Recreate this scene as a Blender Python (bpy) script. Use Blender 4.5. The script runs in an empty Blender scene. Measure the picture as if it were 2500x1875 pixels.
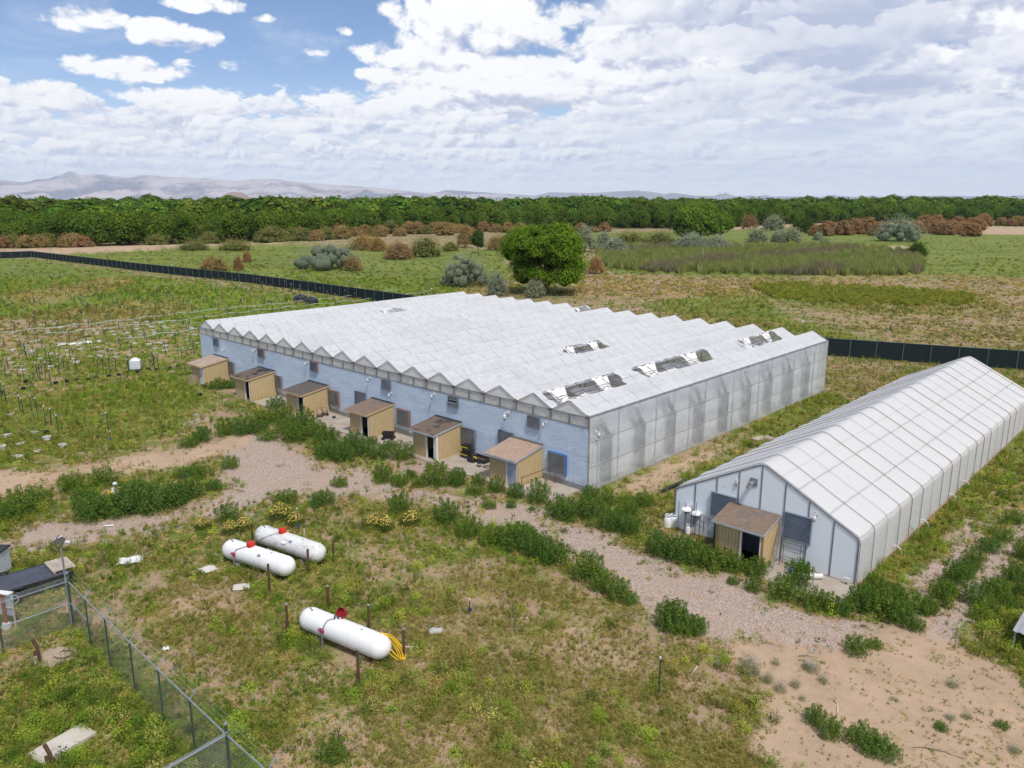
import bpy, math, random
import numpy as np
from mathutils import Vector, Matrix, noise as mnoise

# ---------------------------------------------------------------- camera, world, sun, exposure
SC = bpy.context.scene
COL = SC.collection
CAMH, FPX, PCX, PCY, HZ = 19.5, 1916.0, 1250.0, 937.5, 487.0
PITCH = math.atan((PCY - HZ) / FPX)
cam_data = bpy.data.cameras.new('camera')
cam_data.sensor_width = 36.0
cam_data.lens = 36.0 * FPX / 2500.0
cam_data.clip_start = 0.5
cam_data.clip_end = 150000.0
cam = bpy.data.objects.new('camera', cam_data)
cam.location = (0, 0, CAMH)
cam.rotation_euler = (math.radians(90) - PITCH, 0, 0)
COL.objects.link(cam)
SC.camera = cam

SC.view_settings.view_transform = 'Standard'
SC.view_settings.look = 'None'
SC.view_settings.exposure = 0.12
SC.view_settings.gamma = 1.0
SC.view_settings.use_curve_mapping = False
SC.cycles.use_denoising = True
SC.cycles.use_adaptive_sampling = True
SC.cycles.adaptive_threshold = 0.02
SC.cycles.max_bounces = 6
SC.cycles.diffuse_bounces = 2
SC.cycles.glossy_bounces = 2
SC.cycles.transparent_max_bounces = 24
SC.cycles.volume_bounces = 1
SC.cycles.sample_clamp_indirect = 6.0

SUN_EL, SUN_AZ = math.radians(58), math.radians(158)   # azimuth clockwise from +Y
sun_data = bpy.data.lights.new('sun', 'SUN')
sun_data.energy = 2.9
sun_data.angle = math.radians(8)
sun_data.color = (1.0, 0.95, 0.87)
sun = bpy.data.objects.new('sun', sun_data)
sd = Vector((math.sin(SUN_AZ) * math.cos(SUN_EL), math.cos(SUN_AZ) * math.cos(SUN_EL), math.sin(SUN_EL)))
sun.rotation_euler = sd.to_track_quat('Z', 'Y').to_euler()
COL.objects.link(sun)


class NT:
    """small helper to write node trees as expressions"""
    def __init__(s, tree):
        s.t = tree; s.N = tree.nodes; s.L = tree.links
    def put(s, sock, v):
        if isinstance(v, bpy.types.NodeSocket): s.L.new(v, sock)
        elif v is not None:
            if hasattr(sock, 'default_value') and hasattr(sock.default_value, '__len__') and len(sock.default_value) == 4 and hasattr(v, '__len__') and len(v) == 3:
                v = (*v, 1)
            sock.default_value = v
    def m(s, op, a, b=None, c=None, clamp=False):
        n = s.N.new('ShaderNodeMath'); n.operation = op; n.use_clamp = clamp
        s.put(n.inputs[0], a); s.put(n.inputs[1], b); s.put(n.inputs[2], c)
        return n.outputs[0]
    def add(s, a, b): return s.m('ADD', a, b)
    def sub(s, a, b): return s.m('SUBTRACT', a, b)
    def mul(s, a, b): return s.m('MULTIPLY', a, b)
    def vm(s, op, a, b=None, scale=None):
        n = s.N.new('ShaderNodeVectorMath'); n.operation = op
        s.put(n.inputs[0], a); s.put(n.inputs[1], b)
        if scale is not None: s.put(n.inputs['Scale'], scale)
        return n.outputs['Value'] if op in ('LENGTH', 'DOT_PRODUCT') else n.outputs[0]
    def xyz(s, x=0.0, y=0.0, z=0.0):
        n = s.N.new('ShaderNodeCombineXYZ')
        s.put(n.inputs[0], x); s.put(n.inputs[1], y); s.put(n.inputs[2], z)
        return n.outputs[0]
    def sep(s, v):
        n = s.N.new('ShaderNodeSeparateXYZ'); s.put(n.inputs[0], v); return n.outputs
    def noise(s, vec, scale, detail=3, rough=0.55, dist=0.0, color=False, dim='3D'):
        n = s.N.new('ShaderNodeTexNoise'); n.noise_dimensions = dim
        s.put(n.inputs['Vector'], vec); s.put(n.inputs['Scale'], scale); s.put(n.inputs['Detail'], detail)
        s.put(n.inputs['Roughness'], rough); s.put(n.inputs['Distortion'], dist)
        return n.outputs['Color' if color else 'Fac']
    def vor(s, vec, scale, detail=0.0, feature='F1', out='Distance', rough=0.5, dim='3D', rnd=1.0):
        n = s.N.new('ShaderNodeTexVoronoi'); n.feature = feature; n.voronoi_dimensions = dim
        s.put(n.inputs['Vector'], vec); s.put(n.inputs['Scale'], scale)
        if 'Detail' in n.inputs: s.put(n.inputs['Detail'], detail); s.put(n.inputs['Roughness'], rough)
        s.put(n.inputs['Randomness'], rnd)
        return n.outputs[out]
    def ramp(s, fac, stops, interp='LINEAR'):
        n = s.N.new('ShaderNodeValToRGB'); e = n.color_ramp.elements; n.color_ramp.interpolation = interp
        while len(e) < len(stops): e.new(0.5)
        for i, (p, c) in enumerate(stops):
            e[i].position = p
            e[i].color = (c, c, c, 1) if not hasattr(c, '__len__') else ((*c, 1) if len(c) == 3 else c)
        s.put(n.inputs[0], fac)
        return n.outputs[0]
    def sm(s, v, lo, hi, a=0.0, b=1.0):
        n = s.N.new('ShaderNodeMapRange'); n.interpolation_type = 'SMOOTHSTEP'
        s.put(n.inputs[0], v); s.put(n.inputs[1], lo); s.put(n.inputs[2], hi); s.put(n.inputs[3], a); s.put(n.inputs[4], b)
        return n.outputs[0]
    def mix(s, f, a, b, mode='MIX'):
        n = s.N.new('ShaderNodeMix'); n.data_type = 'RGBA'; n.blend_type = mode
        s.put(n.inputs[0], f); s.put(n.inputs[6], a); s.put(n.inputs[7], b)
        return n.outputs[2]
    def bump(s, h, strength=0.5, dist=0.1):
        n = s.N.new('ShaderNodeBump'); s.put(n.inputs['Strength'], strength); s.put(n.inputs['Distance'], dist); s.put(n.inputs['Height'], h)
        return n.outputs[0]
    def obj(s, which='Object'):
        return s.N.new('ShaderNodeTexCoord').outputs[which]
    def attr(s, name, out='Color'):
        n = s.N.new('ShaderNodeAttribute'); n.attribute_name = name; return n.outputs[out]
    def rnd(s):
        return s.N.new('ShaderNodeObjectInfo').outputs['Random']


def build_world():
    w = bpy.data.worlds.new('World'); SC.world = w; w.use_nodes = True
    t = NT(w.node_tree); t.N.clear()
    out = t.N.new('ShaderNodeOutputWorld'); bg = t.N.new('ShaderNodeBackground')
    t.L.new(bg.outputs[0], out.inputs[0])
    sky = t.N.new('ShaderNodeTexSky'); sky.sky_type = 'NISHITA'; sky.sun_disc = False
    sky.sun_elevation = SUN_EL; sky.sun_rotation = SUN_AZ; sky.altitude = 1500; sky.air_density = 1.0; sky.dust_density = 0.4; sky.ozone_density = 1.5
    D = t.vm('NORMALIZE', t.obj('Generated'))
    x, y, z = t.sep(D)
    az = t.mul(t.m('ARCTAN2', x, y), 57.2958)
    el = t.mul(t.m('ARCSINE', z), 57.2958)
    # cumulus laid out by bearing and elevation in degrees: (bearing, elevation, half width, half height above, half height below, weight)
    def pe(px, py):
        u, v = (px - PCX) / FPX, (py - PCY) / FPX
        r = Vector((u, math.cos(PITCH) - v * math.sin(PITCH), -math.sin(PITCH) - v * math.cos(PITCH))).normalized()
        return math.degrees(math.atan2(r.x, r.y)), math.degrees(math.asin(r.z))
    B = []
    def bl(px, py, hw, hu, hd, wt=1.0):
        a, e = pe(px, py); B.append((a, e, hw / 31.0, hu / 33.0, hd / 33.0, wt))
    bl(1060, 150, 190, 60, 40, 1.3); bl(900, 190, 110, 34, 24, .9); bl(950, 230, 300, 60, 50, 1.0); bl(1180, 60, 330, 110, 90, 1.2); bl(700, 250, 120, 30, 30, .8)
    bl(190, 52, 118, 50, 32, 1.15); bl(410, 90, 130, 46, 34, 1.1); bl(300, 172, 200, 44, 40, 1.15); bl(490, 10, 110, 50, 26, 1.15); bl(575, 160, 60, 40, 20, .7)
    bl(650, 47, 45, 18, 12, .8); bl(738, 70, 34, 36, 22, .7); bl(840, 75, 45, 28, 16, .8); bl(655, 148, 80, 18, 14, .6); bl(790, 132, 70, 22, 14, .8)
    bl(680, 203, 50, 26, 18, .9); bl(655, 268, 40, 26, 22, 1); bl(50, 150, 60, 14, 12, .5)
    bl(1090, 80, 230, 120, 80, 1.25); bl(960, 130, 120, 40, 30, .8)
    bl(120, 250, 200, 65, 60, 1.2); bl(450, 265, 190, 70, 70, 1.2); bl(1230, 210, 380, 85, 70, 1.8); bl(1100, 265, 300, 60, 60, 1.6); bl(560, 280, 160, 50, 60, 1.2); bl(840, 240, 140, 38, 40, 1.0)
    g = bpy.data.node_groups.new('cloud_field', 'ShaderNodeTree')
    g.interface.new_socket('az', in_out='INPUT', socket_type='NodeSocketFloat')
    g.interface.new_socket('el', in_out='INPUT', socket_type='NodeSocketFloat')
    g.interface.new_socket('F', in_out='OUTPUT', socket_type='NodeSocketFloat')
    q = NT(g); gi = q.N.new('NodeGroupInput'); go = q.N.new('NodeGroupOutput')
    ga, ge = gi.outputs[0], gi.outputs[1]
    cov = None
    for (a, e, hw, hu, hd, wt) in B:
        dx = q.m('MULTIPLY_ADD', ga, 1 / hw, -a / hw)
        dy = q.m('MAXIMUM', q.m('MULTIPLY_ADD', ge, 1 / hu, -e / hu), q.m('MULTIPLY_ADD', ge, -1 / hd, e / hd))
        r = q.m('MULTIPLY_ADD', dy, dy, q.mul(dx, dx))
        c = q.m('MULTIPLY_ADD', r, -wt, wt)
        cov = c if cov is None else q.m('MAXIMUM', cov, c)
    cov = q.m('MAXIMUM', q.m('MULTIPLY_ADD', cov, 1.15, -0.28), -0.60)
    low = q.sm(ge, 7.6, 4.8, -0.6, 1.05)                         # cumulus banks low over the horizon
    right = q.sm(q.m('MULTIPLY_ADD', ge, -0.3, ga), -4.0, 5.0, -0.6, 1.25)   # the overcast side
    top = q.sm(ge, 15.0, 24.0, -0.6, 0.5)
    cov = q.m('MAXIMUM', cov, q.m('MAXIMUM', low, q.m('MAXIMUM', right, top)))
    e2 = q.m('MAXIMUM', q.add(ge, 2.6), 0.3)
    P = q.xyz(q.mul(ga, 0.23), q.mul(q.m('LOGARITHM', e2, 2.71828), 4.2), 3.7)
    wv = q.noise(P, 1.3, 2, 0.5, color=True)
    Pw = q.vm('ADD', P, q.vm('SCALE', q.vm('SUBTRACT', wv, (0.5, 0.5, 0.5)), scale=0.35))
    n1 = q.noise(Pw, 0.95, 10, 0.60)
    v1 = q.vor(Pw, 1.9, 3.0, 'F1', rough=0.55)
    F = q.add(cov, q.m('MULTIPLY_ADD', n1, 2.0, -1.02))
    F = q.add(F, q.m('MULTIPLY_ADD', v1, -0.75, 0.33))
    q.L.new(F, go.inputs[0])
    def field(a, e):
        n = t.N.new('ShaderNodeGroup'); n.node_tree = g
        t.put(n.inputs[0], a); t.put(n.inputs[1], e); return n.outputs[0]
    F0 = field(az, el)
    step = t.m('MULTIPLY_ADD', el, 0.055, 0.16)
    F1 = field(t.sub(az, t.mul(step, 0.5)), t.add(el, step))
    F2 = field(az, t.add(el, t.mul(step, 3.2)))
    alpha = t.sm(F0, -0.05, 0.34)
    dif = t.add(t.mul(t.sub(F0, F1), 1.25), t.mul(t.sub(F0, F2), 0.42))
    side = t.sm(t.m('MULTIPLY_ADD', el, -0.4, az), -6.0, 16.0)
    thick = t.add(t.m('MULTIPLY_ADD', F0, -0.14, 0.80), t.mul(side, -0.10))
    lit = t.m('ADD', dif, thick, clamp=True)
    # streaks under the overcast side
    lg = t.mul(t.m('LOGARITHM', t.m('MAXIMUM', t.add(el, 2.5), 0.3), 2.71828), 4.5)
    st = t.noise(t.xyz(t.mul(az, 0.075), t.mul(lg, .62), 9.1), 1.0, 5, 0.5, 0.3)
    band = t.mul(t.sm(el, 2.2, 4.6), side)
    dark = t.mul(t.sm(st, 0.44, 0.66), band)
    col = t.ramp(lit, [(0.0, (.50, .55, .70)), (.35, (.66, .69, .80)), (.62, (.86, .87, .92)), (.9, (1.0, 0.995, 0.99))])
    col = t.mix(t.mul(dark, 0.95), col, (0.45, 0.51, 0.68))
    haze = t.sm(el, 3.4, 0.0)
    blue = t.vm('MULTIPLY', t.vm('SCALE', sky.outputs[0], scale=0.095), (0.92, 1.0, 1.16))
    blue = t.mix(t.sm(el, 9.0, 1.0, 0.0, 0.75), blue, (0.62, 0.74, 0.92))
    wisp = t.mul(t.sm(t.noise(t.xyz(t.mul(az, .07), t.mul(el, .22), 1.3), 1.5, 7, .62, .8), .5, .8), .35)
    blue = t.mix(wisp, blue, (.85, .9, .98))
    col = t.mix(t.sm(el, 6.5, 4.0, 0, .6), col, (.74, .78, .88))
    c = t.mix(alpha, blue, col)
    # rows of cumulus with flat bases, far rows first
    for k, (e, H, sc) in enumerate(((0.7, .55, .62), (1.25, .75, .50), (1.9, 1.0, .40), (2.6, 1.25, .34), (3.45, 1.5, .28), (4.35, 1.9, .235), (5.3, 2.1, .20), (5.2, 1.5, .17), (6.3, 1.7, .15), (7.6, 2.0, .125), (9.2, 2.4, .105), (11.2, 3.0, .09))):
        n = t.noise(t.xyz(t.m('MULTIPLY_ADD', az, sc, k * 7.3), k * 3.1, t.mul(el, sc * 1.5)), 1.0, 5, 0.58, 0.25)
        topd = t.sub(t.m('MULTIPLY_ADD', n, H * 5.2, e - H * 1.95), el)
        base = t.m('MULTIPLY_ADD', t.noise(t.xyz(t.mul(az, sc * 1.1), k * 5.7, 0), 1.0, 3, .5), H * .5, e - H * .25)
        a = t.mul(t.sm(topd, 0.0, .10 + H * .10), t.sm(t.sub(el, base), -.06, .16))
        n2 = t.noise(t.xyz(t.m('MULTIPLY_ADD', az, sc, k * 7.3 - .06), k * 3.1, t.m('MULTIPLY_ADD', el, sc * 1.5, .10)), 1.0, 5, 0.58, 0.25)
        l = t.add(t.m('MULTIPLY_ADD', t.sub(el, base), .52 / H, .33), t.mul(t.sub(n, n2), 4.2))
        cc = t.ramp(l, [(0.0, (.47, .52, .67)), (.27, (.63, .665, .785)), (.54, (.90, .905, .94)), (.8, (1.0, 0.995, 0.99))])
        cc = t.mix(t.mul(side, .42 if k < 7 else .38), cc, (.54, .60, .74))
        wk = 1.0 if k < 5 else (.9, .0)[0]
        a = t.mul(a, t.mul(t.sm(t.m('MULTIPLY_ADD', el, -.5, az), -3.0, 3.0), .8) if k > 6 else t.sm(az, 9.0, 4.0) if k >= 4 else t.sm(az, 34.0, 14.0, .35, 1.0))
        if k == 6: a = t.mul(a, t.sm(az, -4.0, -14.0))
        c = t.mix(t.mul(a, wk), c, cc)
    c = t.mix(t.mul(haze, 0.7), c, (0.92, 0.935, 0.97))
    c = t.mix(t.sm(el, 0.0, -2.0), c, (0.22, 0.2, 0.16))
    t.put(bg.inputs[0], c)
    t.put(bg.inputs[1], 1.0)
    w.cycles.sampling_method = 'MANUAL'; w.cycles.sample_map_resolution = 512

build_world()

# ---------------------------------------------------------------- helpers
CP, SP = math.cos(PITCH), math.sin(PITCH)
R2D = 1.13019          # list coordinates below are in a 2212 px wide copy of the view

def gp(px, py, z=0.0):
    """ground (or height z) point seen at native pixel px,py"""
    u, v = (px - PCX) / FPX, (py - PCY) / FPX
    r = (u, CP - v * SP, -SP - v * CP)
    t = (z - CAMH) / r[2]
    return (r[0] * t, r[1] * t, z)

def prj(x, y, z):
    z = z - CAMH
    d = np.maximum(y * CP - z * SP, 0.5)
    dn = -y * SP - z * CP
    return PCX + FPX * x / d, PCY + FPX * dn / d

TH = math.atan2(0.9630, 1.0273)
CX0, CY0 = 5.1478, 50.4814
# building frame: X' to the right along the front wall, Y' away from the camera
XA = (math.cos(TH), -math.sin(TH)); YA = (math.sin(TH), math.cos(TH))
def bw(X, Y, z=0.0):
    return (CX0 + X * XA[0] + Y * YA[0], CY0 + X * XA[1] + Y * YA[1], z)
def bl_(x, y):
    dx, dy = x - CX0, y - CY0
    return dx * XA[0] + dy * XA[1], dx * YA[0] + dy * YA[1]

def sins(x, y, s, seed=0):
    r = np.random.RandomState(seed); o = 0.0; n = 6
    for i in range(n):
        a = r.uniform(0, 6.28); k = s * r.uniform(0.6, 2.3); p = r.uniform(0, 6.28)
        o = o + np.sin((x * math.cos(a) + y * math.sin(a)) * k + p)
    return o / n * 1.7

def mat(name, fn):
    m = bpy.data.materials.new(name); m.use_nodes = True
    t = NT(m.node_tree); t.N.clear()
    out = t.N.new('ShaderNodeOutputMaterial')
    r = fn(t)
    if isinstance(r, tuple):
        t.L.new(r[0], out.inputs[0])
        if r[1] is not None: t.L.new(r[1], out.inputs[2])
    else: t.L.new(r, out.inputs[0])
    return m

def bsdf(t, color, rough=0.8, metal=0.0, normal=None, spec=0.4):
    n = t.N.new('ShaderNodeBsdfPrincipled')
    t.put(n.inputs['Base Color'], color); t.put(n.inputs['Roughness'], rough); t.put(n.inputs['Metallic'], metal)
    t.put(n.inputs['Specular IOR Level'], spec)
    if normal is not None: t.L.new(normal, n.inputs['Normal'])
    return n.outputs[0]

def weathered(name, c1, c2, scale=2.0, rough=0.8, metal=0.0, bump=0.15, spec=0.3, fine=18.0):
    def f(t):
        o = t.obj(); n = t.noise(o, scale, 5, 0.6); n2 = t.noise(o, scale * fine, 3, 0.6)
        k = t.sm(t.m('MULTIPLY_ADD', n2, 0.35, t.mul(n, 0.8)), 0.38, 0.78)
        return bsdf(t, t.mix(k, c1, c2), rough, metal, t.bump(n2, bump, 0.02), spec)
    return mat(name, f)

class MB:
    def __init__(s): s.v = []; s.f = []
    def quad(s, *p):
        i = len(s.v); s.v += [tuple(q) for q in p]; s.f.append(tuple(range(i, i + len(p))))
    def box(s, c, d, rz=0.0, R=None):
        i = len(s.v); h = [k / 2 for k in d]
        if R is None: R = Matrix.Rotation(rz, 3, 'Z')
        for sx, sy, sz in ((-1,-1,-1),(1,-1,-1),(1,1,-1),(-1,1,-1),(-1,-1,1),(1,-1,1),(1,1,1),(-1,1,1)):
            q = R @ Vector((sx * h[0], sy * h[1], sz * h[2])); s.v.append((c[0] + q.x, c[1] + q.y, c[2] + q.z))
        for f in ((0,3,2,1),(4,5,6,7),(0,1,5,4),(1,2,6,5),(2,3,7,6),(3,0,4,7)): s.f.append(tuple(i + k for k in f))
        return s
    def b2(s, lo, hi):
        return s.box([(lo[k] + hi[k]) / 2 for k in range(3)], [hi[k] - lo[k] for k in range(3)])
    def tube(s, pts, r, n=6, closed=False, caps=True):
        pts = [Vector(p) for p in pts]; rs = r if hasattr(r, '__len__') else [r] * len(pts); rings = []
        up = Vector((0, 0, 1)); prev = None
        for k, p in enumerate(pts):
            if closed: d = pts[(k + 1) % len(pts)] - pts[k - 1]
            else: d = pts[min(k + 1, len(pts) - 1)] - pts[max(k - 1, 0)]
            d.normalize()
            if prev is None:
                a = up.cross(d)
                if a.length < 1e-3: a = Vector((1, 0, 0)).cross(d)
            else:
                a = prev - d * prev.dot(d)
                if a.length < 1e-4: a = up.cross(d)
            a.normalize(); prev = a; b = d.cross(a); i = len(s.v)
            for j in range(n):
                w = 2 * math.pi * j / n; q = p + (a * math.cos(w) + b * math.sin(w)) * rs[k]; s.v.append(tuple(q))
            rings.append(i)
        m = len(rings)
        for k in range(m if closed else m - 1):
            A, B = rings[k], rings[(k + 1) % m]
            for j in range(n): s.f.append((A + j, A + (j + 1) % n, B + (j + 1) % n, B + j))
        if caps and not closed:
            s.f.append(tuple(rings[0] + j for j in reversed(range(n)))); s.f.append(tuple(rings[-1] + j for j in range(n)))
        return s
    def lathe(s, prof, c=(0, 0, 0), n=20, R=None):
        """prof: (radius, height) list, revolved round z"""
        i0 = len(s.v)
        for r, h in prof:
            for j in range(n):
                w = 2 * math.pi * j / n; q = Vector((r * math.cos(w), r * math.sin(w), h))
                if R is not None: q = R @ q
                s.v.append((c[0] + q.x, c[1] + q.y, c[2] + q.z))
        for k in range(len(prof) - 1):
            A, B = i0 + k * n, i0 + (k + 1) * n
            for j in range(n): s.f.append((A + j, A + (j + 1) % n, B + (j + 1) % n, B + j))
        s.f.append(tuple(i0 + j for j in reversed(range(n)))); s.f.append(tuple(i0 + (len(prof) - 1) * n + j for j in range(n)))
        return s
    def build(s, name, m, parent=None, smooth=False, bevel=0.0):
        me = bpy.data.meshes.new(name); me.from_pydata(s.v, [], s.f); me.materials.append(m)
        if smooth: me.shade_smooth() if smooth is True else None
        o = bpy.data.objects.new(name, me); COL.objects.link(o)
        if parent is not None: o.parent = parent
        if smooth == 'auto':
            me.shade_smooth(); me.set_sharp_from_angle(angle=math.radians(40))
        if bevel:
            b = o.modifiers.new('bevel', 'BEVEL'); b.width = bevel; b.segments = 2; b.limit_method = 'ANGLE'
        return o

def tag(o, label=None, cat=None, group=None, kind=None):
    if label: o['label'] = label
    if cat: o['category'] = cat
    if group: o['group'] = group
    if kind: o['kind'] = kind
    return o

def thing(name, label, cat, loc=(0, 0, 0), rz=0.0, group=None):
    o = bpy.data.objects.new(name, None); o.empty_display_size = 0.3; COL.objects.link(o)
    o.location = loc; o.rotation_euler = (0, 0, rz)
    return tag(o, label, cat, group)

def dup(o, loc=None, rz=None, scale=None, label=None, parent=None):
    c = o.copy(); COL.objects.link(c)
    if parent is not None: c.parent = parent
    for ch in o.children: dup(ch, parent=c)
    if loc is not None: c.location = loc
    if rz is not None: c.rotation_euler = (0, 0, rz)
    if scale is not None: c.scale = scale if hasattr(scale, '__len__') else (scale,) * 3
    if label: c['label'] = label
    return c

def np_mesh(name, V, F, m, tint=None, attrs=None, smooth=False, link=True, parent=None):
    """V (n,3); F (k,s) all faces with s corners, or list of such arrays"""
    Fs = F if isinstance(F, list) else [F]
    me = bpy.data.meshes.new(name)
    me.vertices.add(len(V)); me.vertices.foreach_set('co', np.ascontiguousarray(V, dtype=np.float32).ravel())
    idx = np.concatenate([f.ravel() for f in Fs]).astype(np.int32)
    tot = np.concatenate([np.full(len(f), f.shape[1], dtype=np.int32) for f in Fs])
    st = np.concatenate([[0], np.cumsum(tot)[:-1]]).astype(np.int32)
    me.loops.add(len(idx)); me.loops.foreach_set('vertex_index', idx)
    me.polygons.add(len(tot)); me.polygons.foreach_set('loop_start', st); me.polygons.foreach_set('loop_total', tot)
    if smooth: me.polygons.foreach_set('use_smooth', np.ones(len(tot), dtype=bool))
    me.update(calc_edges=True)
    if tint is not None:
        a = me.attributes.new('tint', 'FLOAT_COLOR', 'POINT')
        c = np.ones((len(V), 4), dtype=np.float32); c[:, :3] = tint
        a.data.foreach_set('color', c.ravel())
    for k, val in (attrs or {}).items():
        a = me.attributes.new(k, 'FLOAT_COLOR', 'POINT'); a.data.foreach_set('color', np.ascontiguousarray(val, dtype=np.float32).ravel())
    me.materials.append(m)
    if not link: return me
    o = bpy.data.objects.new(name, me); COL.objects.link(o)
    if parent is not None: o.parent = parent
    return o

ORD = ['first', 'second', 'third', 'fourth', 'fifth', 'sixth', 'seventh', 'eighth', 'ninth', 'tenth', 'eleventh', 'twelfth', 'thirteenth', 'fourteenth', 'fifteenth', 'sixteenth', 'seventeenth', 'eighteenth', 'nineteenth', 'twentieth', 'twenty-first', 'twenty-second', 'twenty-third', 'twenty-fourth', 'twenty-fifth', 'twenty-sixth', 'twenty-seventh']

# ---------------------------------------------------------------- ground
def inpoly(x, y, P):
    r = np.zeros(x.shape, dtype=bool); n = len(P); j = n - 1
    for i in range(n):
        xi, yi = P[i]; xj, yj = P[j]
        if yi != yj:
            c = ((yi > y) != (yj > y)) & (x < (xj - xi) * (y - yi) / (yj - yi) + xi)
            r ^= c
        j = i
    return r

GRAVEL = [
 [(-300,1105),(0,1168),(60,1128),(150,1118),(250,1112),(430,1098),(500,1060),(520,1030),(600,1040),(680,1010),(700,1000),(800,1015),(870,1055),(950,1070),(1050,1080),(1180,1092),(1200,1135),(1300,1150),(1390,1200),(1470,1225),(1600,1238),(1660,1300),(1800,1335),(1900,1360),(1850,1395),(1750,1400),(1620,1380),(1560,1392),(1500,1385),(1415,1340),(1355,1305),(1315,1250),(1222,1205),(1180,1164),(1080,1138),(1000,1116),(960,1092),(860,1082),(700,1078),(620,1078),(580,1085),(500,1115),(430,1118),(370,1135),(170,1168),(0,1215),(-300,1270)],
 [(560,930),(602,925),(620,960),(690,1005),(800,1012),(700,1050),(560,1040),(470,1050),(480,1000),(520,965)],
 [(1925,1335),(1930,1285),(1980,1250),(2000,1220),(2055,1165),(2105,1115),(2140,1135),(2090,1195),(2040,1250),(2020,1280),(1995,1305),(1975,1345)],[(2005,1380),(2012,1330),(2050,1295),(2090,1245),(2125,1200),(2160,1165),(2212,1100),(2300,1010),(2300,1110),(2212,1185),(2185,1212),(2160,1245),(2130,1290),(2110,1330),(2100,1380)],
 [(670,905),(760,925),(860,985),(940,1010),(940,1030),(840,1000),(750,960),(670,925)],
 [(420,890),(450,895),(470,930),(440,935),(410,910)],
]
SAND = [
 [(-300,1030),(0,1018),(130,1010),(280,985),(400,965),(450,945),(560,928),(560,985),(490,985),(400,1010),(320,1016),(140,1030),(100,1060),(0,1080),(-300,1090)],
 [(1500,1368),(1560,1390),(1650,1380),(1760,1400),(1900,1362),(2000,1300),(2060,1380),(2140,1430),(2260,1500),(2500,1600),(2500,1900),(1980,1900),(1880,1700),(1780,1620),(1700,1580),(1640,1500),(1660,1470),(1560,1420)],
 [(1640,1500),(1790,1620),(1900,1700),(1700,1700),(1620,1620)],
 [(250,1296),(300,1268),(345,1255),(430,1208),(440,1216),(360,1262),(310,1284),(262,1304)],
 [(-200,537),(0,537),(60,545),(130,541),(350,530),(620,525),(620,532),(380,540),(200,548),(60,553),(0,549),(-200,549)],
 [(1780,527),(1960,531),(1990,540),(1900,545),(1790,532)],
 [(1960,496),(2100,488),(2212,490),(2400,490),(2400,512),(2212,508),(2060,505)],
 [(1560,490),(1790,480),(1800,486),(1560,497)],
 [(1290,1060),(1400,1010),(1640,930),(1660,935),(1500,1010),(1420,1070),(1340,1075)],
]
LANE_ = 0
LUSH = [   # greener than the rest
 [(0,880),(250,840),(420,800),(440,860),(380,930),(200,960),(0,1000),(-300,1010),(-300,860)],
 [(-300,560),(60,560),(350,600),(640,640),(860,650),(840,665),(440,705),(300,690),(0,690),(-300,700)],
 [(100,545),(640,532),(1080,540),(1100,590),(1080,620),(900,640),(400,590),(100,560)],
 [(1260,505),(2212,480),(2300,600),(2000,602),(1330,590)],
 [(1380,660),(1620,620),(1720,700),(1900,740),(1760,750),(1500,690)],
 [(1640,612),(2120,640),(2200,665),(1900,680),(1650,640)],
 [(1100,1080),(1240,1160),(1240,1230),(1100,1180),(1010,1140)],
 [(0,1480),(250,1330),(330,1500),(400,1700),(0,1700)],
 [(1270,1060),(1500,990),(1780,850),(1810,870),(1560,980),(1350,1080)],
 [(1850,1280),(2212,900),(2212,960),(1960,1240),(1880,1330)],
]
DRY = [
 [(860,1260),(1100,1210),(1380,1320),(1640,1440),(1660,1700),(760,1700),(800,1480)],[(350,1260),(560,1260),(620,1400),(500,1480),(340,1400)],
 [(1230,600),(1330,596),(1640,606),(1900,612),(1800,640),(1600,640),(1400,650),(1230,640)],
 [(1700,560),(1880,590),(2212,600),(2500,610),(2500,760),(2212,770),(1950,745),(1760,690),(1850,650)],
 [(-300,700),(0,690),(300,650),(430,660),(300,700),(120,740),(-300,780)],
 [(0,640),(250,600),(300,610),(60,665)],
 [(1780,780),(1900,790),(2000,850),(1880,870),(1800,840)],
 [(1000,620),(1080,605),(1130,640),(960,660)],
 [(1080,640),(1700,700),(1600,740),(1200,660)],
]
BARE = [
 [(350,1290),(450,1270),(525,1285),(500,1340),(420,1350),(340,1330)],[(150,1320),(230,1300),(280,1330),(260,1400),(190,1380)],[(250,1400),(330,1350),(350,1380),(300,1440),(260,1440)],[(700,1330),(800,1310),(830,1420),(700,1500)],
 [(560,1330),(640,1300),(700,1330),(620,1360)],[(900,1560),(1000,1540),(1040,1600),(940,1640)],[(1180,1240),(1290,1260),(1330,1300),(1240,1310)],[(1420,1480),(1520,1440),(1580,1500),(1480,1540)],[(640,1440),(720,1420),(740,1480),(660,1500)],[(1120,1540),(1220,1520),(1260,1580),(1160,1610)],[(840,1390),(900,1380),(960,1440),(880,1500)],[(620,1560),(780,1500),(860,1600),(760,1700),(560,1700)],
 [(990,1210),(1080,1190),(1100,1230),(1000,1260)],[(1140,1400),(1240,1330),(1440,1410),(1400,1480),(1200,1440)],
 [(80,1380),(160,1360),(140,1440),(60,1440)],[(160,1590),(260,1560),(300,1640),(200,1680)],
]

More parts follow.
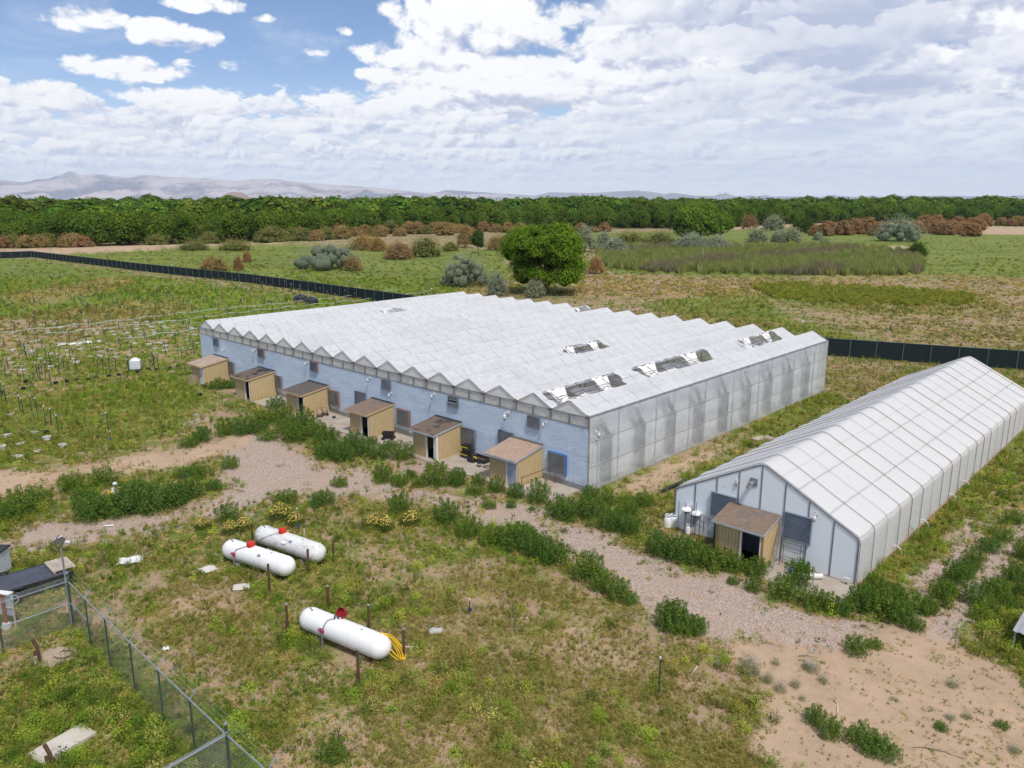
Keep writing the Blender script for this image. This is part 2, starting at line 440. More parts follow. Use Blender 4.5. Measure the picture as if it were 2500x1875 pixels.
def zones(x, y, jit=1.0):
    px, py = prj(x, y, 0.0 * x)
    X = px / R2D; Y = py / R2D
    k = np.clip((Y - 431) / 500.0, 0.03, 1.4) * jit
    X = X + (sins(x, y, 1.1, 3) * 11 + sins(x, y, 4.2, 4) * 7) * k
    Y = Y + (sins(x, y, 1.1, 5) * 6 + sins(x, y, 4.2, 6) * 4) * k
    def any_(L):
        o = np.zeros(X.shape, dtype=np.float32)
        for dx, dy in ((0, 0), (24, 4), (-24, -4), (9, -13), (-9, 13)):
            r = np.zeros(X.shape, dtype=bool)
            for P in L: r |= inpoly(X + dx * k, Y + dy * k, P)
            o += r
        return o / 5
    far = (np.hypot(x, y) > 2300).astype(np.float32)
    return any_(GRAVEL), np.maximum(any_(SAND), far), any_(LUSH), np.maximum(any_(DRY), any_(BARE) * 0.0), any_(BARE)

LEV = [(-420, 165), (-188, 292), (-97, 344), (-70, 372)]
def hgt(x, y):
    h = sins(x, y, 0.25, 11) * 0.05 + sins(x, y, 1.3, 12) * 0.025
    d = np.full(np.shape(x), 1e9)
    for (ax, ay), (bx, by) in zip(LEV[:-1], LEV[1:]):
        vx, vy = bx - ax, by - ay
        t = np.clip(((x - ax) * vx + (y - ay) * vy) / (vx * vx + vy * vy), 0, 1)
        d = np.minimum(d, np.hypot(x - ax - t * vx, y - ay - t * vy))
    h = h + 1.7 / (1 + np.exp(np.minimum((d - 6.0) / 1.4, 60)))
    for (DX, PTS) in ((0.0, [(1380, 1255), (1560, 1330), (1720, 1420), (1900, 1540), (2100, 1700)]), (2.6, [(1560, 1330), (1720, 1420), (1900, 1540), (2100, 1700)])):
        G = [gp(a * R2D, b * R2D) for a, b in PTS]; dd = np.full(np.shape(x), 1e9)
        for (ax, ay, _), (bx, by, _) in zip(G[:-1], G[1:]):
            ax += DX; bx += DX; vx, vy = bx - ax, by - ay; t = np.clip(((x - ax) * vx + (y - ay) * vy) / (vx * vx + vy * vy), 0, 1)
            dd = np.minimum(dd, np.hypot(x - ax - t * vx, y - ay - t * vy))
        w = np.abs(dd - .8 + .08 * sins(x, y, .8, 88)); h = h - .055 * np.exp(-(w / .13) ** 2) + .03 * np.exp(-((w - .26) / .1) ** 2)
    X, Y = bl_(x, y)
    inside = ((X > -58.5) & (X < 20.5) & (Y > -4.2) & (Y < 44))
    h = np.where(inside, h * 0.3 - 0.01, h)
    r = np.hypot(x, y)
    return np.where(r > 700, 0.0, h)

def ground():
    th = np.concatenate([np.linspace(-3.14159, -0.86, 60)[:-1], np.linspace(-0.86, 0.86, 700), np.linspace(0.86, 3.14159, 60)[1:]])
    r = [0.5, 6, 12, 16]; 
    while r[-1] < 320: r.append(r[-1] * 1.0062)
    while r[-1] < 90000: r.append(r[-1] * 1.03)
    r = np.array(r)
    T, Rr = np.meshgrid(th, r); x = Rr * np.sin(T); y = Rr * np.cos(T)
    z = hgt(x, y)
    n, m = x.shape
    V = np.stack([x, y, z], -1).reshape(-1, 3)
    i = np.arange(n * m).reshape(n, m)
    F = np.stack([i[:-1, :-1], i[1:, :-1], i[1:, 1:], i[:-1, 1:]], -1).reshape(-1, 4)[:, ::-1]
    g, s, l, d, b = zones(x.ravel(), y.ravel())
    A = np.stack([g, np.maximum(s, b * 0.62), l, d], -1)
    def f(t):
        P = t.N.new('ShaderNodeNewGeometry').outputs['Position']
        zc = t.N.new('ShaderNodeAttribute'); zc.attribute_name = 'zone'
        gr, sa, lu = t.sep(zc.outputs['Color']); dr = zc.outputs['Alpha']
        nL = t.noise(P, 0.045, 5, 0.6); nM = t.noise(P, 0.33, 5, 0.65); nS = t.noise(P, 2.2, 4, 0.7); nF = t.noise(P, 11.0, 3, 0.7)
        ed = t.mul(t.sub(t.add(t.mul(nS, .55), t.mul(nM, .45)), 0.5), 2.6)
        gr = t.sm(t.add(gr, ed), .3, .7); sa = t.mul(t.sm(t.add(sa, ed), .35, .8), .93)
        vs = t.vor(P, 14.0, out='Color'); vb = t.vor(P, 14.0)
        soil = t.mix(nS, (0.31, 0.195, 0.13), (0.45, 0.31, 0.22))
        soil = t.mix(t.sm(nF, .35, .7), soil, (0.33, 0.24, 0.175))
        grass = t.mix(t.sm(nM, 0.38, 0.62), (0.215, 0.215, 0.06), (0.12, 0.17, 0.035))
        grass = t.mix(t.mul(lu, 0.75), grass, t.mix(t.sm(t.noise(t.vm('MULTIPLY', P, (.02, .09, .02)), 1.0, 6, .65, .5), .35, .65), (0.105, 0.15, 0.035), (0.20, 0.24, 0.06)))
        grass = t.mix(t.mul(dr, 0.8), grass, t.mix(nM, (0.36, 0.28, 0.13), (0.27, 0.22, 0.10)))
        grass = t.mix(t.mul(t.sm(nS, .35, .75), 0.6), grass, t.mix(nL, (0.08, 0.10, 0.025), (0.27, 0.27, 0.07)))
        cover = t.sm(t.add(t.mul(t.add(nS, nM), 0.5), t.add(t.mul(lu, 0.14), t.mul(nL, 0.12))), 0.52, 0.62)
        base = t.mix(cover, soil, grass)
        sand = t.mix(t.sm(nM, .3, .7), (0.49, 0.35, 0.245), (0.40, 0.285, 0.20))
        sand = t.mix(t.mul(t.sm(nS, .5, .75), .35), sand, (0.29, 0.21, 0.155))
        sx, sy, sz = t.sep(vs)
        peb = t.mix(sx, (0.24, 0.19, 0.165), (0.58, 0.48, 0.42))
        grav = t.mix(t.m('MULTIPLY', t.sm(nM, .85, .4), 0.65), t.mix(nS, (0.46, 0.33, 0.25), (0.40, 0.30, 0.235)), peb)
        c = t.mix(sa, base, sand); c = t.mix(gr, c, grav)
        ln = t.vm('LENGTH', P)
        farc = t.mix(t.noise(t.vm('MULTIPLY', P, (0.0004, 0.0016, 0.001)), 1.0, 5, .6), (0.42, 0.34, 0.27), (0.34, 0.30, 0.22))
        c = t.mix(t.sm(ln, 1500, 3000), c, farc)
        h = t.add(t.mul(nS, 0.5), t.add(t.mul(nF, 0.3), t.mul(t.mul(vb, gr), 0.5)))
        return bsdf(t, c, 0.95, 0, t.bump(h, 0.9, 0.10), 0.1)
    o = np_mesh('ground', V, F, mat('ground', f), attrs={'zone': A}, smooth=True)
    tag(o, kind='structure')
ground()

# ---------------------------------------------------------------- far mountains
def interp(pts, x):
    P = np.array(pts, dtype=float); return np.interp(x, P[:, 0], P[:, 1])
def rnoise(x, y, oct=5, seed=1):
    o = 0; a = 1; f = 1
    for k in range(oct):
        o = o + a * (1 - np.abs(sins(x, y, f, seed + k))); a *= 0.5; f *= 2.1
    return o
def range_(name, pts, dist, depth, c1, c2, rough=0.2, step=0.6):
    xs = np.arange(pts[0][0], pts[-1][0], step); top = interp(pts, xs)
    ts = np.concatenate([np.linspace(0, 1, 46), [1.03, 1.15, 1.4]])
    X, T = np.meshgrid(xs, ts); TOP = np.meshgrid(top, ts)[0]
    d = dist - depth + depth * T
    az = np.arctan((X - PCX) / FPX / 1.027)
    x = d * np.tan(az); y = d
    ztop = CAMH + (HZ - TOP) / FPX / 0.95 * dist * 1.027 * 0.96
    sh = np.where(T < 0.3, 0.10 * T / 0.3, 0.10 + 0.90 * np.clip((T - 0.3) / 0.7, 0, 1) ** 1.15)
    sh = np.where(T > 1.0, np.clip(1 - (T - 1) * 2.2, 0, 1), sh)
    L = depth
    rn = rnoise(x / L * 9.0, y / L * 2.6, 5, 7) - 1.0
    env = np.sin(np.clip(T, 0, 1) * math.pi) ** 0.8
    z = ztop * np.clip(sh + rn * rough * env * 0.9, 0, None)
    z = np.where(T <= 0.0, -5.0, z)
    n, m = x.shape; i = np.arange(n * m).reshape(n, m)
    F = np.stack([i[:-1, :-1], i[:-1, 1:], i[1:, 1:], i[1:, :-1]], -1).reshape(-1, 4)
    def f(t):
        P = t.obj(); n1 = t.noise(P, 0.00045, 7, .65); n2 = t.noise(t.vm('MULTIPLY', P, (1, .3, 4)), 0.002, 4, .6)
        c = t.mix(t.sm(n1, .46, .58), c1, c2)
        c = t.mix(t.mul(t.sm(n2, .5, .7), .5), c, (0.12, 0.11, 0.09))
        return bsdf(t, c, 1.0, 0, None, 0.0)
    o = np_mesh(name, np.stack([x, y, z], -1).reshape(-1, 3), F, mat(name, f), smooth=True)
    tag(o, kind='structure')
M1 = [(-700,475),(-200,462),(-60,450),(0,444),(20,444),(60,449),(76,447.5),(95,442.5),(126,441),(140,436),(161,431.5),(172,426),(180,424.6),(190,426),(202,431.5),(232,432),(240,431),(259,431.6),(281,435.4),(329,437.5),(345,433.5),(364,432.5),(385,434),(405,436),(443,437.5),(506,440.5),(579,445.5),(617,442.5),(640,441),(665,441.5),(682,441.8),(700,445),(729,448.5),(808,453.5),(860,457),(919,461),(960,464),(998,468),(1030,472.5),(1050,472.5),(1071,471),(1085,467),(1093,466),(1130,468),(1188,471.5),(1283,477.5),(1330,481),(1400,486)]
range_('mountains', M1, 21000, 5200, (0.48,0.42,0.42), (0.17,0.17,0.21), .42)  # second colour paints cloud shadows on the slopes as broad dark blue patches
M2 = [(1290,486),(1310,478),(1324,475),(1340,471.2),(1400,472),(1435,472.6),(1500,469.5),(1546,466.8),(1584,469),(1625,475),(1637,472),(1670,475),(1694,478.5),(1740,479.5),(1750,477),(1758,473.5),(1764,476),(1770,471),(1779,476),(1799,480.5),(1820,480),(1831,477),(1845,480),(1870,477),(1880,480),(1952,480),(2005,481),(2018,478),(2037,476.5),(2053,480.5),(2110,481),(2126,478),(2150,481),(2185,480),(2192,477),(2210,480),(2290,478.5),(2400,480),(2500,478),(2700,479),(3000,482)]
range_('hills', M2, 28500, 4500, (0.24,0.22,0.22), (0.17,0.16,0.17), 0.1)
M3 = [(525,486),(532,484),(548,477),(560,471.5),(568,470.2),(580,470.6),(590,470.4),(598,474),(608,481),(618,485),(624,486)]
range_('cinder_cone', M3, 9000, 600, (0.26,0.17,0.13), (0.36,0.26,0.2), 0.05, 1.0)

# ---------------------------------------------------------------- materials for the buildings
def film_f(seed=0.0, white=(0.80, 0.81, 0.83), trans=0.10, lines=None, wr=1.0, dirt=0.25, wscale=(1.0, 1.0, 1.0), tl=0.25):
    """white polythene: wrinkles, faint framing seen through it"""
    def f(t):
        o = t.obj(); x, y, z = t.sep(o)
        P = t.vm('ADD', t.vm('MULTIPLY', o, wscale), (seed, 0, 0))
        w1 = t.noise(P, 1.3, 5, 0.6, 1.2); w2 = t.noise(t.vm('MULTIPLY', P, (0.45, 1.5, 0.45)), 2.6, 5, 0.62, 1.6); big = t.noise(P, 0.22, 3, .5)
        c = t.mix(t.mul(t.sm(w2, .47, .70), .42 * wr), white, (0.55, 0.58, 0.66))
        c = t.mix(t.mul(t.sm(big, .45, .7), dirt), c, (0.56, 0.56, 0.55))
        if lines:
            yy, sx, dx, ex = lines     # spacing along y, then list of x positions handled through a second period
            p = t.m('PINGPONG', t.add(y, t.mul(t.sub(w1, .5), .10)), yy / 2)
            l1 = t.sm(p, 0.075, 0.02)
            if sx:
                p2 = t.m('PINGPONG', t.add(t.add(x, dx), t.mul(t.sub(w1, .5), .06)), sx / 2)
                l1 = t.m('MAXIMUM', l1, t.mul(t.sm(p2, 0.07, 0.02), .5))
            l1 = t.mul(l1, t.sm(t.noise(P, .35, 3, .6), .36, .62, .22, 1.0))
            c = t.mix(t.mul(l1, ex), c, (0.36, 0.38, 0.44))
        nb = t.bump(t.add(t.mul(w2, .6), w1), .55 * wr, .09)
        d = bsdf(t, c, 0.42, 0, nb, 0.35)
        tr = t.N.new('ShaderNodeBsdfTranslucent'); t.put(tr.inputs[0], (0.75, 0.77, 0.8, 1)); t.L.new(nb, tr.inputs['Normal'])
        ms = t.N.new('ShaderNodeMixShader'); t.put(ms.inputs[0], tl); t.L.new(d, ms.inputs[1]); t.L.new(tr.outputs[0], ms.inputs[2])
        if trans == 0: return ms.outputs[0]
        tp = t.N.new('ShaderNodeBsdfTransparent'); t.put(tp.inputs[0], (0.93, 0.95, 0.97, 1))
        m2 = t.N.new('ShaderNodeMixShader')
        t.put(m2.inputs[0], t.m('MULTIPLY_ADD', t.sm(w2, .3, .7), trans * 1.2, trans * .7) if trans > 0 else t.m('MULTIPLY_ADD', t.sm(w1, .35, .65), .10, -trans - .05)); t.L.new(ms.outputs[0], m2.inputs[1]); t.L.new(tp.outputs[0], m2.inputs[2])
        return m2.outputs[0]
    return f
ROOF_FILM = mat('roof_film', film_f(0, (0.90, 0.91, 0.935), trans=0.0, lines=(1.54, 3.294, .82, .7), tl=.42, wr=1.7))
SIDE_FILM = mat('side_film', film_f(5, (0.88, 0.90, 0.92), trans=-0.50, wr=.5, wscale=(1, .8, .7), tl=.35, dirt=.12))
BAND_FILM = mat('band_film', film_f(9, (0.74, 0.73, 0.70), trans=0.14, wr=1.0, tl=.2, dirt=.5))
GABLE_FILM = mat('gable_film', film_f(13, (0.86, 0.85, 0.83), trans=0.02, wr=.6, tl=.1, dirt=.2))
INNER_FILM = mat('inner_film', film_f(17, (0.80, 0.79, 0.77), trans=0.0, wr=1.2, tl=.05, dirt=.5))
def blue_f(t):
    o = t.obj(); n = t.noise(t.vm('MULTIPLY', o, (0.5, 1, 6)), 2.6, 5, .62, .6); b = t.noise(o, .35, 3, .5); fz = t.noise(o, 16, 2, .6)
    x, y, z = t.sep(o)
    seam = t.sm(t.m('PINGPONG', t.add(x, 1.2), 2.44), 0.035, 0.012); seam2 = t.sm(t.m('ABSOLUTE', t.sub(z, 2.55)), .03, .01)
    c = t.mix(t.sm(n, .3, .7), (0.50, 0.615, 0.76), (0.62, 0.72, 0.84))
    c = t.mix(t.mul(t.sm(b, .4, .7), .35), c, (0.45, 0.55, 0.70))
    c = t.mix(t.mul(t.m('MAXIMUM', seam, seam2), .3), c, (0.3, 0.38, 0.5))
    c = t.mix(t.mul(t.sm(z, 1.1, .45), t.sm(t.noise(o, 2.2, 5, .65), .42, .7, 0, .6)), c, (.34, .30, .25))
    st = t.noise(t.vm('MULTIPLY', o, (2.2, 1, .16)), 1.6, 5, .65); c = t.mix(t.sm(st, .6, .8, 0, .3), c, (.40, .45, .52))
    return bsdf(t, c, .75, 0, t.bump(t.add(n, t.mul(fz, .3)), .6, .06), .3)
BLUE = mat('blue_paint', blue_f)
PIPE = weathered('galvanised_pipe', (0.30, 0.31, 0.33), (0.20, 0.20, 0.21), 2, .5, .5)
DARKPIPE = weathered('dark_pipe', (0.07, 0.075, 0.09), (0.13, 0.13, 0.14), 2, .6, .2)
LOUV = weathered('vent_metal', (0.42, 0.43, 0.44), (0.27, 0.28, 0.29), 1.5, .45, .6)
LOUVD = weathered('vent_metal_dark', (0.17, 0.20, 0.22), (0.24, 0.27, 0.29), 1.5, .5, .4)
REDP = weathered('red_oxide', (0.33, 0.10, 0.05), (0.25, 0.12, 0.08), 3)
BLUEP = weathered('bright_blue_paint', (0.03, 0.16, 0.50), (0.05, 0.2, 0.5), 3)
CONC = weathered('concrete', (0.46, 0.40, 0.34), (0.34, 0.28, 0.23), .8, .9, 0, .3)
WHITE = weathered('white_paint', (0.78, 0.79, 0.80), (0.62, 0.62, 0.60), 1.5, .55, 0, .05)
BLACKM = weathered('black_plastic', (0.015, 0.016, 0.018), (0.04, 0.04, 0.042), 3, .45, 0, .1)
SKIRT = mat('corrugated_metal', lambda t: bsdf(t, t.mix(t.noise(t.obj(), 3, 4, .6), (0.5, 0.51, 0.53), (0.33, 0.33, 0.34)), .4, .6, None, .5))
JUTE = weathered('jute', (0.35, 0.22, 0.10), (0.22, 0.13, 0.06), 6)
INTER = weathered('soil_floor', (0.36, 0.33, 0.30), (0.50, 0.47, 0.44), .6)
CURT = weathered('curtain', (0.05, 0.07, 0.10), (0.09, 0.11, 0.14), 1.2)

TAN = 0
def siding_f(c1, c2, groove=0.2):
    def f(t):
        o = t.obj(); x, y, z = t.sep(o); n = t.noise(t.vm('MULTIPLY', o, (4, 4, .5)), 3, 4, .6)
        nrm = t.N.new('ShaderNodeNewGeometry').outputs['Normal']
        q = t.N.new('ShaderNodeVectorTransform'); q.vector_type = 'NORMAL'; q.convert_from = 'WORLD'; q.convert_to = 'OBJECT'; t.L.new(nrm, q.inputs[0])
        ax, ay, az_ = t.sep(q.outputs[0]); k = t.m('GREATER_THAN', t.m('ABSOLUTE', ax), .7)
        u = t.add(t.mul(x, t.sub(1.0, k)), t.mul(y, k))
        g = t.sm(t.m('PINGPONG', t.add(u, .03), groove / 2), .016, .006)
        c = t.mix(t.sm(n, .35, .7), c1, c2); c = t.mix(t.mul(g, .75), c, tuple(k * .3 for k in c1))
        return bsdf(t, c, .8, 0, t.bump(t.m('MULTIPLY_ADD', g, -1.0, t.mul(n, .1)), .8, .03), .2)
    return f
SIDING = mat('tan_siding', siding_f((0.60, 0.455, 0.25), (0.50, 0.375, 0.20)))
WOODT = weathered('bare_wood', (0.50, 0.31, 0.12), (0.38, 0.22, 0.09), 3)
def shingle_f(cs):
    def f(t):
        o = t.obj(); x, y, z = t.sep(o)
        v = t.xyz(t.mul(x, 3.2), t.mul(y, 7.0), 0.0)
        br = t.N.new('ShaderNodeTexBrick'); t.put(br.inputs['Vector'], v); t.put(br.inputs['Scale'], 1.0)
        br.inputs['Color1'].default_value = (*cs[0], 1); br.inputs['Color2'].default_value = (*cs[1], 1); br.inputs['Mortar'].default_value = (*[k * .35 for k in cs[0]], 1)
        br.inputs['Mortar Size'].default_value = .03; br.inputs['Brick Width'].default_value = .9; br.inputs['Row Height'].default_value = 1.0
        n = t.noise(o, 1.1, 4, .6); n2 = t.vor(v, 1.4, out='Color')
        c = t.mix(.45, br.outputs[0], t.mix(t.sep(n2)[0], cs[0], cs[2]))
        c = t.mix(t.sm(n, .5, .62, 0, cs[4]), c, cs[3])
        return bsdf(t, c, .9, 0, t.bump(br.outputs['Fac'], -.5, .02), .15)
    return f
SH_TAN = mat('tan_shingles', shingle_f([(0.42, 0.29, 0.22), (0.30, 0.20, 0.15), (0.52, 0.40, 0.32), (0.40, 0.28, 0.2), 0.0]))
SH_BROWN = mat('brown_shingles', shingle_f([(0.17, 0.125, 0.095), (0.115, 0.09, 0.075), (0.24, 0.18, 0.14), (0.04, 0.04, 0.045), .75]))
SH_GREY = mat('grey_shingles', shingle_f([(0.13, 0.115, 0.10), (0.09, 0.085, 0.085), (0.17, 0.14, 0.12), (0.10, 0.10, 0.11), .6]))
SH_MIX = mat('brown_grey_shingles', shingle_f([(0.24, 0.17, 0.12), (0.15, 0.115, 0.10), (0.30, 0.22, 0.17), (0.15, 0.14, 0.14), .5]))
SH_DARK = mat('dark_felt_shingles', shingle_f([(0.15, 0.12, 0.10), (0.11, 0.09, 0.08), (0.19, 0.15, 0.12), (0.025, 0.025, 0.03), .95]))
PLANK = weathered('weathered_board', (0.34, 0.25, 0.19), (0.45, 0.36, 0.29), 1.5)
LTRIM = weathered('light_trim', (0.42, 0.44, 0.47), (0.33, 0.34, 0.36), 2)

# ---------------------------------------------------------------- the large many-bay greenhouse
LA, LB, ZG, ZR, NB = 56.0, 40.0, 5.35, 6.18, 17
BAY = LA / NB
GH = thing('greenhouse', 'huge greenhouse with seventeen small white gabled bays and a long pale blue front wall', 'greenhouse', (CX0, CY0, 0), -TH)
HOLES = []      # bay index, y range, slope share range
for b, y0, y1, s0, s1 in ((1, 30.0, 37.2, .06, .94), (1, 12.2, 23.2, .05, .95), (1, 0.9, 9.6, .04, .96), (4, 14.8, 20.8, .05, .8), (14, 19.4, 22.9, .1, .7), (9, 37.2, 39.9, .03, .9)):
    HOLES.append((b, y0, y1, s0, s1))
def roof_bay(k):
    x1 = -k * BAY; x0 = x1 - BAY; xm = (x0 + x1) / 2
    rs = np.random.RandomState(50 + k)
    ny, ns = (360, 20) if any(h[0] == k for h in HOLES) else (120, 7)
    V = []; F = []
    ys = np.linspace(0, LB, ny + 1)
    for side, (xa, xb) in enumerate(((xm, x1), (xm, x0))):
        i0 = len(V)
        for y in ys:
            for j in range(ns + 1):
                s = j / ns
                x = xa + (xb - xa) * s; z = ZR + (ZG - ZR) * s
                sag = 0.045 * abs(math.sin(math.pi * y / (3.08))) * math.sin(math.pi * s)
                w = mnoise.noise(Vector((x * .9, y * .55, k * 3.1))) * .045 + mnoise.noise(Vector((x * 3, y * 1.4, k))) * .018
                e = math.sin(math.pi * min(max(s, 0.0), 1.0)) if 0 < j < ns else .25
                V.append((x, y, z + (w - sag) * e + mnoise.noise(Vector((k * 9.1, y * .12, 0))) * .05))
        for a in range(ny):
            for j in range(ns):
                yc = (ys[a] + ys[a + 1]) / 2; sc = (j + .5) / ns
                if side == 0:
                    skip = False
                    for (b, h0, h1, s0, s1) in HOLES:
                        jj = mnoise.noise(Vector((sc * 2.5, yc * .8, b))) * 0.7
                        if b == k and h0 + jj < yc < h1 + jj and s0 < sc + mnoise.noise(Vector((yc * .9, 0, b))) * .16 < s1: skip = True
                    if skip: continue
                q = (i0 + a * (ns + 1) + j, i0 + a * (ns + 1) + j + 1, i0 + (a + 1) * (ns + 1) + j + 1, i0 + (a + 1) * (ns + 1) + j)
                F.append(q if side else q[::-1])
    o = np_mesh('roof_bay', np.array(V), np.array(F), ROOF_FILM, smooth=True, parent=GH)
    m = MB()
    for y in (0.0, LB):
        m = MB(); m.quad((x0 + .05, y, ZG - .02), (x1 - .05, y, ZG - .02), (xm, y, ZR - .03)); m.build('gable', GABLE_FILM, o)
        fr = MB(); yo = -.05 if y == 0 else LB + .05
        fr.tube([(x0 + .1, yo, ZG + .02), (xm, yo, ZR + .03), (x1 - .1, yo, ZG + .02)], .024, 6); fr.build('gable_frame', PIPE, o)
    rg = MB(); rg.tube([(xm, y, ZR + .01 + mnoise.noise(Vector((k * 9.1, y * .12, 0))) * .05) for y in np.linspace(0, LB, 25)], .022, 5); rg.build('ridge', WHITE, o)
    return o
for k in range(NB): roof_bay(k)
for (b, y0, y1, s0, s1) in HOLES:      # bare frame over each torn bay
    x1 = -b * BAY; xm = x1 - BAY / 2
    m = MB(); y = math.floor(y0 / 1.54) * 1.54
    while y < y1 + 1:
        m.tube([(xm, y, ZR - .05), (x1, y, ZG - .03)], .024, 5); y += 1.54
    for s in (0.02, .5):
        x = xm + (x1 - xm) * s; z = ZR + (ZG - ZR) * s - .06
        m.tube([(x, y0 - .8, z), (x, y1 + .8, z)], .024, 5)
    m.build('roof_frame', DARKPIPE, GH)
    V = []; F = []; nn = 14
    for a in range(nn + 1):
        for j in range(5):
            u, v = a / nn, j / 4
            V.append((x1 - .05 - (BAY - .1) * v, y0 - .6 + (y1 - y0 + 1.2) * u, 5.0 - .2 * math.sin(math.pi * v) + .12 * math.sin(u * 17 + v * 3)))
    for a in range(nn):
        for j in range(4):
            if (a * 3 + j) % 11 != 2: F.append((a * 5 + j, a * 5 + j + 1, (a + 1) * 5 + j + 1, (a + 1) * 5 + j))
    np_mesh('inner_film', np.array(V), np.array(F), INNER_FILM, smooth=True, parent=GH)
    c = MB(); rs = random.Random(b + int(y0))
    for q in range(3):
        pts = []; yy = y0 + rs.uniform(0, .4) * (y1 - y0)
        for i in range(9): pts.append((xm + .4 + rs.uniform(-.1, .5) + .3 * q, yy + i * (y1 - y0) / 14, 5.45 + .25 * math.sin(i * .9 + q) * rs.uniform(.4, 1)))
        c.tube(pts, .02, 5)
    c.build('loose_hose', DARKPIPE, GH)
    for q in range(2 if y1 - y0 > 4 else 1):      # torn flaps of film hanging in
        V = []; F = []; nn = 10; yy = y0 + (y1 - y0) * (.15 + .6 * q); ln = (y1 - y0) * .22
        for a in range(nn + 1):
            for j in range(nn + 1):
                u, v = a / nn, j / nn
                V.append((xm + .12 + .75 * v, yy + ln * (u - .5) * (1 - .35 * v), ZR - .08 - .55 * v - .3 * v * math.sin(u * 3.1) + .08 * math.sin(u * 13 + v * 5)))
        for a in range(nn):
            for j in range(nn): F.append((a * (nn + 1) + j, a * (nn + 1) + j + 1, (a + 1) * (nn + 1) + j + 1, (a + 1) * (nn + 1) + j))
        np_mesh('torn_flap', np.array(V), np.array(F), GABLE_FILM, smooth=True, parent=GH)
for k in range(NB + 1):
    m = MB(); m.tube([(-k * BAY, -.02, ZG + .01), (-k * BAY, LB + .1, ZG + .01)], .06, 6); m.build('gutter', WHITE if 0 < k < NB else PIPE, GH)
    m = MB(); m.tube([(-k * BAY, -.30, ZG - .02), (-k * BAY, .06, ZG - .02)], .075, 8)
    g = m.build('gutter_end', DARKPIPE, GH)
    if k % 3 != 1:
        m = MB(); m.lathe([(.05, -.05), (.13, -.02), (.11, .06), (.03, .09)], (-k * BAY - .08, -.06, ZG + .05), 7); m.build('rope_knot', JUTE, g)
# front: clear band over blue wall
m = MB(); n = 112
xs = np.linspace(-LA, 0, n + 1); zs = np.linspace(4.62, ZG - .03, 5)
V = [(x, .02 + .03 * mnoise.noise(Vector((x * 1.5, z * 2, 0))), z) for x in xs for z in zs]
F = [(a * 5 + j, (a + 1) * 5 + j, (a + 1) * 5 + j + 1, a * 5 + j + 1) for a in range(n) for j in range(4)]
np_mesh('clear_band', np.array(V), np.array(F), BAND_FILM, smooth=True, parent=GH)
m = MB(); m.tube([(-LA, -.03, ZG - .06), (0, -.03, ZG - .06)], .03, 6); m.build('top_rail', PIPE, GH)
m = MB(); m.b2((-LA, -.05, 4.585), (0, -.005, 4.635)); m.build('band_rail', weathered('rail_brown', (.24, .19, .17), (.34, .32, .30)), GH)
for k in range(NB * 2 + 1):
    x = -k * BAY / 2
    m = MB(); m.b2((x - .045, -.075, 4.6), (x + .045, -.035, ZG - (.0 if k % 2 == 0 else .08))); m.build('band_post', PIPE, GH)
m = MB(); nx, nz = 280, 16
xs = np.linspace(-LA, 0, nx + 1); zs = np.linspace(.42, 4.6, nz + 1)
V = [(x, -.01 + .03 * mnoise.noise(Vector((x * .5, z * 1.2, 1))) + .012 * mnoise.noise(Vector((x * 2, z * 5, 1))), z) for x in xs for z in zs]
F = [(a * (nz + 1) + j, (a + 1) * (nz + 1) + j, (a + 1) * (nz + 1) + j + 1, a * (nz + 1) + j + 1) for a in range(nx) for j in range(nz)]
np_mesh('front_wall', np.array(V), np.array(F), BLUE, smooth=True, parent=GH)
m = MB()
pr = []
for i in range(13): pr.append((.012 + .035 * (i % 2), .0 + i * .042))
for (a, b) in zip(pr[:-1], pr[1:]): m.quad((-LA, -a[0], a[1] - .04), (.02, -a[0], a[1] - .04), (.02, -b[0], b[1] - .04), (-LA, -b[0], b[1] - .04))
m.build('skirting', SKIRT, GH)
# right side: translucent film, rails, bundled dark curtains and posts inside
ny, nz = 240, 34
ys = np.linspace(0, LB, ny + 1); zs = np.linspace(.0, ZG - .02, nz + 1)
V = []
for y in ys:
    for z in zs:
        seg = (z / 1.78) % 1.0
        bl2 = math.sin(math.pi * seg) * .055
        fold = mnoise.noise(Vector((y * 1.9, z * .25 + .4 * math.sin(y), 4))) * .05 + mnoise.noise(Vector((y * .7 + z * .8, z * .9, 2))) * .05
        V.append((.03 + bl2 * (1 + 6 * abs(fold)) + fold * (.25 + math.sin(math.pi * seg)), y, z))
F = [(a * (nz + 1) + j, (a + 1) * (nz + 1) + j, (a + 1) * (nz + 1) + j + 1, a * (nz + 1) + j + 1) for a in range(ny) for j in range(nz)]
np_mesh('side_wall', np.array(V), np.array(F), SIDE_FILM, smooth=True, parent=GH)
for z in (1.78, 3.56, ZG):
    m = MB(); m.tube([(.05, -.02, z), (.05, LB, z)], .028 if z < 5 else .05, 6); m.build('side_rail', weathered('rail_grey', (.26, .25, .26), (.42, .36, .30), 3) if z < 5 else PIPE, GH)
for y in (0.0, LB):
    m = MB(); m.tube([(.05, y, 0), (.05, y, ZG)], .05, 6); m.build('corner_post', weathered('post_tan', (.24, .2, .17), (.38, .33, .28), 3), GH)
for k in range(9):
    y = 2.6 + k * 4.2
    m = MB(); m.b2((-.42, y - .40, .02), (-.20, y + .38, 3.5)); m.build('curtain', CURT, GH)
    m = MB(); m.quad((-.24, y - .30, 3.45), (-.24, y + .30, 3.40), (-.26, y - .75, 4.9), (-.26, y - 1.35, 4.9)); m.build('curtain_flap', CURT, GH)
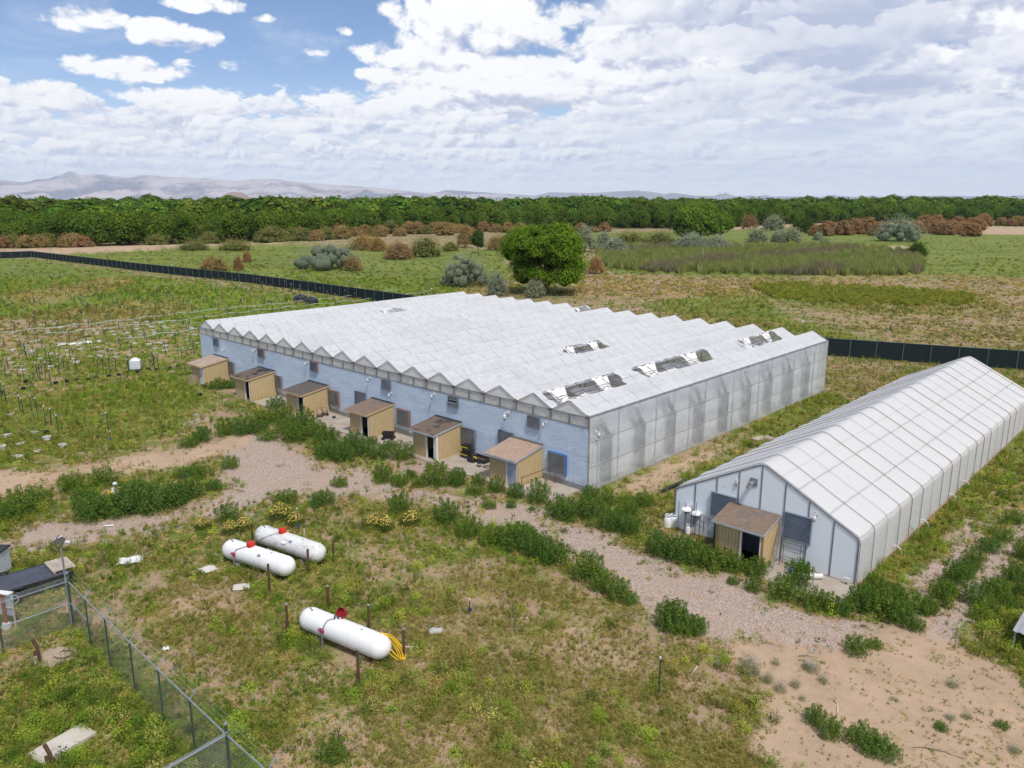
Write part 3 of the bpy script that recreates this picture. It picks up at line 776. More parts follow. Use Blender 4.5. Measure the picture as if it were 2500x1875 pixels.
m = MB(); m.quad((-.75, .1, .05), (-.75, LB - .1, .05), (-.75, LB - .1, 5.2), (-.75, .1, 5.2)); m.build('added_backing', weathered('backing_white', (.86, .88, .90), (.76, .79, .82), .5), GH)  # white sheet added to brighten the inside, so the curtains stand out dark
for k in range(17):
    y = 1.2 + k * 2.4
    m = MB(); m.tube([(-.12, y, 0), (-.12, y, 5.3)], .05, 6); m.build('inner_post', PIPE, GH)
for k in range(1, NB):
    for y in (8.0, 20.0, 32.0):
        m = MB(); m.tube([(-k * BAY, y, 0), (-k * BAY, y, 5.3)], .05, 6); m.build('inner_column', PIPE, GH)
m = MB(); m.quad((-LA, 0, .06), (0, 0, .06), (0, LB, .06), (-LA, LB, .06)); m.build('floor', INTER, GH)
m = MB(); m.quad((0, LB, 0), (-LA, LB, 0), (-LA, LB, ZG), (0, LB, ZG)); m.quad((-LA, LB, 0), (-LA, 0, 0), (-LA, 0, ZG), (-LA, LB, ZG)); m.build('back_wall', SIDE_FILM, GH)

def louvre(parent, x0, x1, z0, z1, y=-.06, frame=LOUV, slat=LOUV, side=None, n=7, dep=.16, brk=False, name='vent'):
    m = MB(); w = .05
    m.b2((x0, y - dep, z0), (x0 + w, y, z1)); m.b2((x1 - w, y - dep, z0), (x1, y, z1))
    m.b2((x0 + w, y - dep, z0), (x1 - w, y, z0 + w)); m.b2((x0 + w, y - dep, z1 - w), (x1 - w, y, z1))
    o = m.build(name, frame, parent)
    m = MB(); h = (z1 - z0 - 2 * w) / n
    for i in range(n):
        z = z0 + w + i * h
        if brk and i == n // 2: continue
        m.quad((x0 + w, y - dep * .85, z), (x1 - w, y - dep * .85, z), (x1 - w, y - dep * .45, z + h * .62), (x0 + w, y - dep * .45, z + h * .62))
        m.box(((x0 + x1) / 2, y - dep * .85, z + .01), (x1 - x0 - 2 * w, .02, .02))
    m.build('slats', slat, o)
    m = MB(); m.b2((x0 + w, y - .02, z0 + w), (x1 - w, y - .005, z1 - w)); m.build('backing', BLACKM, o)
    if side:
        m = MB(); m.b2((x1 + .002, y - dep * .8, z0 + .03), (x1 + (.08 if side is BLUEP else .035), y, z1 + .03)); m.b2((x0, y - dep * .8, z1 + .002), (x1, y, z1 + (.06 if side is BLUEP else .035))); m.build('surround', side, o)
    return o
for i, (a0, a1, z0, z1) in enumerate(((52.64,51.48,3.62,4.54),(42.99,41.85,3.62,4.55),(33.26,32.11,3.62,4.55),(22.25,21.12,3.64,4.55),(13.81,12.71,3.66,4.55),(5.41,4.28,3.63,4.54))):
    louvre(GH, -a0, -a1, z0, z1 - .04, frame=LOUVD, slat=LOUV if i > 2 else LOUVD, side=REDP if i in (1, 2) else None, n=6, dep=.14, brk=(i == 4), name='upper_vent')
for i, (a0, a1, z0, z1) in enumerate(((49.93,48.31,.85,2.28),(40.32,38.62,.85,2.22),(30.59,28.87,.79,2.24),(20.3,18.68,.85,2.28),(12.43,10.81,.80,2.29),(3.43,1.86,.72,2.24))):
    louvre(GH, -a0, -a1, z0, z1, side=BLUEP if i == 5 else (REDP if i in (2, 3) else None), n=11, name='lower_vent')
for a in (26.2, 8.3): louvre(GH, -a, -a + 1.5, 1.6, 2.85, frame=LOUVD, n=9, name='lower_vent')
m = MB(); m.b2((-39.5, -3.2, -.05), (-.6, -.055, .075)); tag(m.build('concrete_slab', CONC), kind='structure')
SL = bpy.data.objects['concrete_slab']; SL.location = (CX0, CY0, 0); SL.rotation_euler = (0, 0, -TH)

# cameras on the walls
def make_camera(big=False):
    t = thing('security_camera', 'x', 'security camera', (0, 0, 0), -TH, 'white security cameras on the greenhouse walls')
    m = MB(); m.box((0, -.02, 0), (.14, .04, .18)); m.tube([(0, -.04, 0), (0, -.2, .02), (0, -.28, -.02), (0, -.28, -.08)], .025, 6); m.build('bracket', WHITE, t)
    m = MB(); m.lathe([(.03, -.2), (.075, -.17), (.09, -.1), (.09, -.02), (.05, .02)], (0, -.28, -.08), 12); b = m.build('housing', WHITE, t, smooth='auto')
    m = MB(); m.lathe([(.02, -.25), (.055, -.235), (.07, -.2)], (0, -.28, -.08), 10); m.build('lens', BLACKM, b)
    return t
cam0 = make_camera(); cl = ['leftmost of the white security cameras high on the blue wall, above the tan shed roof', 'white security camera on the blue wall just left of the red edged second upper vent', 'white security camera on the blue wall left of the third upper vent', 'white security camera midway along the blue wall, left of the fourth upper vent', 'white security camera just below the right corner of the fourth upper vent', 'white security camera left of the upper vent with a broken slat', 'large double headed white security camera near the right end of the blue wall', 'white security camera immediately right of the last upper vent on the blue wall']
for i, (a, z) in enumerate(((50.31, 3.54), (43.65, 4.33), (33.88, 4.33), (24.04, 4.33), (21.12, 3.45), (15.6, 4.3), (7.39, 4.3), (3.78, 4.3))):
    o = cam0 if i == 0 else dup(cam0)
    o.location = bw(-a, -.02, z); o['label'] = cl[i]; o.scale = (1.05,) * 3 if i != 6 else (1.5,) * 3
o = dup(cam0, bw(.1, .6, 4.25), -TH + math.pi / 2, 1.1, 'white security camera on the film side wall beside the blue wall corner')

# ---------------------------------------------------------------- lean-to sheds
def roof_slab(m, x0, x1, y0, y1, z0, z1, th=.07):
    m.quad((x0, y0, z0), (x1, y0, z0), (x1, y1, z1), (x0, y1, z1)); m.quad((x0, y0, z0 - th), (x0, y1, z1 - th), (x1, y1, z1 - th), (x1, y0, z0 - th))
    m.quad((x0, y0, z0 - th), (x1, y0, z0 - th), (x1, y0, z0), (x0, y0, z0)); m.quad((x1, y0, z0 - th), (x1, y1, z1 - th), (x1, y1, z1), (x1, y0, z0))
    m.quad((x1, y1, z1 - th), (x0, y1, z1 - th), (x0, y1, z1), (x1, y1, z1)); m.quad((x0, y1, z1 - th), (x0, y0, z0 - th), (x0, y0, z0), (x0, y1, z1))
def shed(a0, a1, d, label, roofm, door=None, opening=(.55, 1.45), zb=2.62, zf=2.15, white_trim=False, yb=0.0, hh=1.98, ledge=SIDING, roof2=None):
    """a0 (right) .. a1 (left) along the wall, d deep"""
    W = a1 - a0; t = thing('entry_shed', label, 'shed', bw(-a0, yb, 0), -TH, 'tan lean-to sheds on the greenhouse fronts')
    th = .07; x0, x1 = -W, 0.0; y0 = -d
    o0, o1 = x1 - opening[1], x1 - opening[0]
    def zt(y): return zb - .09 + (zf - zb) * (-y / d)
    m = MB()
    def wall(xa, xb, ya, yb_, z0, z1a, z1b):     # sloped-top box: front edge z1a, back z1b
        p = [(xa, ya, z0), (xb, ya, z0), (xb, yb_, z0), (xa, yb_, z0), (xa, ya, z1a), (xb, ya, z1a), (xb, yb_, z1b), (xa, yb_, z1b)]
        i = len(m.v); m.v += p
        for f in ((0,3,2,1),(4,5,6,7),(0,1,5,4),(1,2,6,5),(2,3,7,6),(3,0,4,7)): m.f.append(tuple(i + k for k in f))
    wall(x0, o0, y0, y0 + th, 0, zt(y0), zt(y0 + th)); wall(o1, x1, y0, y0 + th, 0, zt(y0), zt(y0 + th)); wall(o0, o1, y0, y0 + th, hh, zt(y0), zt(y0 + th))
    wall(x1 - th, x1, y0 + th, -.08, 0, zt(y0 + th), zt(-.08)); wall(x0, x0 + th, y0 + th, -.08, 0, zt(y0 + th), zt(-.08))
    m.build('siding', SIDING, t)
    r = MB(); roof_slab(r, x0 - .25, x1 + .06, y0 - .32, -.08, zf - .06 + (zf - zb) / d * .32 + .05, zb, .06); ro = r.build('roof', roofm, t)
    r = MB(); zz = zf - .06 + (zf - zb) / d * .32 + .05
    r.b2((x0 - .26, y0 - .36, zz - .16), (x1 + .07, y0 - .322, zz - .012)); r.build('fascia', ledge, ro)
    r = MB(); p = [(x1 + .062, y0 - .32, zz - .14), (x1 + .085, y0 - .32, zz - .14), (x1 + .085, -.08, zb - .16), (x1 + .062, -.08, zb - .16)]
    i = len(r.v); r.v += p + [(q[0], q[1], q[2] + .13) for q in p]
    for f in ((0,3,2,1),(4,5,6,7),(0,1,5,4),(1,2,6,5),(2,3,7,6),(3,0,4,7)): r.f.append(tuple(i + k for k in f))
    r.build('fascia', ledge, ro)
    r = MB(); roof_slab(r, x0 - .27, x1 + .08, -.28, -.065, zb - .02, zb + .03, .03); r.build('ridge_flashing', BLACKM if roofm != SH_TAN else SH_GREY, ro)
    if door != 'panel':
        r = MB(); w = .09
        r.b2((o0 - w, y0 - .03, 0), (o0, y0 - .002, hh + w)); r.b2((o1, y0 - .03, 0), (o1 + w, y0 - .002, hh + w)); r.b2((o0, y0 - .03, hh), (o1, y0 - .002, hh + w))
        r.b2((o0, y0, 0), (o0 + .02, y0 + th + .02, hh)); r.b2((o1 - .02, y0, 0), (o1, y0 + th + .02, hh))
        r.build('door_frame', WHITE, t)
    if door in ('grey', 'white', 'panel'):
        r = MB(); dm = WHITE if door != 'grey' else weathered('grey_blue_door', (0.40, 0.45, 0.53), (0.34, 0.38, 0.46), 2, .5)
        r.b2((o0 + .025, y0 + .01, .03), (o1 - .025, y0 + .055, hh - .02)); dd = r.build('door', dm, t)
        r = MB(); r.lathe([(.02, 0), (.035, .03), (.03, .06)], (o0 + .12, y0 - .0, 1.0), 8, Matrix.Rotation(math.pi / 2, 3, 'X')); r.build('handle', BLACKM, dd)
    if white_trim:
        r = MB(); r.b2((x1 - .12, y0 - .022, 0), (x1 + .02, y0 - .003, zt(y0) - .02)); r.b2((x1 + .003, y0, 0), (x1 + .02, y0 + .14, zt(y0) - .02)); r.build('corner_board', WHITE, t)
        r = MB(); r.b2((x0 - .02, y0 - .022, 0), (x0 + .05, y0 - .003, zt(y0) - .02)); r.build('corner_board', WHITE, t)
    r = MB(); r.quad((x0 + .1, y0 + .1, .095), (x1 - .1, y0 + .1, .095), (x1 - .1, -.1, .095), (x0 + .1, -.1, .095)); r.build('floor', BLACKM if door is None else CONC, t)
    return t
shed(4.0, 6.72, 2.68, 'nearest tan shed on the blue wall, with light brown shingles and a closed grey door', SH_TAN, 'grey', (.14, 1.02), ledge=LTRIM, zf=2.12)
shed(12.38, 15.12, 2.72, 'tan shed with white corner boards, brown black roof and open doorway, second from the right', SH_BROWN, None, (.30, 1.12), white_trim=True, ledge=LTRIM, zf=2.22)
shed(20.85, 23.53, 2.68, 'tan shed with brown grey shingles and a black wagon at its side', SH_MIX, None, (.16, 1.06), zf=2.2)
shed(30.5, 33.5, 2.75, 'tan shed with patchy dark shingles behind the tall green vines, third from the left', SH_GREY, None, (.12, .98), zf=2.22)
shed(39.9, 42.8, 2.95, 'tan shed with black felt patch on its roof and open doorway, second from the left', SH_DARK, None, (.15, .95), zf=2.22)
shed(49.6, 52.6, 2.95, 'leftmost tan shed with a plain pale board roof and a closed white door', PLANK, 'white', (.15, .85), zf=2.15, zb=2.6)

# ---------------------------------------------------------------- the small gabled greenhouse
SX0, SX1, SXM, SY0, SY1, SZE, SZR = 7.45, 18.28, 12.85, -1.0, 41.0, 2.58, 5.40
G2 = thing('greenhouse', 'smaller gabled greenhouse under quilted white sheeting with dark straps, right of the large one', 'greenhouse', bw(0, 0), -TH)
def prof(n=12, r=.26):
    P = [(SX0, 0.05), (SX0, 1.0), (SX0, SZE - r)]
    def arc(c0, c1, c2, k=5):
        return [tuple((1 - t) ** 2 * c0[i] + 2 * t * (1 - t) * c1[i] + t * t * c2[i] for i in (0, 1)) for t in np.linspace(0, 1, k)]
    sl = (SZR - SZE) / (SXM - SX0)
    P += arc((SX0, SZE - r), (SX0, SZE), (SX0 + r, SZE + r * sl))
    for t in np.linspace(.1, .92, n): P.append((SX0 + (SXM - SX0) * t, SZE + (SZR - SZE) * t))
    P += arc((SXM - .35, SZR - .35 * sl), (SXM, SZR + .02), (SXM + .35, SZR - .35 * sl))
    for t in np.linspace(.08, .9, n): P.append((SXM + (SX1 - SXM) * t, SZR + (SZE - SZR) * t))
    P += arc((SX1 - r, SZE + r * sl), (SX1, SZE), (SX1, SZE - r))
    P += [(SX1, SZE - r - .6), (SX1, 1.0), (SX1, .5), (SX1, 0.05)]
    return P
PR = prof(); SP_ = 2.06
def cover():
    P = np.array(PR); n = len(P)
    tan = np.gradient(P, axis=0); tan /= np.linalg.norm(tan, axis=1)[:, None] + 1e-9; nor = np.stack([-tan[:, 1], tan[:, 0]], 1)
    if nor[n // 2, 1] < 0: nor = -nor
    ys = np.arange(SY0, SY1 + .01, .1715); V = []
    for y in ys:
        q = abs(math.sin(math.pi * (y - SY0) / SP_)) ** .55
        for i in range(n):
            wl = 1.0 if P[i, 1] < SZE - .3 else .62
            eave = math.exp(-((P[i, 1] - SZE) / .45) ** 2)
            b = q * (.022 * wl + .085 * eave + (.05 if P[i, 1] < SZE - .3 else 0)) + (.03 * mnoise.noise(Vector((P[i, 0] * .8, y * .9, P[i, 1]))) + .015 * mnoise.noise(Vector((P[i, 0] * 2.5, y * 2, P[i, 1] * 2)))) * (q + .15)
            if P[i, 1] < .8: b += .02 * math.sin(y * 9)
            V.append((P[i, 0] + nor[i, 0] * b, y, max(.03, P[i, 1] + nor[i, 1] * b)))
    m = len(ys); F = [(a * n + j, a * n + j + 1, (a + 1) * n + j + 1, (a + 1) * n + j) for a in range(m - 1) for j in range(n - 1)]
    def f(t):
        base = film_f(21, (0.80, 0.80, 0.80), trans=0.0, wr=.7, dirt=.18, tl=.12)
        o = t.obj(); x, y, z = t.sep(o)
        w1 = t.noise(o, 1.3, 4, .6, 1.0); w2 = t.noise(t.vm('MULTIPLY', o, (.5, 2.0, 1)), 3.2, 4, .6, 1.5); big = t.noise(o, .3, 3, .5)
        c = t.mix(t.mul(t.sm(w2, .52, .75), .35), (0.62, 0.62, 0.625), (0.46, 0.46, 0.50))
        zz = t.sm(z, 2.2, .3, 0, .3); c = t.mix(t.mul(zz, t.sm(w1, .35, .7)), c, (0.50, 0.49, 0.42))
        # purlins seen through the cloth
        dx = t.m('ABSOLUTE', t.sub(x, SXM)); l = None
        for q in (1.05, 2.0, 3.75):
            k = t.sm(t.m('ABSOLUTE', t.sub(t.add(dx, t.mul(t.sub(w1, .5), .12)), q)), .085, .02); k = t.mul(k, {1.05: .35, 2.0: .8, 3.75: .8}[q]) 
            l = k if l is None else t.m('MAXIMUM', l, k)
        c = t.mix(t.mul(l, t.sm(big, .3, .55, .35, .8)), c, (0.36, 0.34, 0.33))
        e = t.sm(t.m('ABSOLUTE', t.sub(z, SZE + .02)), .07, .02); c = t.mix(t.mul(e, .45), c, (0.38, 0.32, 0.27))
        nb = t.bump(t.add(w1, t.mul(w2, .5)), .5, .08)
        d = bsdf(t, c, .6, 0, nb, .25)
        tr = t.N.new('ShaderNodeBsdfTranslucent'); t.put(tr.inputs[0], (.7, .7, .72, 1))
        ms = t.N.new('ShaderNodeMixShader'); t.put(ms.inputs[0], .1); t.L.new(d, ms.inputs[1]); t.L.new(tr.outputs[0], ms.inputs[2])
        return ms.outputs[0]
    np_mesh('sheeting', np.array(V), np.array(F)[:, ::-1], mat('quilted_sheeting', f), smooth=True, parent=G2)
    k = 0; y = SY0
    STN = weathered('navy_strap', (.09, .10, .16), (.13, .14, .19), 2); STB = weathered('brown_strap', (.33, .22, .13), (.24, .16, .10), 2); STW = weathered('pale_strap', (.36, .36, .38), (.48, .42, .36), 2)
    half = n // 2
    while y < SY1 + .05:
        mm = STB if k % 4 == 0 and k else (STN if k % 2 == 1 or k == 0 else STW); rr = .015 if k % 2 or k == 0 else (.02 if k % 4 == 0 else .011)
        mb = MB(); pts = [(P[i, 0] + nor[i, 0] * .06, y + .02 * math.sin(i * .7 + k), P[i, 1] + nor[i, 1] * .06) for i in range(1, n)]
        mb.tube(pts, rr, 5); mb.build('strap', mm, G2); y += SP_; k += 1
cover()
def end_wall():
    pts = [p for p in PR]; m = MB()
    yy = SY0 - .02
    inner = [(x + (.04 if x < SXM else -.04), z - .03 if z > .1 else z) for x, z in pts]
    m.quad(*[(x, yy, z) for x, z in inner]); 
    def f(t):
        o = t.obj(); n = t.noise(o, .5, 3, .5); s = t.noise(o, 5, 3, .6)
        vd = t.vor(t.vm('MULTIPLY', o, (1.1, 1, .75)), 1.0)
        dots = t.sm(vd, .045, .03)
        c = t.mix(n, (0.78, 0.85, 0.90), (0.84, 0.89, 0.93)); c = t.mix(t.mul(dots, .6), c, (.2, .22, .25))
        return bsdf(t, c, .5, 0, t.bump(s, .1, .02), .3)
    m.build('front_wall', mat('panel_board', f), G2)
    m = MB(); m.quad(*[(x, SY1, z) for x, z in reversed(pts)]); m.build('back_wall', WHITE, G2)
    for a, z in ((8.78, 3.2), (10.15, 3.92), (11.5, 4.63), (12.83, 5.3), (14.22, 4.62), (15.57, 3.93), (16.94, 3.2)):
        m = MB(); m.b2((a - .035, yy - .035, .05), (a + .035, yy - .003, z - .04)); m.build('batten', weathered('grey_batten', (.16, .17, .2), (.25, .26, .28), 2) if 'grey_batten' not in bpy.data.materials else bpy.data.materials['grey_batten'], G2)
    m = MB(); m.tube([(x, yy - .02, z) for x, z in inner], .03, 5); m.build('end_frame', bpy.data.materials['grey_batten'], G2)
    m = MB(); m.b2((SX0 - .1, SY0 - .12, -.02), (SX1 + .12, SY0 - .03, .09)); m.b2((SX1 + .05, SY0 - .03, -.02), (SX1 + .16, SY1, .1)); m.build('sill', weathered('sill_wood', (.33, .24, .17), (.25, .18, .12), 2), G2)
end_wall()
SLV = weathered('louvre_grey', (.20, .24, .29), (.26, .30, .35), 2, .5, .2)
louvre(G2, 9.88, 11.47, 1.52, 3.02, SY0 - .03, SLV, SLV, None, 12, .16)
louvre(G2, 14.28, 15.82, 1.50, 3.03, SY0 - .03, SLV, SLV, None, 12, .16)
m = MB(); m.box((12.37, SY0 - .05, 4.2), (.44, .04, .44)); fan = m.build('exhaust_plate', SLV, G2)
m = MB(); m.tube([(12.33, SY0 - .08, 4.15), (12.30, SY0 - .42, 4.12)], [.12, .12], 12); m.tube([(12.30, SY0 - .40, 4.12), (12.30, SY0 - .42, 3.9)], [.15, .17], 12); m.build('exhaust_pipe', LOUV, fan, smooth='auto')
o = dup(cam0, bw(16.0, SY0 - .03, 3.35), -TH, 1.1, 'white security camera above the right louvre of the smaller greenhouse')
t = thing('junction_box', 'small white electrical box high on the smaller greenhouse front', 'junction box', bw(11.38, SY0 - .04, 3.9), -TH)
m = MB(); m.box((0, -.04, 0), (.13, .08, .36)); m.build('case', WHITE, t, bevel=.01); m = MB(); m.box((0, -.09, -.1), (.07, .03, .08)); m.build('sensor', BLACKM, t)

def small_shed():
    W, d = 2.78, 1.75; t = thing('entry_shed', 'tan shed with bare wood posts and open doorway on the smaller greenhouse', 'shed', bw(13.98, SY0 - .02, 0), -TH, 'tan lean-to sheds on the greenhouse fronts')
    x0, x1, y0, th = -W, 0., -d, .07; zb, zf = 2.72, 2.28; o0, o1, hh = -1.25, -.2, 1.98
    def zt(y): return zb - .09 + (zf - zb) * (-y / d)
    m = MB()
    def wall(xa, xb, ya, yb_, z0, z1a, z1b):
        p = [(xa, ya, z0), (xb, ya, z0), (xb, yb_, z0), (xa, yb_, z0), (xa, ya, z1a), (xb, ya, z1a), (xb, yb_, z1b), (xa, yb_, z1b)]
        i = len(m.v); m.v += p
        for f in ((0,3,2,1),(4,5,6,7),(0,1,5,4),(1,2,6,5),(2,3,7,6),(3,0,4,7)): m.f.append(tuple(i + k for k in f))
    wall(x0, o0, y0, y0 + th, 0, zt(y0), zt(y0 + th)); wall(o1, x1, y0, y0 + th, 0, zt(y0), zt(y0 + th)); wall(o0, o1, y0, y0 + th, hh, zt(y0), zt(y0 + th))
    wall(x1 - th, x1, y0 + th, -.03, 0, zt(y0 + th), zt(-.03)); wall(x0, x0 + th, y0 + th, -.03, 0, zt(y0 + th), zt(-.03))
    m.build('siding', mat('yellow_siding', siding_f((0.66, 0.49, 0.27), (0.56, 0.41, 0.22))), t)
    zz = zf - .01 + (zf - zb) / d * .3
    r = MB(); roof_slab(r, x0 - .16, x1 + .1, y0 - .3, -.05, zz, zb, .06); ro = r.build('roof', SH_MIX, t)
    r = MB(); r.b2((x0 - .17, y0 - .34, zz - .13), (x1 + .11, y0 - .302, zz - .012)); r.build('fascia', LTRIM, ro)
    r = MB(); p = [(x1 + .102, y0 - .3, zz - .12), (x1 + .125, y0 - .3, zz - .12), (x1 + .125, -.05, zb - .12), (x1 + .102, -.05, zb - .12)]
    i = len(r.v); r.v += p + [(q[0], q[1], q[2] + .1) for q in p]
    for f in ((0,3,2,1),(4,5,6,7),(0,1,5,4),(1,2,6,5),(2,3,7,6),(3,0,4,7)): r.f.append(tuple(i + k for k in f))
    r.build('fascia', LTRIM, ro)
    for (xa, xb) in ((o0 - .22, o0 - .1), (o1 + .1, x1 + .015), (x0 - .012, x0 + .07)):
        r = MB(); r.b2((xa, y0 - .03, 0), (xb, y0 - .003, zt(y0) - .02)); r.build('post', WOODT, t)
    r = MB(); r.b2((o0 - .1, y0 - .045, 0), (o0, y0 - .003, hh)); r.b2((o0 - .16, y0 - .045, hh), (o1 + .14, y0 - .003, hh + .12)); r.b2((o1, y0 - .045, 0), (o1 + .05, y0 - .003, hh)); r.build('door_frame', WHITE, t)
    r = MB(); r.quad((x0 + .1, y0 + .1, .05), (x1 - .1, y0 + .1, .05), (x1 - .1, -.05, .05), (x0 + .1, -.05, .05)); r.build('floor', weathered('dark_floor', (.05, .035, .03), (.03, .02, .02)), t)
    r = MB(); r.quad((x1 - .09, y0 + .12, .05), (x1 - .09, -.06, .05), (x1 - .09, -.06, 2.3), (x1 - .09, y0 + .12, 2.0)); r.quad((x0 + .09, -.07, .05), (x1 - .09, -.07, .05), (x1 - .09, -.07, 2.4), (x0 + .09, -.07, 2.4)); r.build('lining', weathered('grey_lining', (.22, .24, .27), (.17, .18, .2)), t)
small_shed()
m = MB(); m.b2((14.1, -3.7, -.04), (18.6, -1.13, .085)); o = m.build('concrete_slab', CONC); tag(o, kind='structure'); o.location = (CX0, CY0, 0); o.rotation_euler = (0, 0, -TH)

# ---------------------------------------------------------------- vegetation
def foliage(name, trans=.3, rough=.7):
    def f(t):
        c = t.attr('tint'); o = t.obj(); r = t.rnd()
        c = t.mix(t.m('MULTIPLY', r, .35), c, t.vm('MULTIPLY', c, (1.35, 1.18, .8)))
        d = t.N.new('ShaderNodeBsdfDiffuse'); t.put(d.inputs[0], c)
        tr = t.N.new('ShaderNodeBsdfTranslucent'); t.put(tr.inputs[0], t.vm('MULTIPLY', c, (1.5, 1.35, .7)))
        ms = t.N.new('ShaderNodeMixShader'); t.put(ms.inputs[0], trans); t.L.new(d.outputs[0], ms.inputs[1]); t.L.new(tr.outputs[0], ms.inputs[2])
        return ms.outputs[0]
    return mat(name, f)
LEAF = foliage('leaves'); BARK = weathered('bark', (.16, .12, .09), (.09, .07, .05), 1.5)
STEMM = weathered('weed_stem', (.12, .14, .05), (.2, .18, .08), 3)

def rhombs(C, N, size, rs, asp=.6):
    """leaf-shaped quads at C with normals N"""
    n = len(C); N = N / (np.linalg.norm(N, axis=1)[:, None] + 1e-9)
    r = rs.normal(size=(n, 3)); a = np.cross(N, r); a /= np.linalg.norm(a, axis=1)[:, None] + 1e-9; b = np.cross(N, a)
    s = np.asarray(size).reshape(-1, 1) * np.ones((n, 1)); a = a * s; b = b * s * asp
    V = np.stack([C - a, C - b + a * .1, C + a, C + b + a * .1], 1).reshape(-1, 3)
    return V, np.arange(4 * n).reshape(n, 4)

def blob_dirs(n, rs, zmin=-.35):
    z = rs.uniform(zmin, 1, n); p = rs.uniform(0, 2 * math.pi, n); q = np.sqrt(1 - z * z)
    return np.stack([q * np.cos(p), q * np.sin(p), z], 1)

ICO = None
def ico():
    global ICO
    if ICO is None:
        import bmesh
        bm = bmesh.new(); bmesh.ops.create_icosphere(bm, subdivisions=2, radius=1.0)
        ICO = (np.array([v.co[:] for v in bm.verts]), np.array([[v.index for v in f.verts] for f in bm.faces])); bm.free()
    return ICO

def crown(lobes, nleaf, size, seed, cols, asp=.65, core=.72, zmin=-.45, spread=.16, up=.25, jit=.45):
    """lobes (x,y,z,rx,rz); returns V, [tri faces, quad faces], tint"""
    rs = np.random.RandomState(seed); L = np.array(lobes, dtype=float)
    w = L[:, 3] ** 2; w /= w.sum(); li = rs.choice(len(L), nleaf, p=w)
    d = blob_dirs(nleaf, rs, zmin); bump = 1 + .18 * np.sin(d[:, 0] * 7 + li) * np.sin(d[:, 1] * 6 + li * 2) + rs.normal(0, spread, nleaf)
    R = np.stack([L[li, 3], L[li, 3], L[li, 4]], 1)
    C = L[li, :3] + d * R * bump[:, None]
    keep = np.ones(nleaf, bool)
    for k in range(len(L)):
        q = (C - L[k, :3]) / np.array([L[k, 3], L[k, 3], L[k, 4]])
        keep &= (np.linalg.norm(q, axis=1) > .78) | (li == k)
    C = C[keep]; d = d[keep]; li = li[keep]
    N = d + rs.normal(0, jit, C.shape) + np.array([0, 0, up])
    V, F = rhombs(C, N, size * rs.uniform(.6, 1.3, len(C)), rs, asp)
    c0, c1 = np.array(cols[0]), np.array(cols[1])
    f = np.clip(rs.rand(len(C)) * .6 + (np.sin(li * 2.4) * .5 + .5) * .4, 0, 1)[:, None]
    T = np.repeat(c0 + (c1 - c0) * f, 4, axis=0)
    Vs, Fq, Ts, Ft = [V], [F], [T], []
    off = len(V); iv, jf = ico()
    if core:
        for k in range(len(L)):
            v = iv * np.array([L[k, 3], L[k, 3], L[k, 4]]) * core * (1 + .12 * np.sin(iv[:, [0]] * 5 + k))
            Vs.append(v + L[k, :3]); Ft.append(jf + off); off += len(iv); Ts.append(np.tile(c0 * .8, (len(iv), 1)))  # core tint darkened below the leaf colour, painting shade into the crown gaps
    return np.concatenate(Vs), [np.concatenate(Fq)] + ([np.concatenate(Ft)] if Ft else []), np.concatenate(Ts)

def tree_lobes(h, w, seed, n=14, base=.28, flat=.8):
    r = random.Random(seed); L = []
    if n > 18:      # open dome: lobes on the outside of the crown with gaps between
        for i in range(n):
            zz = 1 - 1.75 * (i + .5) / n; ph = i * 2.399; q = math.sqrt(max(0, 1 - zz * zz)); k = r.uniform(.76, 1.06); k *= 1.06 if abs(zz) < .45 else .96
            if r.random() < .16: continue
            s = w * r.uniform(.07, .16); zc = h * (base + (1 - base) * .46)
            L.append((q * math.cos(ph) * w * .40 * k, q * math.sin(ph) * w * .40 * k, zc + zz * h * (1 - base) * .47 * k, s, s * r.uniform(.7, .95)))
        for i in range(n // 3):
            a = i * 2.4; L.append((math.cos(a) * w * .2, math.sin(a) * w * .2, h * r.uniform(.4, .75), w * .11, w * .09))
        return L
    for i in range(n):
        t = (i + .5) / n; ang = i * 2.4 + r.uniform(-.4, .4)
        z = h * (base + (1 - base) * (t ** .85) * .86)
        env = math.sqrt(max(.05, 1 - ((z / h - .58) / .52) ** 2))
        rad = w * .5 * env * r.uniform(.35, .72) * (1 if i < n - 2 else .3)
        q = w * r.uniform(.19, .29) * (0.75 + .35 * env) * (14 / n) ** .38
        if n > 18: rad = min(rad * 1.35, w * .5 - q * .8) * r.uniform(.7, 1.05)
        L.append((math.cos(ang) * rad, math.sin(ang) * rad, z, q, q * flat))
    L.append((0, 0, h * .6, w * (.27 if n < 18 else .16), h * .2))
    return L

def trunk_mb(h, w, seed, r0=.3, nl=5, start=.22):
    r = random.Random(seed); m = MB(); top = h * .62
    m.tube([(0, 0, -.1), (.05 * h * .1, 0, h * .15), (.0, .03 * h * .2, h * .35), (0.02 * h, 0, top)], [r0 * 1.25, r0, r0 * .75, r0 * .3], 8)
    for i in range(nl):
        a = i * 2.5 + r.uniform(-.4, .4); z0 = h * (start + .07 * i); L = w * r.uniform(.25, .38)
        m.tube([(0, 0, z0), (math.cos(a) * L * .5, math.sin(a) * L * .5, z0 + h * .14), (math.cos(a) * L, math.sin(a) * L, z0 + h * .3)], [r0 * .5, r0 * .34, r0 * .12], 6)
    return m

GREEN = ((.07, .13, .02), (.17, .29, .04)); DKGREEN = ((.045, .085, .02), (.10, .17, .035))
OLIVE = ((.20, .25, .18), (.38, .43, .34)); TAMA = ((.24, .18, .08), (.44, .33, .15)); RUST = ((.24, .15, .08), (.42, .28, .15)); TGRN = ((.12, .15, .04), (.30, .29, .12))

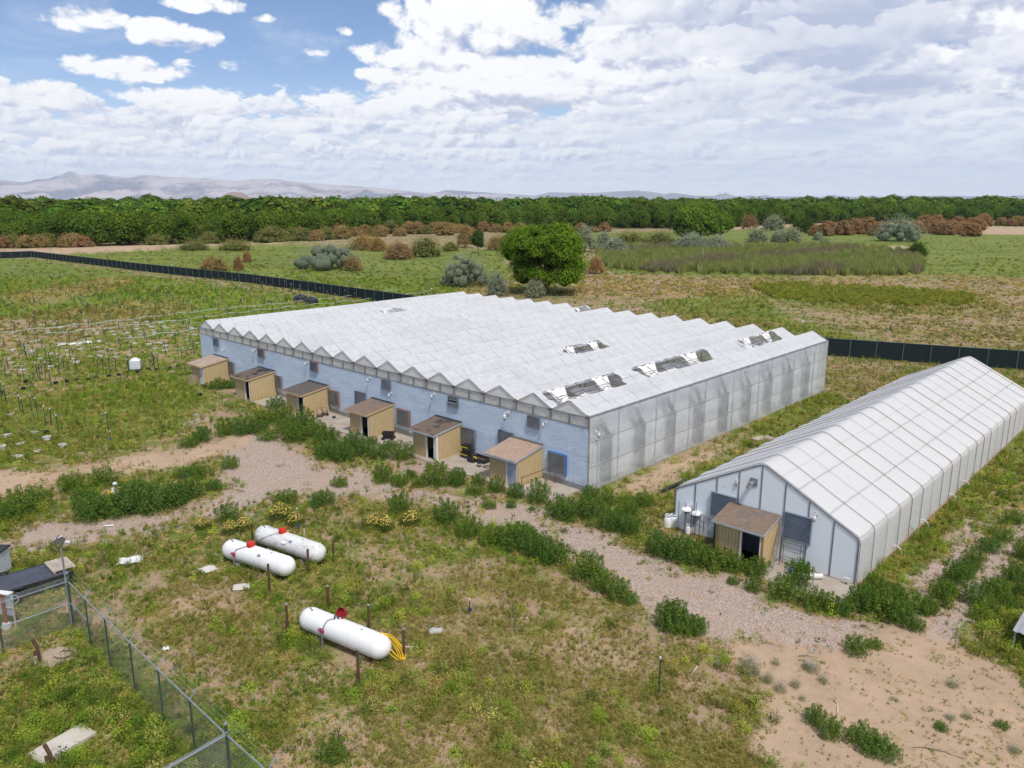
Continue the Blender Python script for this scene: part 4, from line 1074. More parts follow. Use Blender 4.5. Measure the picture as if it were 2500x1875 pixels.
def tree(name, label, cat, loc, h, w, seed, cols, nleaf=5000, leaf=.22, n=14, base=.28, group=None, r0=.3, nl=5, flat=.8, up=.25, zmin=-.45):
    t = thing(name, label, cat, loc, 0, group)
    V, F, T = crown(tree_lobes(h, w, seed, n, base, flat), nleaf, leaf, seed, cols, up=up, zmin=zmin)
    np_mesh('crown', V, F, LEAF, T, parent=t)
    trunk_mb(h, w, seed, r0, nl).build('trunk', BARK, t, smooth=True)
    return t
def bush_lobes(h, w, seed, n=9):
    r = random.Random(seed); L = []; n = n * 3
    for i in range(n):
        a = i * 2.4 + r.uniform(-.4, .4); u = math.sqrt((i + .5) / n); rad = w * .42 * u
        q = w * r.uniform(.10, .18); top = h * math.sqrt(max(.05, 1 - (u * .93) ** 2)) * r.uniform(.78, 1.02); qz = q * r.uniform(.8, 1.2)
        L.append((math.cos(a) * rad, math.sin(a) * rad, max(qz * .7, top - qz), q, qz))
        if i % 2: L.append((math.cos(a) * rad * 1.08, math.sin(a) * rad * 1.08, max(qz * .6, (top - qz) * .4), q * 1.15, qz * 1.15))
    L.append((0, 0, h * .36, w * .32, h * .36)); return L
def bush(name, label, cat, px0, px1, top, base, cols, seed, nleaf=2600, leaf=.16, group=None, n=9, pz=0.0):
    """size from the native pixel extent of the photograph's bush"""
    p = gp((px0 + px1) / 2, base); dist = p[1]
    w = (px1 - px0) / FPX * math.hypot(p[1], CAMH); h = (base - top) / FPX * math.hypot(p[1], CAMH)
    y = dist + w * .28; p = (p[0] * y / dist, y, 0)
    t = thing(name, label, cat, p, 0, group)
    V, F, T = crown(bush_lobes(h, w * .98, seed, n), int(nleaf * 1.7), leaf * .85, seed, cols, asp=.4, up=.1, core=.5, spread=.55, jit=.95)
    V = V[:]; np_mesh('crown', V, F, LEAF, T, parent=t)
    m = MB(); r = random.Random(seed)
    for i in range(5):
        a = i * 1.3; m.tube([(0, 0, -.05), (math.cos(a) * w * .12, math.sin(a) * w * .12, h * .3), (math.cos(a) * w * .25, math.sin(a) * w * .25, h * .6)], [.09, .06, .03], 5)
    m.build('stem', BARK, t)
    return t

# single trees and bushes in the middle field
t = tree('cottonwood_tree', 'large lone bright green tree standing in the field behind the white greenhouse', 'tree', gp(1330, 716), 15.8, 19.0, 7, ((.05, .105, .012), (.20, .335, .035)), 42000, .19, 60, .06, r0=.38, nl=8)
t = tree('young_tree', 'small dark green tree with a bare slim trunk before the brown bushes', 'tree', gp(1167, 619), 8.4, 5.4, 9, DKGREEN, 3000, .22, 9, .3, r0=.14)
t = tree('cottonwood_tree', 'big round dark green tree in front of the wood, behind the grey olive bushes', 'tree', gp(1708, 588), 17.0, 30.0, 17, ((.06, .12, .018), (.20, .32, .045)), 14000, .45, 40, .08, r0=.5, nl=7)
OLB = [(723,887,583,660,'widest silvery bush left of centre in the field, beyond the dark fence'),(1072,1200,614,701,'large silvery bush just left of the lone tree'),(1190,1237,664,724,'small silvery bush at the left foot of the lone tree'),(1284,1330,676,728,'small silvery bush at the right foot of the lone tree'),(1398,1456,551,616,'silvery bush directly right of the top of the lone tree'),(1455,1492,565,610,'narrow silvery bush in the middle of three right of the lone tree'),(1471,1530,581,620,'silvery bush nearest the reeds, right of the lone tree'),(1648,1726,570,612,'left half of the silvery bush pair below the big round tree'),(1716,1785,574,614,'right half of the silvery bush pair below the big round tree'),(1860,1914,521,564,'tall silvery tree-like bush in front of the wood on the right'),(1825,1873,553,592,'silvery bush at the near left of the tall silvery one'),(1882,1922,560,592,'left one of two joined silvery bushes above the reeds'),(1912,1956,556,593,'right one of two joined silvery bushes above the reeds'),(1987,2007,567,587,'tiny silvery bush above the reed patch'),(2001,2024,583,598,'lowest tiny silvery bush at the top edge of the reeds'),(2135,2246,524,590,'biggest silvery bush, between the rusty brown thickets'),(2472,2520,520,538,'silvery bush at the right edge of the view beside the wood')]
for i, (a, b, c, d, l) in enumerate(OLB):
    if d == 728 or d == 724 : pass
    bush('olive_bush', l, 'bush', a, b, c, d, OLIVE, 30 + i, 4200 if b - a > 60 else 2200, .2 if d > 640 else .38, 'silvery olive bushes in the field')
TMB = [(489,555,622,664,TAMA,'round brownish bush in the left field beyond the fence'),(596,611,615,640,RUST,'small tan bush, upper one of a pair left of the silvery bush'),(572,594,628,661,RUST,'small tan bush, lower one of a pair left of the silvery bush'),(841,883,626,662,TAMA,'golden bush at the right foot of the widest silvery bush'),(940,1006,590,634,RUST,'reddish brown feathery bush in mid field'),(1000,1077,577,628,TGRN,'green bush with tan tips right of the reddish one'),(852,925,571,611,TAMA,'tan bush behind the widest silvery bush'),(905,942,580,614,TAMA,'pale tan bush left of the reddish brown one'),(1115,1157,549,605,TAMA,'tall tan bush behind the small dark tree'),(1190,1240,574,611,TAMA,'tan green bush left of the top of the lone tree'),(1435,1474,626,669,RUST,'tan rusty bush right of the lone tree'),(1492,1580,563,599,TGRN,'left part of the low tan green hedge behind the reeds'),(1570,1650,566,600,TGRN,'right part of the low tan green hedge behind the reeds'),(538,612,587,613,TGRN,'green bush on the dirt bank, right one'),(445,505,588,612,TGRN,'green bush on the dirt bank, left one'),(2218,2257,592,626,DKGREEN,'dark green round bush at the right end of the reeds'),(1085,1115,592,614,TGRN,'low green bush right of the tan tipped one'),(1930,1990,525,570,DKGREEN,'dark green bush left of the rusty thicket'),(1810,1850,524,560,RUST,'small rusty bush left of the tall silvery one')]
for i, (a, b, c, d, k, l) in enumerate(TMB):
    bush('salt_cedar_bush', l, 'bush', a, b, c, d, k, 60 + i, 3200, .2 if d > 640 else .34, 'tan and green bushes in the field')

# salt cedar thickets along the wood
proto = []
for i, k in enumerate((TAMA, RUST, TGRN, RUST)):
    t = thing('salt_cedar_bush', 'x', 'bush', (0, 0, 0), 0, 'feathery brown and olive salt cedars along the front of the wood')
    V, F, T = crown(bush_lobes(7.0, 9.0, 90 + i, 10), 2200, .38, 90 + i, k, asp=.35, up=.0, zmin=-.2, spread=.24); np_mesh('crown', V, F, LEAF, T, parent=t)
    m = MB(); [m.tube([(0, 0, 0), (math.cos(a) * 1.6, math.sin(a) * 1.6, 3.4)], [.12, .05], 5) for a in (0, 1.6, 3.1, 4.7)]; m.build('stem', BARK, t); proto.append(t)
LBT = {0: 'feathery tan salt cedar bush in the thicket along the front of the wood', 1: 'feathery rusty brown salt cedar bush in the thicket along the front of the wood', 2: 'olive green salt cedar bush in the thicket along the front of the wood', 3: 'feathery rusty brown salt cedar bush in the thicket along the front of the wood'}
used = [False] * 4; rr = random.Random(5)
SEC = ['', 0]
def sect(name): SEC[0] = name; SEC[1] = 0
def place(i, p, s, label=None):
    t = proto[i] if not used[i] else dup(proto[i])
    if rr.random() < .5: s *= rr.uniform(.6, 1.0)
    used[i] = True; t.location = (p[0], p[1] + rr.uniform(-4, 10), 0); t.rotation_euler = (0, 0, rr.uniform(0, 6.28)); t.scale = (s * rr.uniform(.9, 1.15), s * rr.uniform(.9, 1.15), s); t['label'] = '%s salt cedar from left (%s) in %s' % (ORD[SEC[1]], ('tan', 'rusty', 'olive', 'rusty')[i], SEC[0]); SEC[1] += 1
sect('the far left thicket'); [0 for _ in ()]
for x in range(-60, 200, 17): place(rr.choice((0, 0, 2, 1)), gp(x, rr.uniform(603, 606)), rr.uniform(.9, 1.25))
sect('the clumps along the left dirt bank')
for x in (390, 430, 470, 505, 640, 665, 690, 715, 740, 770, 800, 830): place(rr.choice((0, 2, 2)), gp(x, rr.uniform(594, 600) - max(0, x - 560) * .05), rr.uniform(.8, 1.25))
sect('the belt behind the widest silvery bush')
for x in range(600, 1110, 22): place(rr.choice((0, 0, 2)), gp(x, rr.uniform(578, 586) - (x - 600) * .02), rr.uniform(.95, 1.5))
sect('the sparse row behind the lone tree')
for x in range(1120, 1500, 30): place(rr.choice((0, 1, 2)), gp(x, rr.uniform(566, 570)), rr.uniform(.8, 1.2))
sect('the thicket left of the biggest silvery bush')
for x in range(1995, 2140, 13): place(rr.choice((1, 3)), gp(x, rr.uniform(566, 577)), rr.uniform(1.0, 1.5))
sect('the thicket right of the biggest silvery bush')
for x in range(2240, 2400, 14): place(rr.choice((1, 3, 3)), gp(x, rr.uniform(562, 578)), rr.uniform(.95, 1.45))
sect('the low thicket at the right edge')
for x in range(2395, 2560, 14): place(rr.choice((0, 1, 3)), gp(x, rr.uniform(548, 553)), rr.uniform(1.1, 1.5))
sect('the back row of the rusty right thicket')
for x in (2250, 2290, 2330, 2370): place(1, gp(x, 556), 1.4)

# the riverside wood: front trees one by one, the mass behind as one object
FRONT = [(-160, 606), (0, 602), (250, 601), (500, 594), (700, 586), (850, 574), (1100, 562), (1300, 558), (1500, 558), (1700, 558), (1850, 551), (2000, 545), (2250, 541), (2500, 538), (2680, 536)]
TP = []
for i in range(6):
    t = thing('cottonwood_tree', 'green cottonwood tree in the front rows of the riverside wood', 'tree', (0, 0, 0), 0, 'cottonwoods in the front rows of the riverside wood')
    V, F, T = crown(tree_lobes(14, 12.0, 200 + i, 13, .16, .95), 4600, .38, 200 + i, ((.035, .08, .012), (.145 + .014 * i, .255 + .012 * i, .04)), up=.2, jit=.4, spread=.2)
    np_mesh('crown', V, F, LEAF, T, parent=t); trunk_mb(14, 12, 200 + i, .28, 4).build('trunk', BARK, t, smooth=True); TP.append(t)
rr = random.Random(11); cnt = 0; ux = [False] * 6
def fy(px): P = np.array(FRONT); return float(np.interp(px, P[:, 0], P[:, 1]))
FT = []
px = -150
while px < 2660:
    by = fy(px); p = gp(px, by); step = 11.0 / p[1] * FPX
    for row in range(4):
        y = p[1] + row * 11 + rr.uniform(-3, 4); x = p[0] * y / p[1] + rr.uniform(-3, 3); FT.append((x, y, row))
    px += step * rr.uniform(.75, 1.3)
print('front trees', len(FT))
FT = sorted(FT, key=lambda q: q[2] * 1000 + q[1])[:285]
for x, y, row in FT:
    i = rr.randrange(6); t = TP[i] if not ux[i] else dup(TP[i]); ux[i] = True
    s = rr.uniform(.62, 1.02) * (1 + .04 * row) * (1.0 if y < 450 else 1.05); t.location = (x, y, -.2); t.scale = (s * rr.uniform(1.0, 1.35), s * rr.uniform(1.0, 1.35), s); t.rotation_euler = (0, 0, rr.uniform(0, 6.28))
def wood():
    rs = np.random.RandomState(4); Vs, Fq, Ft, Ts = [], [], [], []; off = 0
    prot = []
    for i in range(6):
        prot.append(crown(tree_lobes(14, 11.5, 300 + i, 10, .3, .95), 760, .95, 300 + i, ((.035, .08, .012), (.16, .265, .04)), up=.2, core=.86, jit=.28, spread=.1))
    P = np.array(FRONT); n = 0
    d = 0.0; depth = 34.0
    while depth < 1500:
        sp = 12.5 + depth * .013; px = -180.0
        while px < 2700:
            by = float(np.interp(px, P[:, 0], P[:, 1])); b = gp(px, by); y = b[1] + depth + rs.uniform(-5, 5) 
            x = (px - PCX) / FPX / 1.02 * y + rs.uniform(-4, 4)
            V, F, T = prot[rs.randint(6)]; s = rs.uniform(.66, 1.2) * (1 + .14 * float(sins(np.array(x), np.array(y), .045, 19))) * min(1.22, 1.0 + depth / 2600.) * (1.0 + .10 * float(sins(np.array(x), np.array(y), .02, 9))) 
            if depth > 330 and rs.rand() < .12: s *= 1.08
            a = rs.uniform(0, 6.28); c, q = math.cos(a), math.sin(a)
            W = V * np.array([1.28, 1.28, 1.0]) * s; W = np.stack([W[:, 0] * c - W[:, 1] * q + x, W[:, 0] * q + W[:, 1] * c + y, W[:, 2]], 1)
            Vs.append(W.astype(np.float32)); Fq.append(F[0] + off); Ft.append(F[1] + off); off += len(V)
            Ts.append((T * rs.uniform(.6, 1.3) * np.array([rs.uniform(.8, 1.3), 1, 1])).astype(np.float32)); n += 1
            px += (sp * rs.uniform(.8, 1.3)) / y * FPX
        depth += sp * (1.0 + depth / 300)
    print('wood trees', n, off)
    o = np_mesh('riverside_wood', np.concatenate(Vs), [np.concatenate(Fq), np.concatenate(Ft)], LEAF, np.concatenate(Ts))
    tag(o, 'dense mass of green cottonwoods stretching back to the horizon', 'wood', kind='stuff')
wood()

# ---- weeds and grass: one object each, built from tufts
def tuft(kind, seed):
    rs = np.random.RandomState(seed)
    if kind == 'grass':      # upright blades
        n = 15; a = rs.uniform(0, 6.28, n); r = rs.uniform(0, .20, n); h = rs.uniform(.45, 1.0, n); ln = rs.uniform(.05, .3, n); w = rs.uniform(.022, .045, n)
        bx, by = r * np.cos(a), r * np.sin(a); b = rs.uniform(0, 6.28, n)
        V = np.stack([np.stack([bx - w * np.cos(b), by - w * np.sin(b), 0 * h - .02], 1), np.stack([bx + w * np.cos(b), by + w * np.sin(b), 0 * h - .02], 1), np.stack([bx + ln * np.cos(a) + w * .8, by + ln * np.sin(a), h], 1), np.stack([bx + ln * .45 * np.cos(a) - w * .6 * np.cos(b), by + ln * .45 * np.sin(a), h * .6], 1)], 1).reshape(-1, 3)
        return V, np.arange(4 * n).reshape(n, 4)
    if kind == 'weed':       # leafy, rounded
        n = 34; C = blob_dirs(n, rs, -.1) * rs.uniform(.45, 1.0, (n, 1)) * np.array([.42, .42, .8]); C[:, 2] = np.abs(C[:, 2]) + .05
        return rhombs(C, C + rs.normal(0, .35, C.shape), rs.uniform(.07, .15, n), rs, .45)
    if kind == 'stalk':      # tall leafy stalks
        V = []; 
        C = []; 
        for s in range(5):
            x, y = rs.uniform(-.2, .2, 2); h = rs.uniform(.6, 1.0); lx, ly = rs.uniform(-.12, .12, 2)
            for k in range(7): u = (k + .5) / 7; C.append((x + lx * u + rs.normal(0, .03), y + ly * u + rs.normal(0, .03), h * u))
        C = np.array(C); return rhombs(C, rs.normal(0, 1, C.shape) + (0, 0, .4), rs.uniform(.05, .10, len(C)), rs, .4)
    if kind == 'clump':
        n = 150; C = blob_dirs(n, rs, -.1) * rs.uniform(.35, 1.0, (n, 1)) * np.array([.5, .5, .85]); C[:, 2] = np.abs(C[:, 2]) + .04
        return rhombs(C, C + rs.normal(0, .4, C.shape), rs.uniform(.04, .08, n), rs, .45)
    if kind == 'spikes':
        C = []
        for s_ in range(16):
            an = s_ * 2.4; r0 = .34 * math.sqrt(s_ / 16); h = rs.uniform(.6, 1.15)
            for k in range(10): u = (k + .5) / 10; C.append((r0 * math.cos(an) * (1 + .5 * u) + rs.normal(0, .03), r0 * math.sin(an) * (1 + .5 * u) + rs.normal(0, .03), h * u))
        C = np.array(C); return rhombs(C, rs.normal(0, 1, C.shape) + (0, 0, .3), rs.uniform(.035, .07, len(C)), rs, .4)
    n = 26; a = rs.uniform(0, 6.28, n); r = np.sqrt(rs.rand(n)) * .55      # mat
    C = np.stack([r * np.cos(a), r * np.sin(a), rs.uniform(.01, .14, n)], 1)
    return rhombs(C, rs.normal(0, .5, C.shape) + (0, 0, 1), rs.uniform(.05, .12, n), rs, .6)
KINDS = {k: [tuft(k, s) for s in range(5)] for k in ('grass', 'weed', 'stalk', 'mat', 'clump', 'spikes')}
def scatter(items, name, label):
    """items: dict kind -> (x, y, scale, height scale, colour) arrays"""
    Vs, Fs, Ts = [], [], []; off = 0; rs = np.random.RandomState(8)
    for k, (x, y, s, hs, c) in items.items():
        var = rs.randint(0, 5, len(x)); z = hgt(x, y)
        for v in range(5):
            m = var == v; n = int(m.sum())
            if not n: continue
            V, F = KINDS[k][v]; a = rs.uniform(0, 6.28, n)[:, None]; S = s[m][:, None]
            X = (V[None, :, 0] * np.cos(a) - V[None, :, 1] * np.sin(a)) * S + x[m][:, None]
            Y = (V[None, :, 0] * np.sin(a) + V[None, :, 1] * np.cos(a)) * S + y[m][:, None]
            Z = V[None, :, 2] * S * hs[m][:, None] + z[m][:, None]
            Vs.append(np.stack([X, Y, Z], -1).reshape(-1, 3).astype(np.float32)); nv = len(V)
            Fs.append((F[None] + (np.arange(n) * nv)[:, None, None]).reshape(-1, 4) + off); off += n * nv
            Ts.append(np.repeat(c[m], nv, axis=0).astype(np.float32))
    o = np_mesh(name, np.concatenate(Vs), np.concatenate(Fs), LEAF, np.concatenate(Ts))
    print(name, off // 4); tag(o, label, 'weeds', kind='stuff'); return o

LIME = np.array((.25, .38, .045)); MID = np.array((.135, .22, .035)); STRAW = np.array((.46, .37, .14)); OLV = np.array((.235, .26, .062)); DARK = np.array((.06, .11, .02)); BROWN = np.array((.26, .19, .11))
EXCL = []
for (ax, ay, ar) in ((319, 1369, .62), (508, 1391, .42), (589, 1434, .42), (405, 1586, .15), (137, 1605, .72), (152, 1820, .9), (140, 1840, .7), (1064, 1542, .3)):
    g_ = gp(ax, ay); EXCL.append((g_[0], g_[1], ar))
def sample(n, y0, y1, seed, x0=-80, x1=2300):
    rs = np.random.RandomState(seed)
    X = rs.uniform(x0, x1, n); Y = rs.uniform(y0, y1, n)
    u, v = (X * R2D - PCX) / FPX, (Y * R2D - PCY) / FPX
    rz = -SP - v * CP; t = -CAMH / rz; x, y = u * t, (CP - v * SP) * t
    a, b = bl_(x, y); excl = np.ones(len(x), bool)
    for (ex, ey, er) in EXCL: excl &= np.hypot(x - ex, y - ey) > er
    ok = excl & ~((a > -56.3) & (a < .3) & (b > -.1) & (b < 40.3)) & ~((a > 7.2) & (a < 18.6) & (b > -1.1) & (b < 41.3))
    ok &= ~((a > -56) & (a < -.3) & (b > -3.4) & (b < 0)) & ~((a > 14) & (a < 18.5) & (b > -3.6) & (b < 0))
    for (s0, s1, d) in ((-6.8, -3.9, 3.1), (-15.2, -12.3, 3.1), (-23.6, -20.8, 3.1), (-33.6, -30.4, 3.2), (-42.9, -39.8, 3.4), (-52.7, -49.5, 3.4), (11.1, 14.1, 2.9)):
        ok &= ~((a > s0) & (a < s1) & (b > -d) & (b < 0))
    return x[ok], y[ok], rs
def pick(rs, n, cols, w):
    c = np.array(cols)[rs.choice(len(cols), n, p=np.array(w) / sum(w))]
    return c * rs.uniform(.75, 1.25, (n, 1)) * np.stack([rs.uniform(.88, 1.15, n), np.ones(n), np.ones(n)], 1)
def weeds_near():
    it = {}
    x, y, rs = sample(125000, 770, 1700, 21)
    g, s, l, d, b = zones(x, y); big = sins(x, y, .35, 31); mid = sins(x, y, 1.2, 32)
    dens = np.clip(.66 + .30 * big + .50 * mid + .3 * l, .12, 1) * np.clip(1 - g * 1.05, 0, 1) * np.clip(1 - s * .9, 0, 1) * np.clip(1 - b * .55, 0, 1)
    edge = (rs.rand(len(x)) < .012); keep = (rs.rand(len(x)) < dens) | (edge & (rs.rand(len(x)) < .5))
    x, y, l, s, big, mid, dz = x[keep], y[keep], l[keep], s[keep], big[keep], mid[keep], d[keep]; r = np.hypot(x, y); k = rs.rand(len(x)); h2 = sins(x, y, .8, 77)
    kind = np.where(k < .34, 0, np.where(k < .55, 1, np.where(k < .72, 2, 3)))
    kind = np.where((h2 > .35) & (k < .75), np.where(k < .4, 0, 2), kind); kind = np.where((h2 < -.25) & (k > .3), 3, kind)
    for i, nm in enumerate(('grass', 'weed', 'stalk', 'mat')):
        m = kind == i; n = int(m.sum()); hh = rs.uniform(.5, 1.1, n)
        sc = {0: .40, 1: .42, 2: .52, 3: .62}[i] * rs.uniform(.6, 1.25, n) * np.clip(r[m] / 45, .72, 1.35)
        c = pick(rs, n, [LIME, MID, OLV, STRAW, DARK], {0: (3, 3, 4, 2.2, 1), 1: (1.6, 3, 4, 2.6, 1.8), 2: (2.4, 4, 3, 1.2, 1.8), 3: (1, 2, 5.5, 5, 1.2)}[i])
        f = np.clip(big[m] * .5 + .5, 0, 1)[:, None]; c = c * (1 - .30 * f) + .30 * f * OLV
        dd = (dz[m] * .6)[:, None]; c = c * (1 - dd) + dd * (np.array((.33, .28, .10)) * rs.uniform(.6, 1.25, (n, 1)))
        it[nm] = (x[m], y[m], sc * np.where(s[m] > .5, .6, 1), hh, c)
    scatter(it, 'weeds', 'low green and straw coloured weeds covering the foreground lot')
weeds_near()
def clumps():
    x, y, rs = sample(15000, 860, 1700, 71)
    g, s, l, d, b = zones(x, y); big = sins(x, y, .35, 31); mid = sins(x, y, .7, 32); r = np.hypot(x, y)
    dens = np.clip(.28 + .35 * big + .45 * mid + .3 * l, .02, 1) * np.clip(1 - g * 1.1, 0, 1) * np.clip(1 - s, 0.0, 1) * np.clip(1 - b, .05, 1) * np.clip(1 - .6 * d, .2, 1) * np.clip(45 / r, .3, 1)
    keep = rs.rand(len(x)) < dens; x, y, mid, big = x[keep], y[keep], mid[keep], big[keep]; n = len(x); k = rs.rand(n); it = {}
    for nm, m in (('clump', k < .55), ('spikes', k >= .55)):
        q = int(m.sum()); c = pick(rs, q, [LIME, (.36, .46, .06), MID, DARK, OLV, (.46, .42, .14)], (3.5, 2.2, 3.2, 2.2, 2, 1.4))
        it[nm] = (x[m], y[m], rs.uniform(.38, .85, q), rs.uniform(.6, 1.05, q), c)
    scatter(it, 'weed_clumps', 'knee high clumps of green and yellowish weeds across the foreground lot')
def weeds_mid():
    it = {}
    x, y, rs = sample(62000, 600, 880, 22, -60, 2280)
    g, s, l, d, b = zones(x, y); big = sins(x, y, .12, 41); mid = sins(x, y, .5, 42)
    dens = np.clip(.62 + .3 * big + .3 * mid + .3 * l, .1, 1) * (1 - g) * (1 - s * .9)
    keep = rs.rand(len(x)) < dens; x, y, l, d, big = x[keep], y[keep], l[keep], d[keep], big[keep]; r = np.hypot(x, y); k = rs.rand(len(x))
    kind = np.where(k < .5, 0, np.where(k < .7, 1, 3))
    left = (x < -12)
    for i, nm in ((0, 'grass'), (1, 'weed'), (3, 'mat')):
        m = kind == i; n = int(m.sum()); sc = {0: .62, 1: .6, 3: .95}[i] * rs.uniform(.6, 1.2, n) * np.clip(r[m] / 100, .8, 1.5)
        c = pick(rs, n, [LIME, MID, OLV, STRAW, DARK], (5.5, 5, 2, 1.4, 1.2)) * 1.08
        c2 = pick(rs, n, [MID, OLV, STRAW, BROWN, DARK], (2.2, 4, 2.2, 1.6, 1)); q = (d[m] > .3) | (~left[m] & (rs.rand(n) < .55)); c = np.where(q[:, None], c2, c)
        it[nm] = (x[m], y[m], sc, rs.uniform(.35, .8, n) * np.where(l[m] > .5, 1.25, .8) * np.where(left[m], 1.25, 1), c)
    scatter(it, 'meadow_grass', 'green and dry grass of the middle meadow and planting field')
clumps()
weeds_mid()
def weeds_far():
    it = {}
    x, y, rs = sample(26000, 508, 640, 23, -60, 2280)
    r = np.hypot(x, y); g, s, l, d, b = zones(x, y); big = sins(x, y, .05, 51); mid = sins(x, y, .2, 52)
    P = np.array(FRONT); px, py = prj(x, y, 0 * x); ok = py > np.interp(px, P[:, 0], P[:, 1]) + 2
    dens = np.clip(.5 + .3 * big + .3 * mid, .1, 1) * (1 - s); keep = ok & (rs.rand(len(x)) < dens)
    x, y, l, d = x[keep], y[keep], l[keep], d[keep]; n0 = len(x); k = rs.rand(n0)
    for i, nm in ((0, 'grass'), (1, 'weed')):
        m = (k < .4) if i == 0 else (k >= .4); n = int(m.sum())
        c = pick(rs, n, [LIME, MID, OLV, STRAW, DARK], (3, 5, 3.5, .5, 2.6)); c2 = pick(rs, n, [OLV, STRAW, BROWN], (2, 2, 1)); c = np.where((d[m] > .3)[:, None], c2, c)
        it[nm] = (x[m], y[m], rs.uniform(.8, 1.9, n), rs.uniform(.25, .5, n), c)
    scatter(it, 'far_meadow_grass', 'grass and low scrub of the far meadow before the wood')
weeds_far()
def reeds():
    poly = [(1085*R2D/R2D, 0)]
    P = [(1455,612),(1560,596),(1700,606),(1860,604),(2010,600),(2130,606),(2215,622),(2262,640),(2262,662),(2200,672),(2000,672),(1800,668),(1600,664),(1500,655),(1450,640)]
    rs = np.random.RandomState(2); X = rs.uniform(1440, 2270, 30000); Y = rs.uniform(594, 674, 30000); m = inpoly(X + 14 * sins(X, Y, .06, 5), Y + 4 * sins(X, Y, .11, 6) + 2 * sins(X, Y, .4, 7), P); X, Y = X[m], Y[m]
    u, v = (X - PCX) / FPX, (Y - PCY) / FPX; t = -CAMH / (-SP - v * CP); x, y = u * t, (CP - v * SP) * t; n = len(x)
    big = sins(x, y, .12, 61); grey = (big > .35)[:, None]
    c = pick(rs, n, [(.27, .34, .13), (.22, .28, .10), (.36, .37, .18), (.15, .19, .08)], (3, 4, 2, 2)); c = np.where(grey, pick(rs, n, [(.28, .27, .2), (.2, .19, .14), (.17, .21, .09)], (2, 2, 1)), c)
    o = scatter({'grass': (x, y, rs.uniform(1.6, 2.6, n), rs.uniform(.8, 1.35, n), c)}, 'reed_bed', 'tall grey green reeds in a broad bed beyond the greenhouses')
    P2 = [(1819, 700), (1900, 690), (2050, 700), (2200, 704), (2390, 722), (2400, 735), (2260, 746), (2050, 742), (1900, 728)]
    X = rs.uniform(1810, 2400, 16000); Y = rs.uniform(690, 748, 16000); m = inpoly(X + 22 * sins(X, Y, .04, 8), Y + 6 * sins(X, Y, .09, 9) + 3 * sins(X, Y, .3, 7), P2); X, Y = X[m], Y[m]
    u, v = (X - PCX) / FPX, (Y - PCY) / FPX; t = -CAMH / (-SP - v * CP); x, y = u * t, (CP - v * SP) * t; n = len(x); k = rs.rand(n) < .8
    scatter({'weed': (x[k], y[k], rs.uniform(.7, 1.25, k.sum()), rs.uniform(.8, 1.1, k.sum()), pick(rs, int(k.sum()), [(.21, .26, .04), (.28, .30, .06), (.09, .12, .025)], (3, 3, 1.2)))}, 'low_scrub', 'bright yellow green low scrub in the right meadow')
reeds()

# ---- dark leafy weed bushes, one object each
BP = []
for i in range(5):
    V = []; rs = np.random.RandomState(400 + i); C = []; D = []
    L = []
    for k in range(15):      # upright plumes
        a = k * 2.4; r = .36 * math.sqrt((k + .3) / 15); h = (1.0 - .5 * (r / .42) ** 2) * rs.uniform(.75, 1.05)
        n = 210; u = rs.uniform(0.03, 1, n) ** .8; w = .17 * (1 - u * .8) + .02
        an = rs.uniform(0, 6.28, n); rr_ = w * np.sqrt(rs.rand(n)) ** .5
        C.append(np.stack([r * math.cos(a) * (1 + .35 * u) + rr_ * np.cos(an), r * math.sin(a) * (1 + .35 * u) + rr_ * np.sin(an), h * u], 1))
        D.append(np.stack([np.cos(an), np.sin(an), .5 + 0 * an], 1))
    C = np.concatenate(C); D = np.concatenate(D) + rs.normal(0, .5, C.shape)
    V, F = rhombs(C, D, rs.uniform(.018, .045, len(C)) * .85, rs, .5)
    c0, c1 = ((.045, .10, .022), (.14 + .025 * i, .25 + .02 * i, .055)) if i < 4 else ((.10, .13, .03), (.20, .22, .06))
    f = rs.rand(len(C))[:, None]; T = np.repeat(np.array(c0) + (np.array(c1) - np.array(c0)) * f, 4, 0)
    BP.append((np_mesh('leaves', V, F, LEAF, T, link=False), None))
SM = MB()
for a in range(6): SM.tube([(0, 0, -.03), (.1 * math.cos(a), .1 * math.sin(a), .3), (.22 * math.cos(a), .22 * math.sin(a), .62)], [.012, .009, .004], 4)
so = SM.build('stems', STEMM); stem_me = so.data; bpy.data.objects.remove(so)
def wbush(px, base, w, h, label, group, var=None, s=1.0):
    """native pixel base centre, width and height"""
    p = gp(px, base); d = math.hypot(p[1], CAMH); W = w / FPX * d * rr.uniform(.84, 1.06); Hh = h / FPX * d * rr.uniform(.8, 1.0)
    y = p[1] + W * .33; x = p[0] * y / p[1]
    i = rr.randrange(4) if var is None else var
    t = bpy.data.objects.new('weed_bush', BP[i][0]); COL.objects.link(t); t.location = (x, y, float(hgt(np.array(x), np.array(y))) - .03)
    t.scale = (W / .95, W / .95, Hh / 1.0 * 1.02); t.rotation_euler = (0, 0, rr.uniform(0, 6.28))
    c = bpy.data.objects.new('stems', stem_me); COL.objects.link(c); c.parent = t
    return tag(t, label, 'weed bush', group)
rr = random.Random(3)
def rowb(L, text, group, k=1.0):
    if 'right gravel lane' in text or 'of the gravel lane' in text: L = [(x, b, w * .72, h * .8) for x, b, w, h in L]
    for i, (x, b, w, h) in enumerate(sorted(L)): wbush(x * k, b * k, w * k, h * k, ORD[i] + ' weed bush from left ' + text, group)
GA = 'dark weed bushes in front of the sheds'
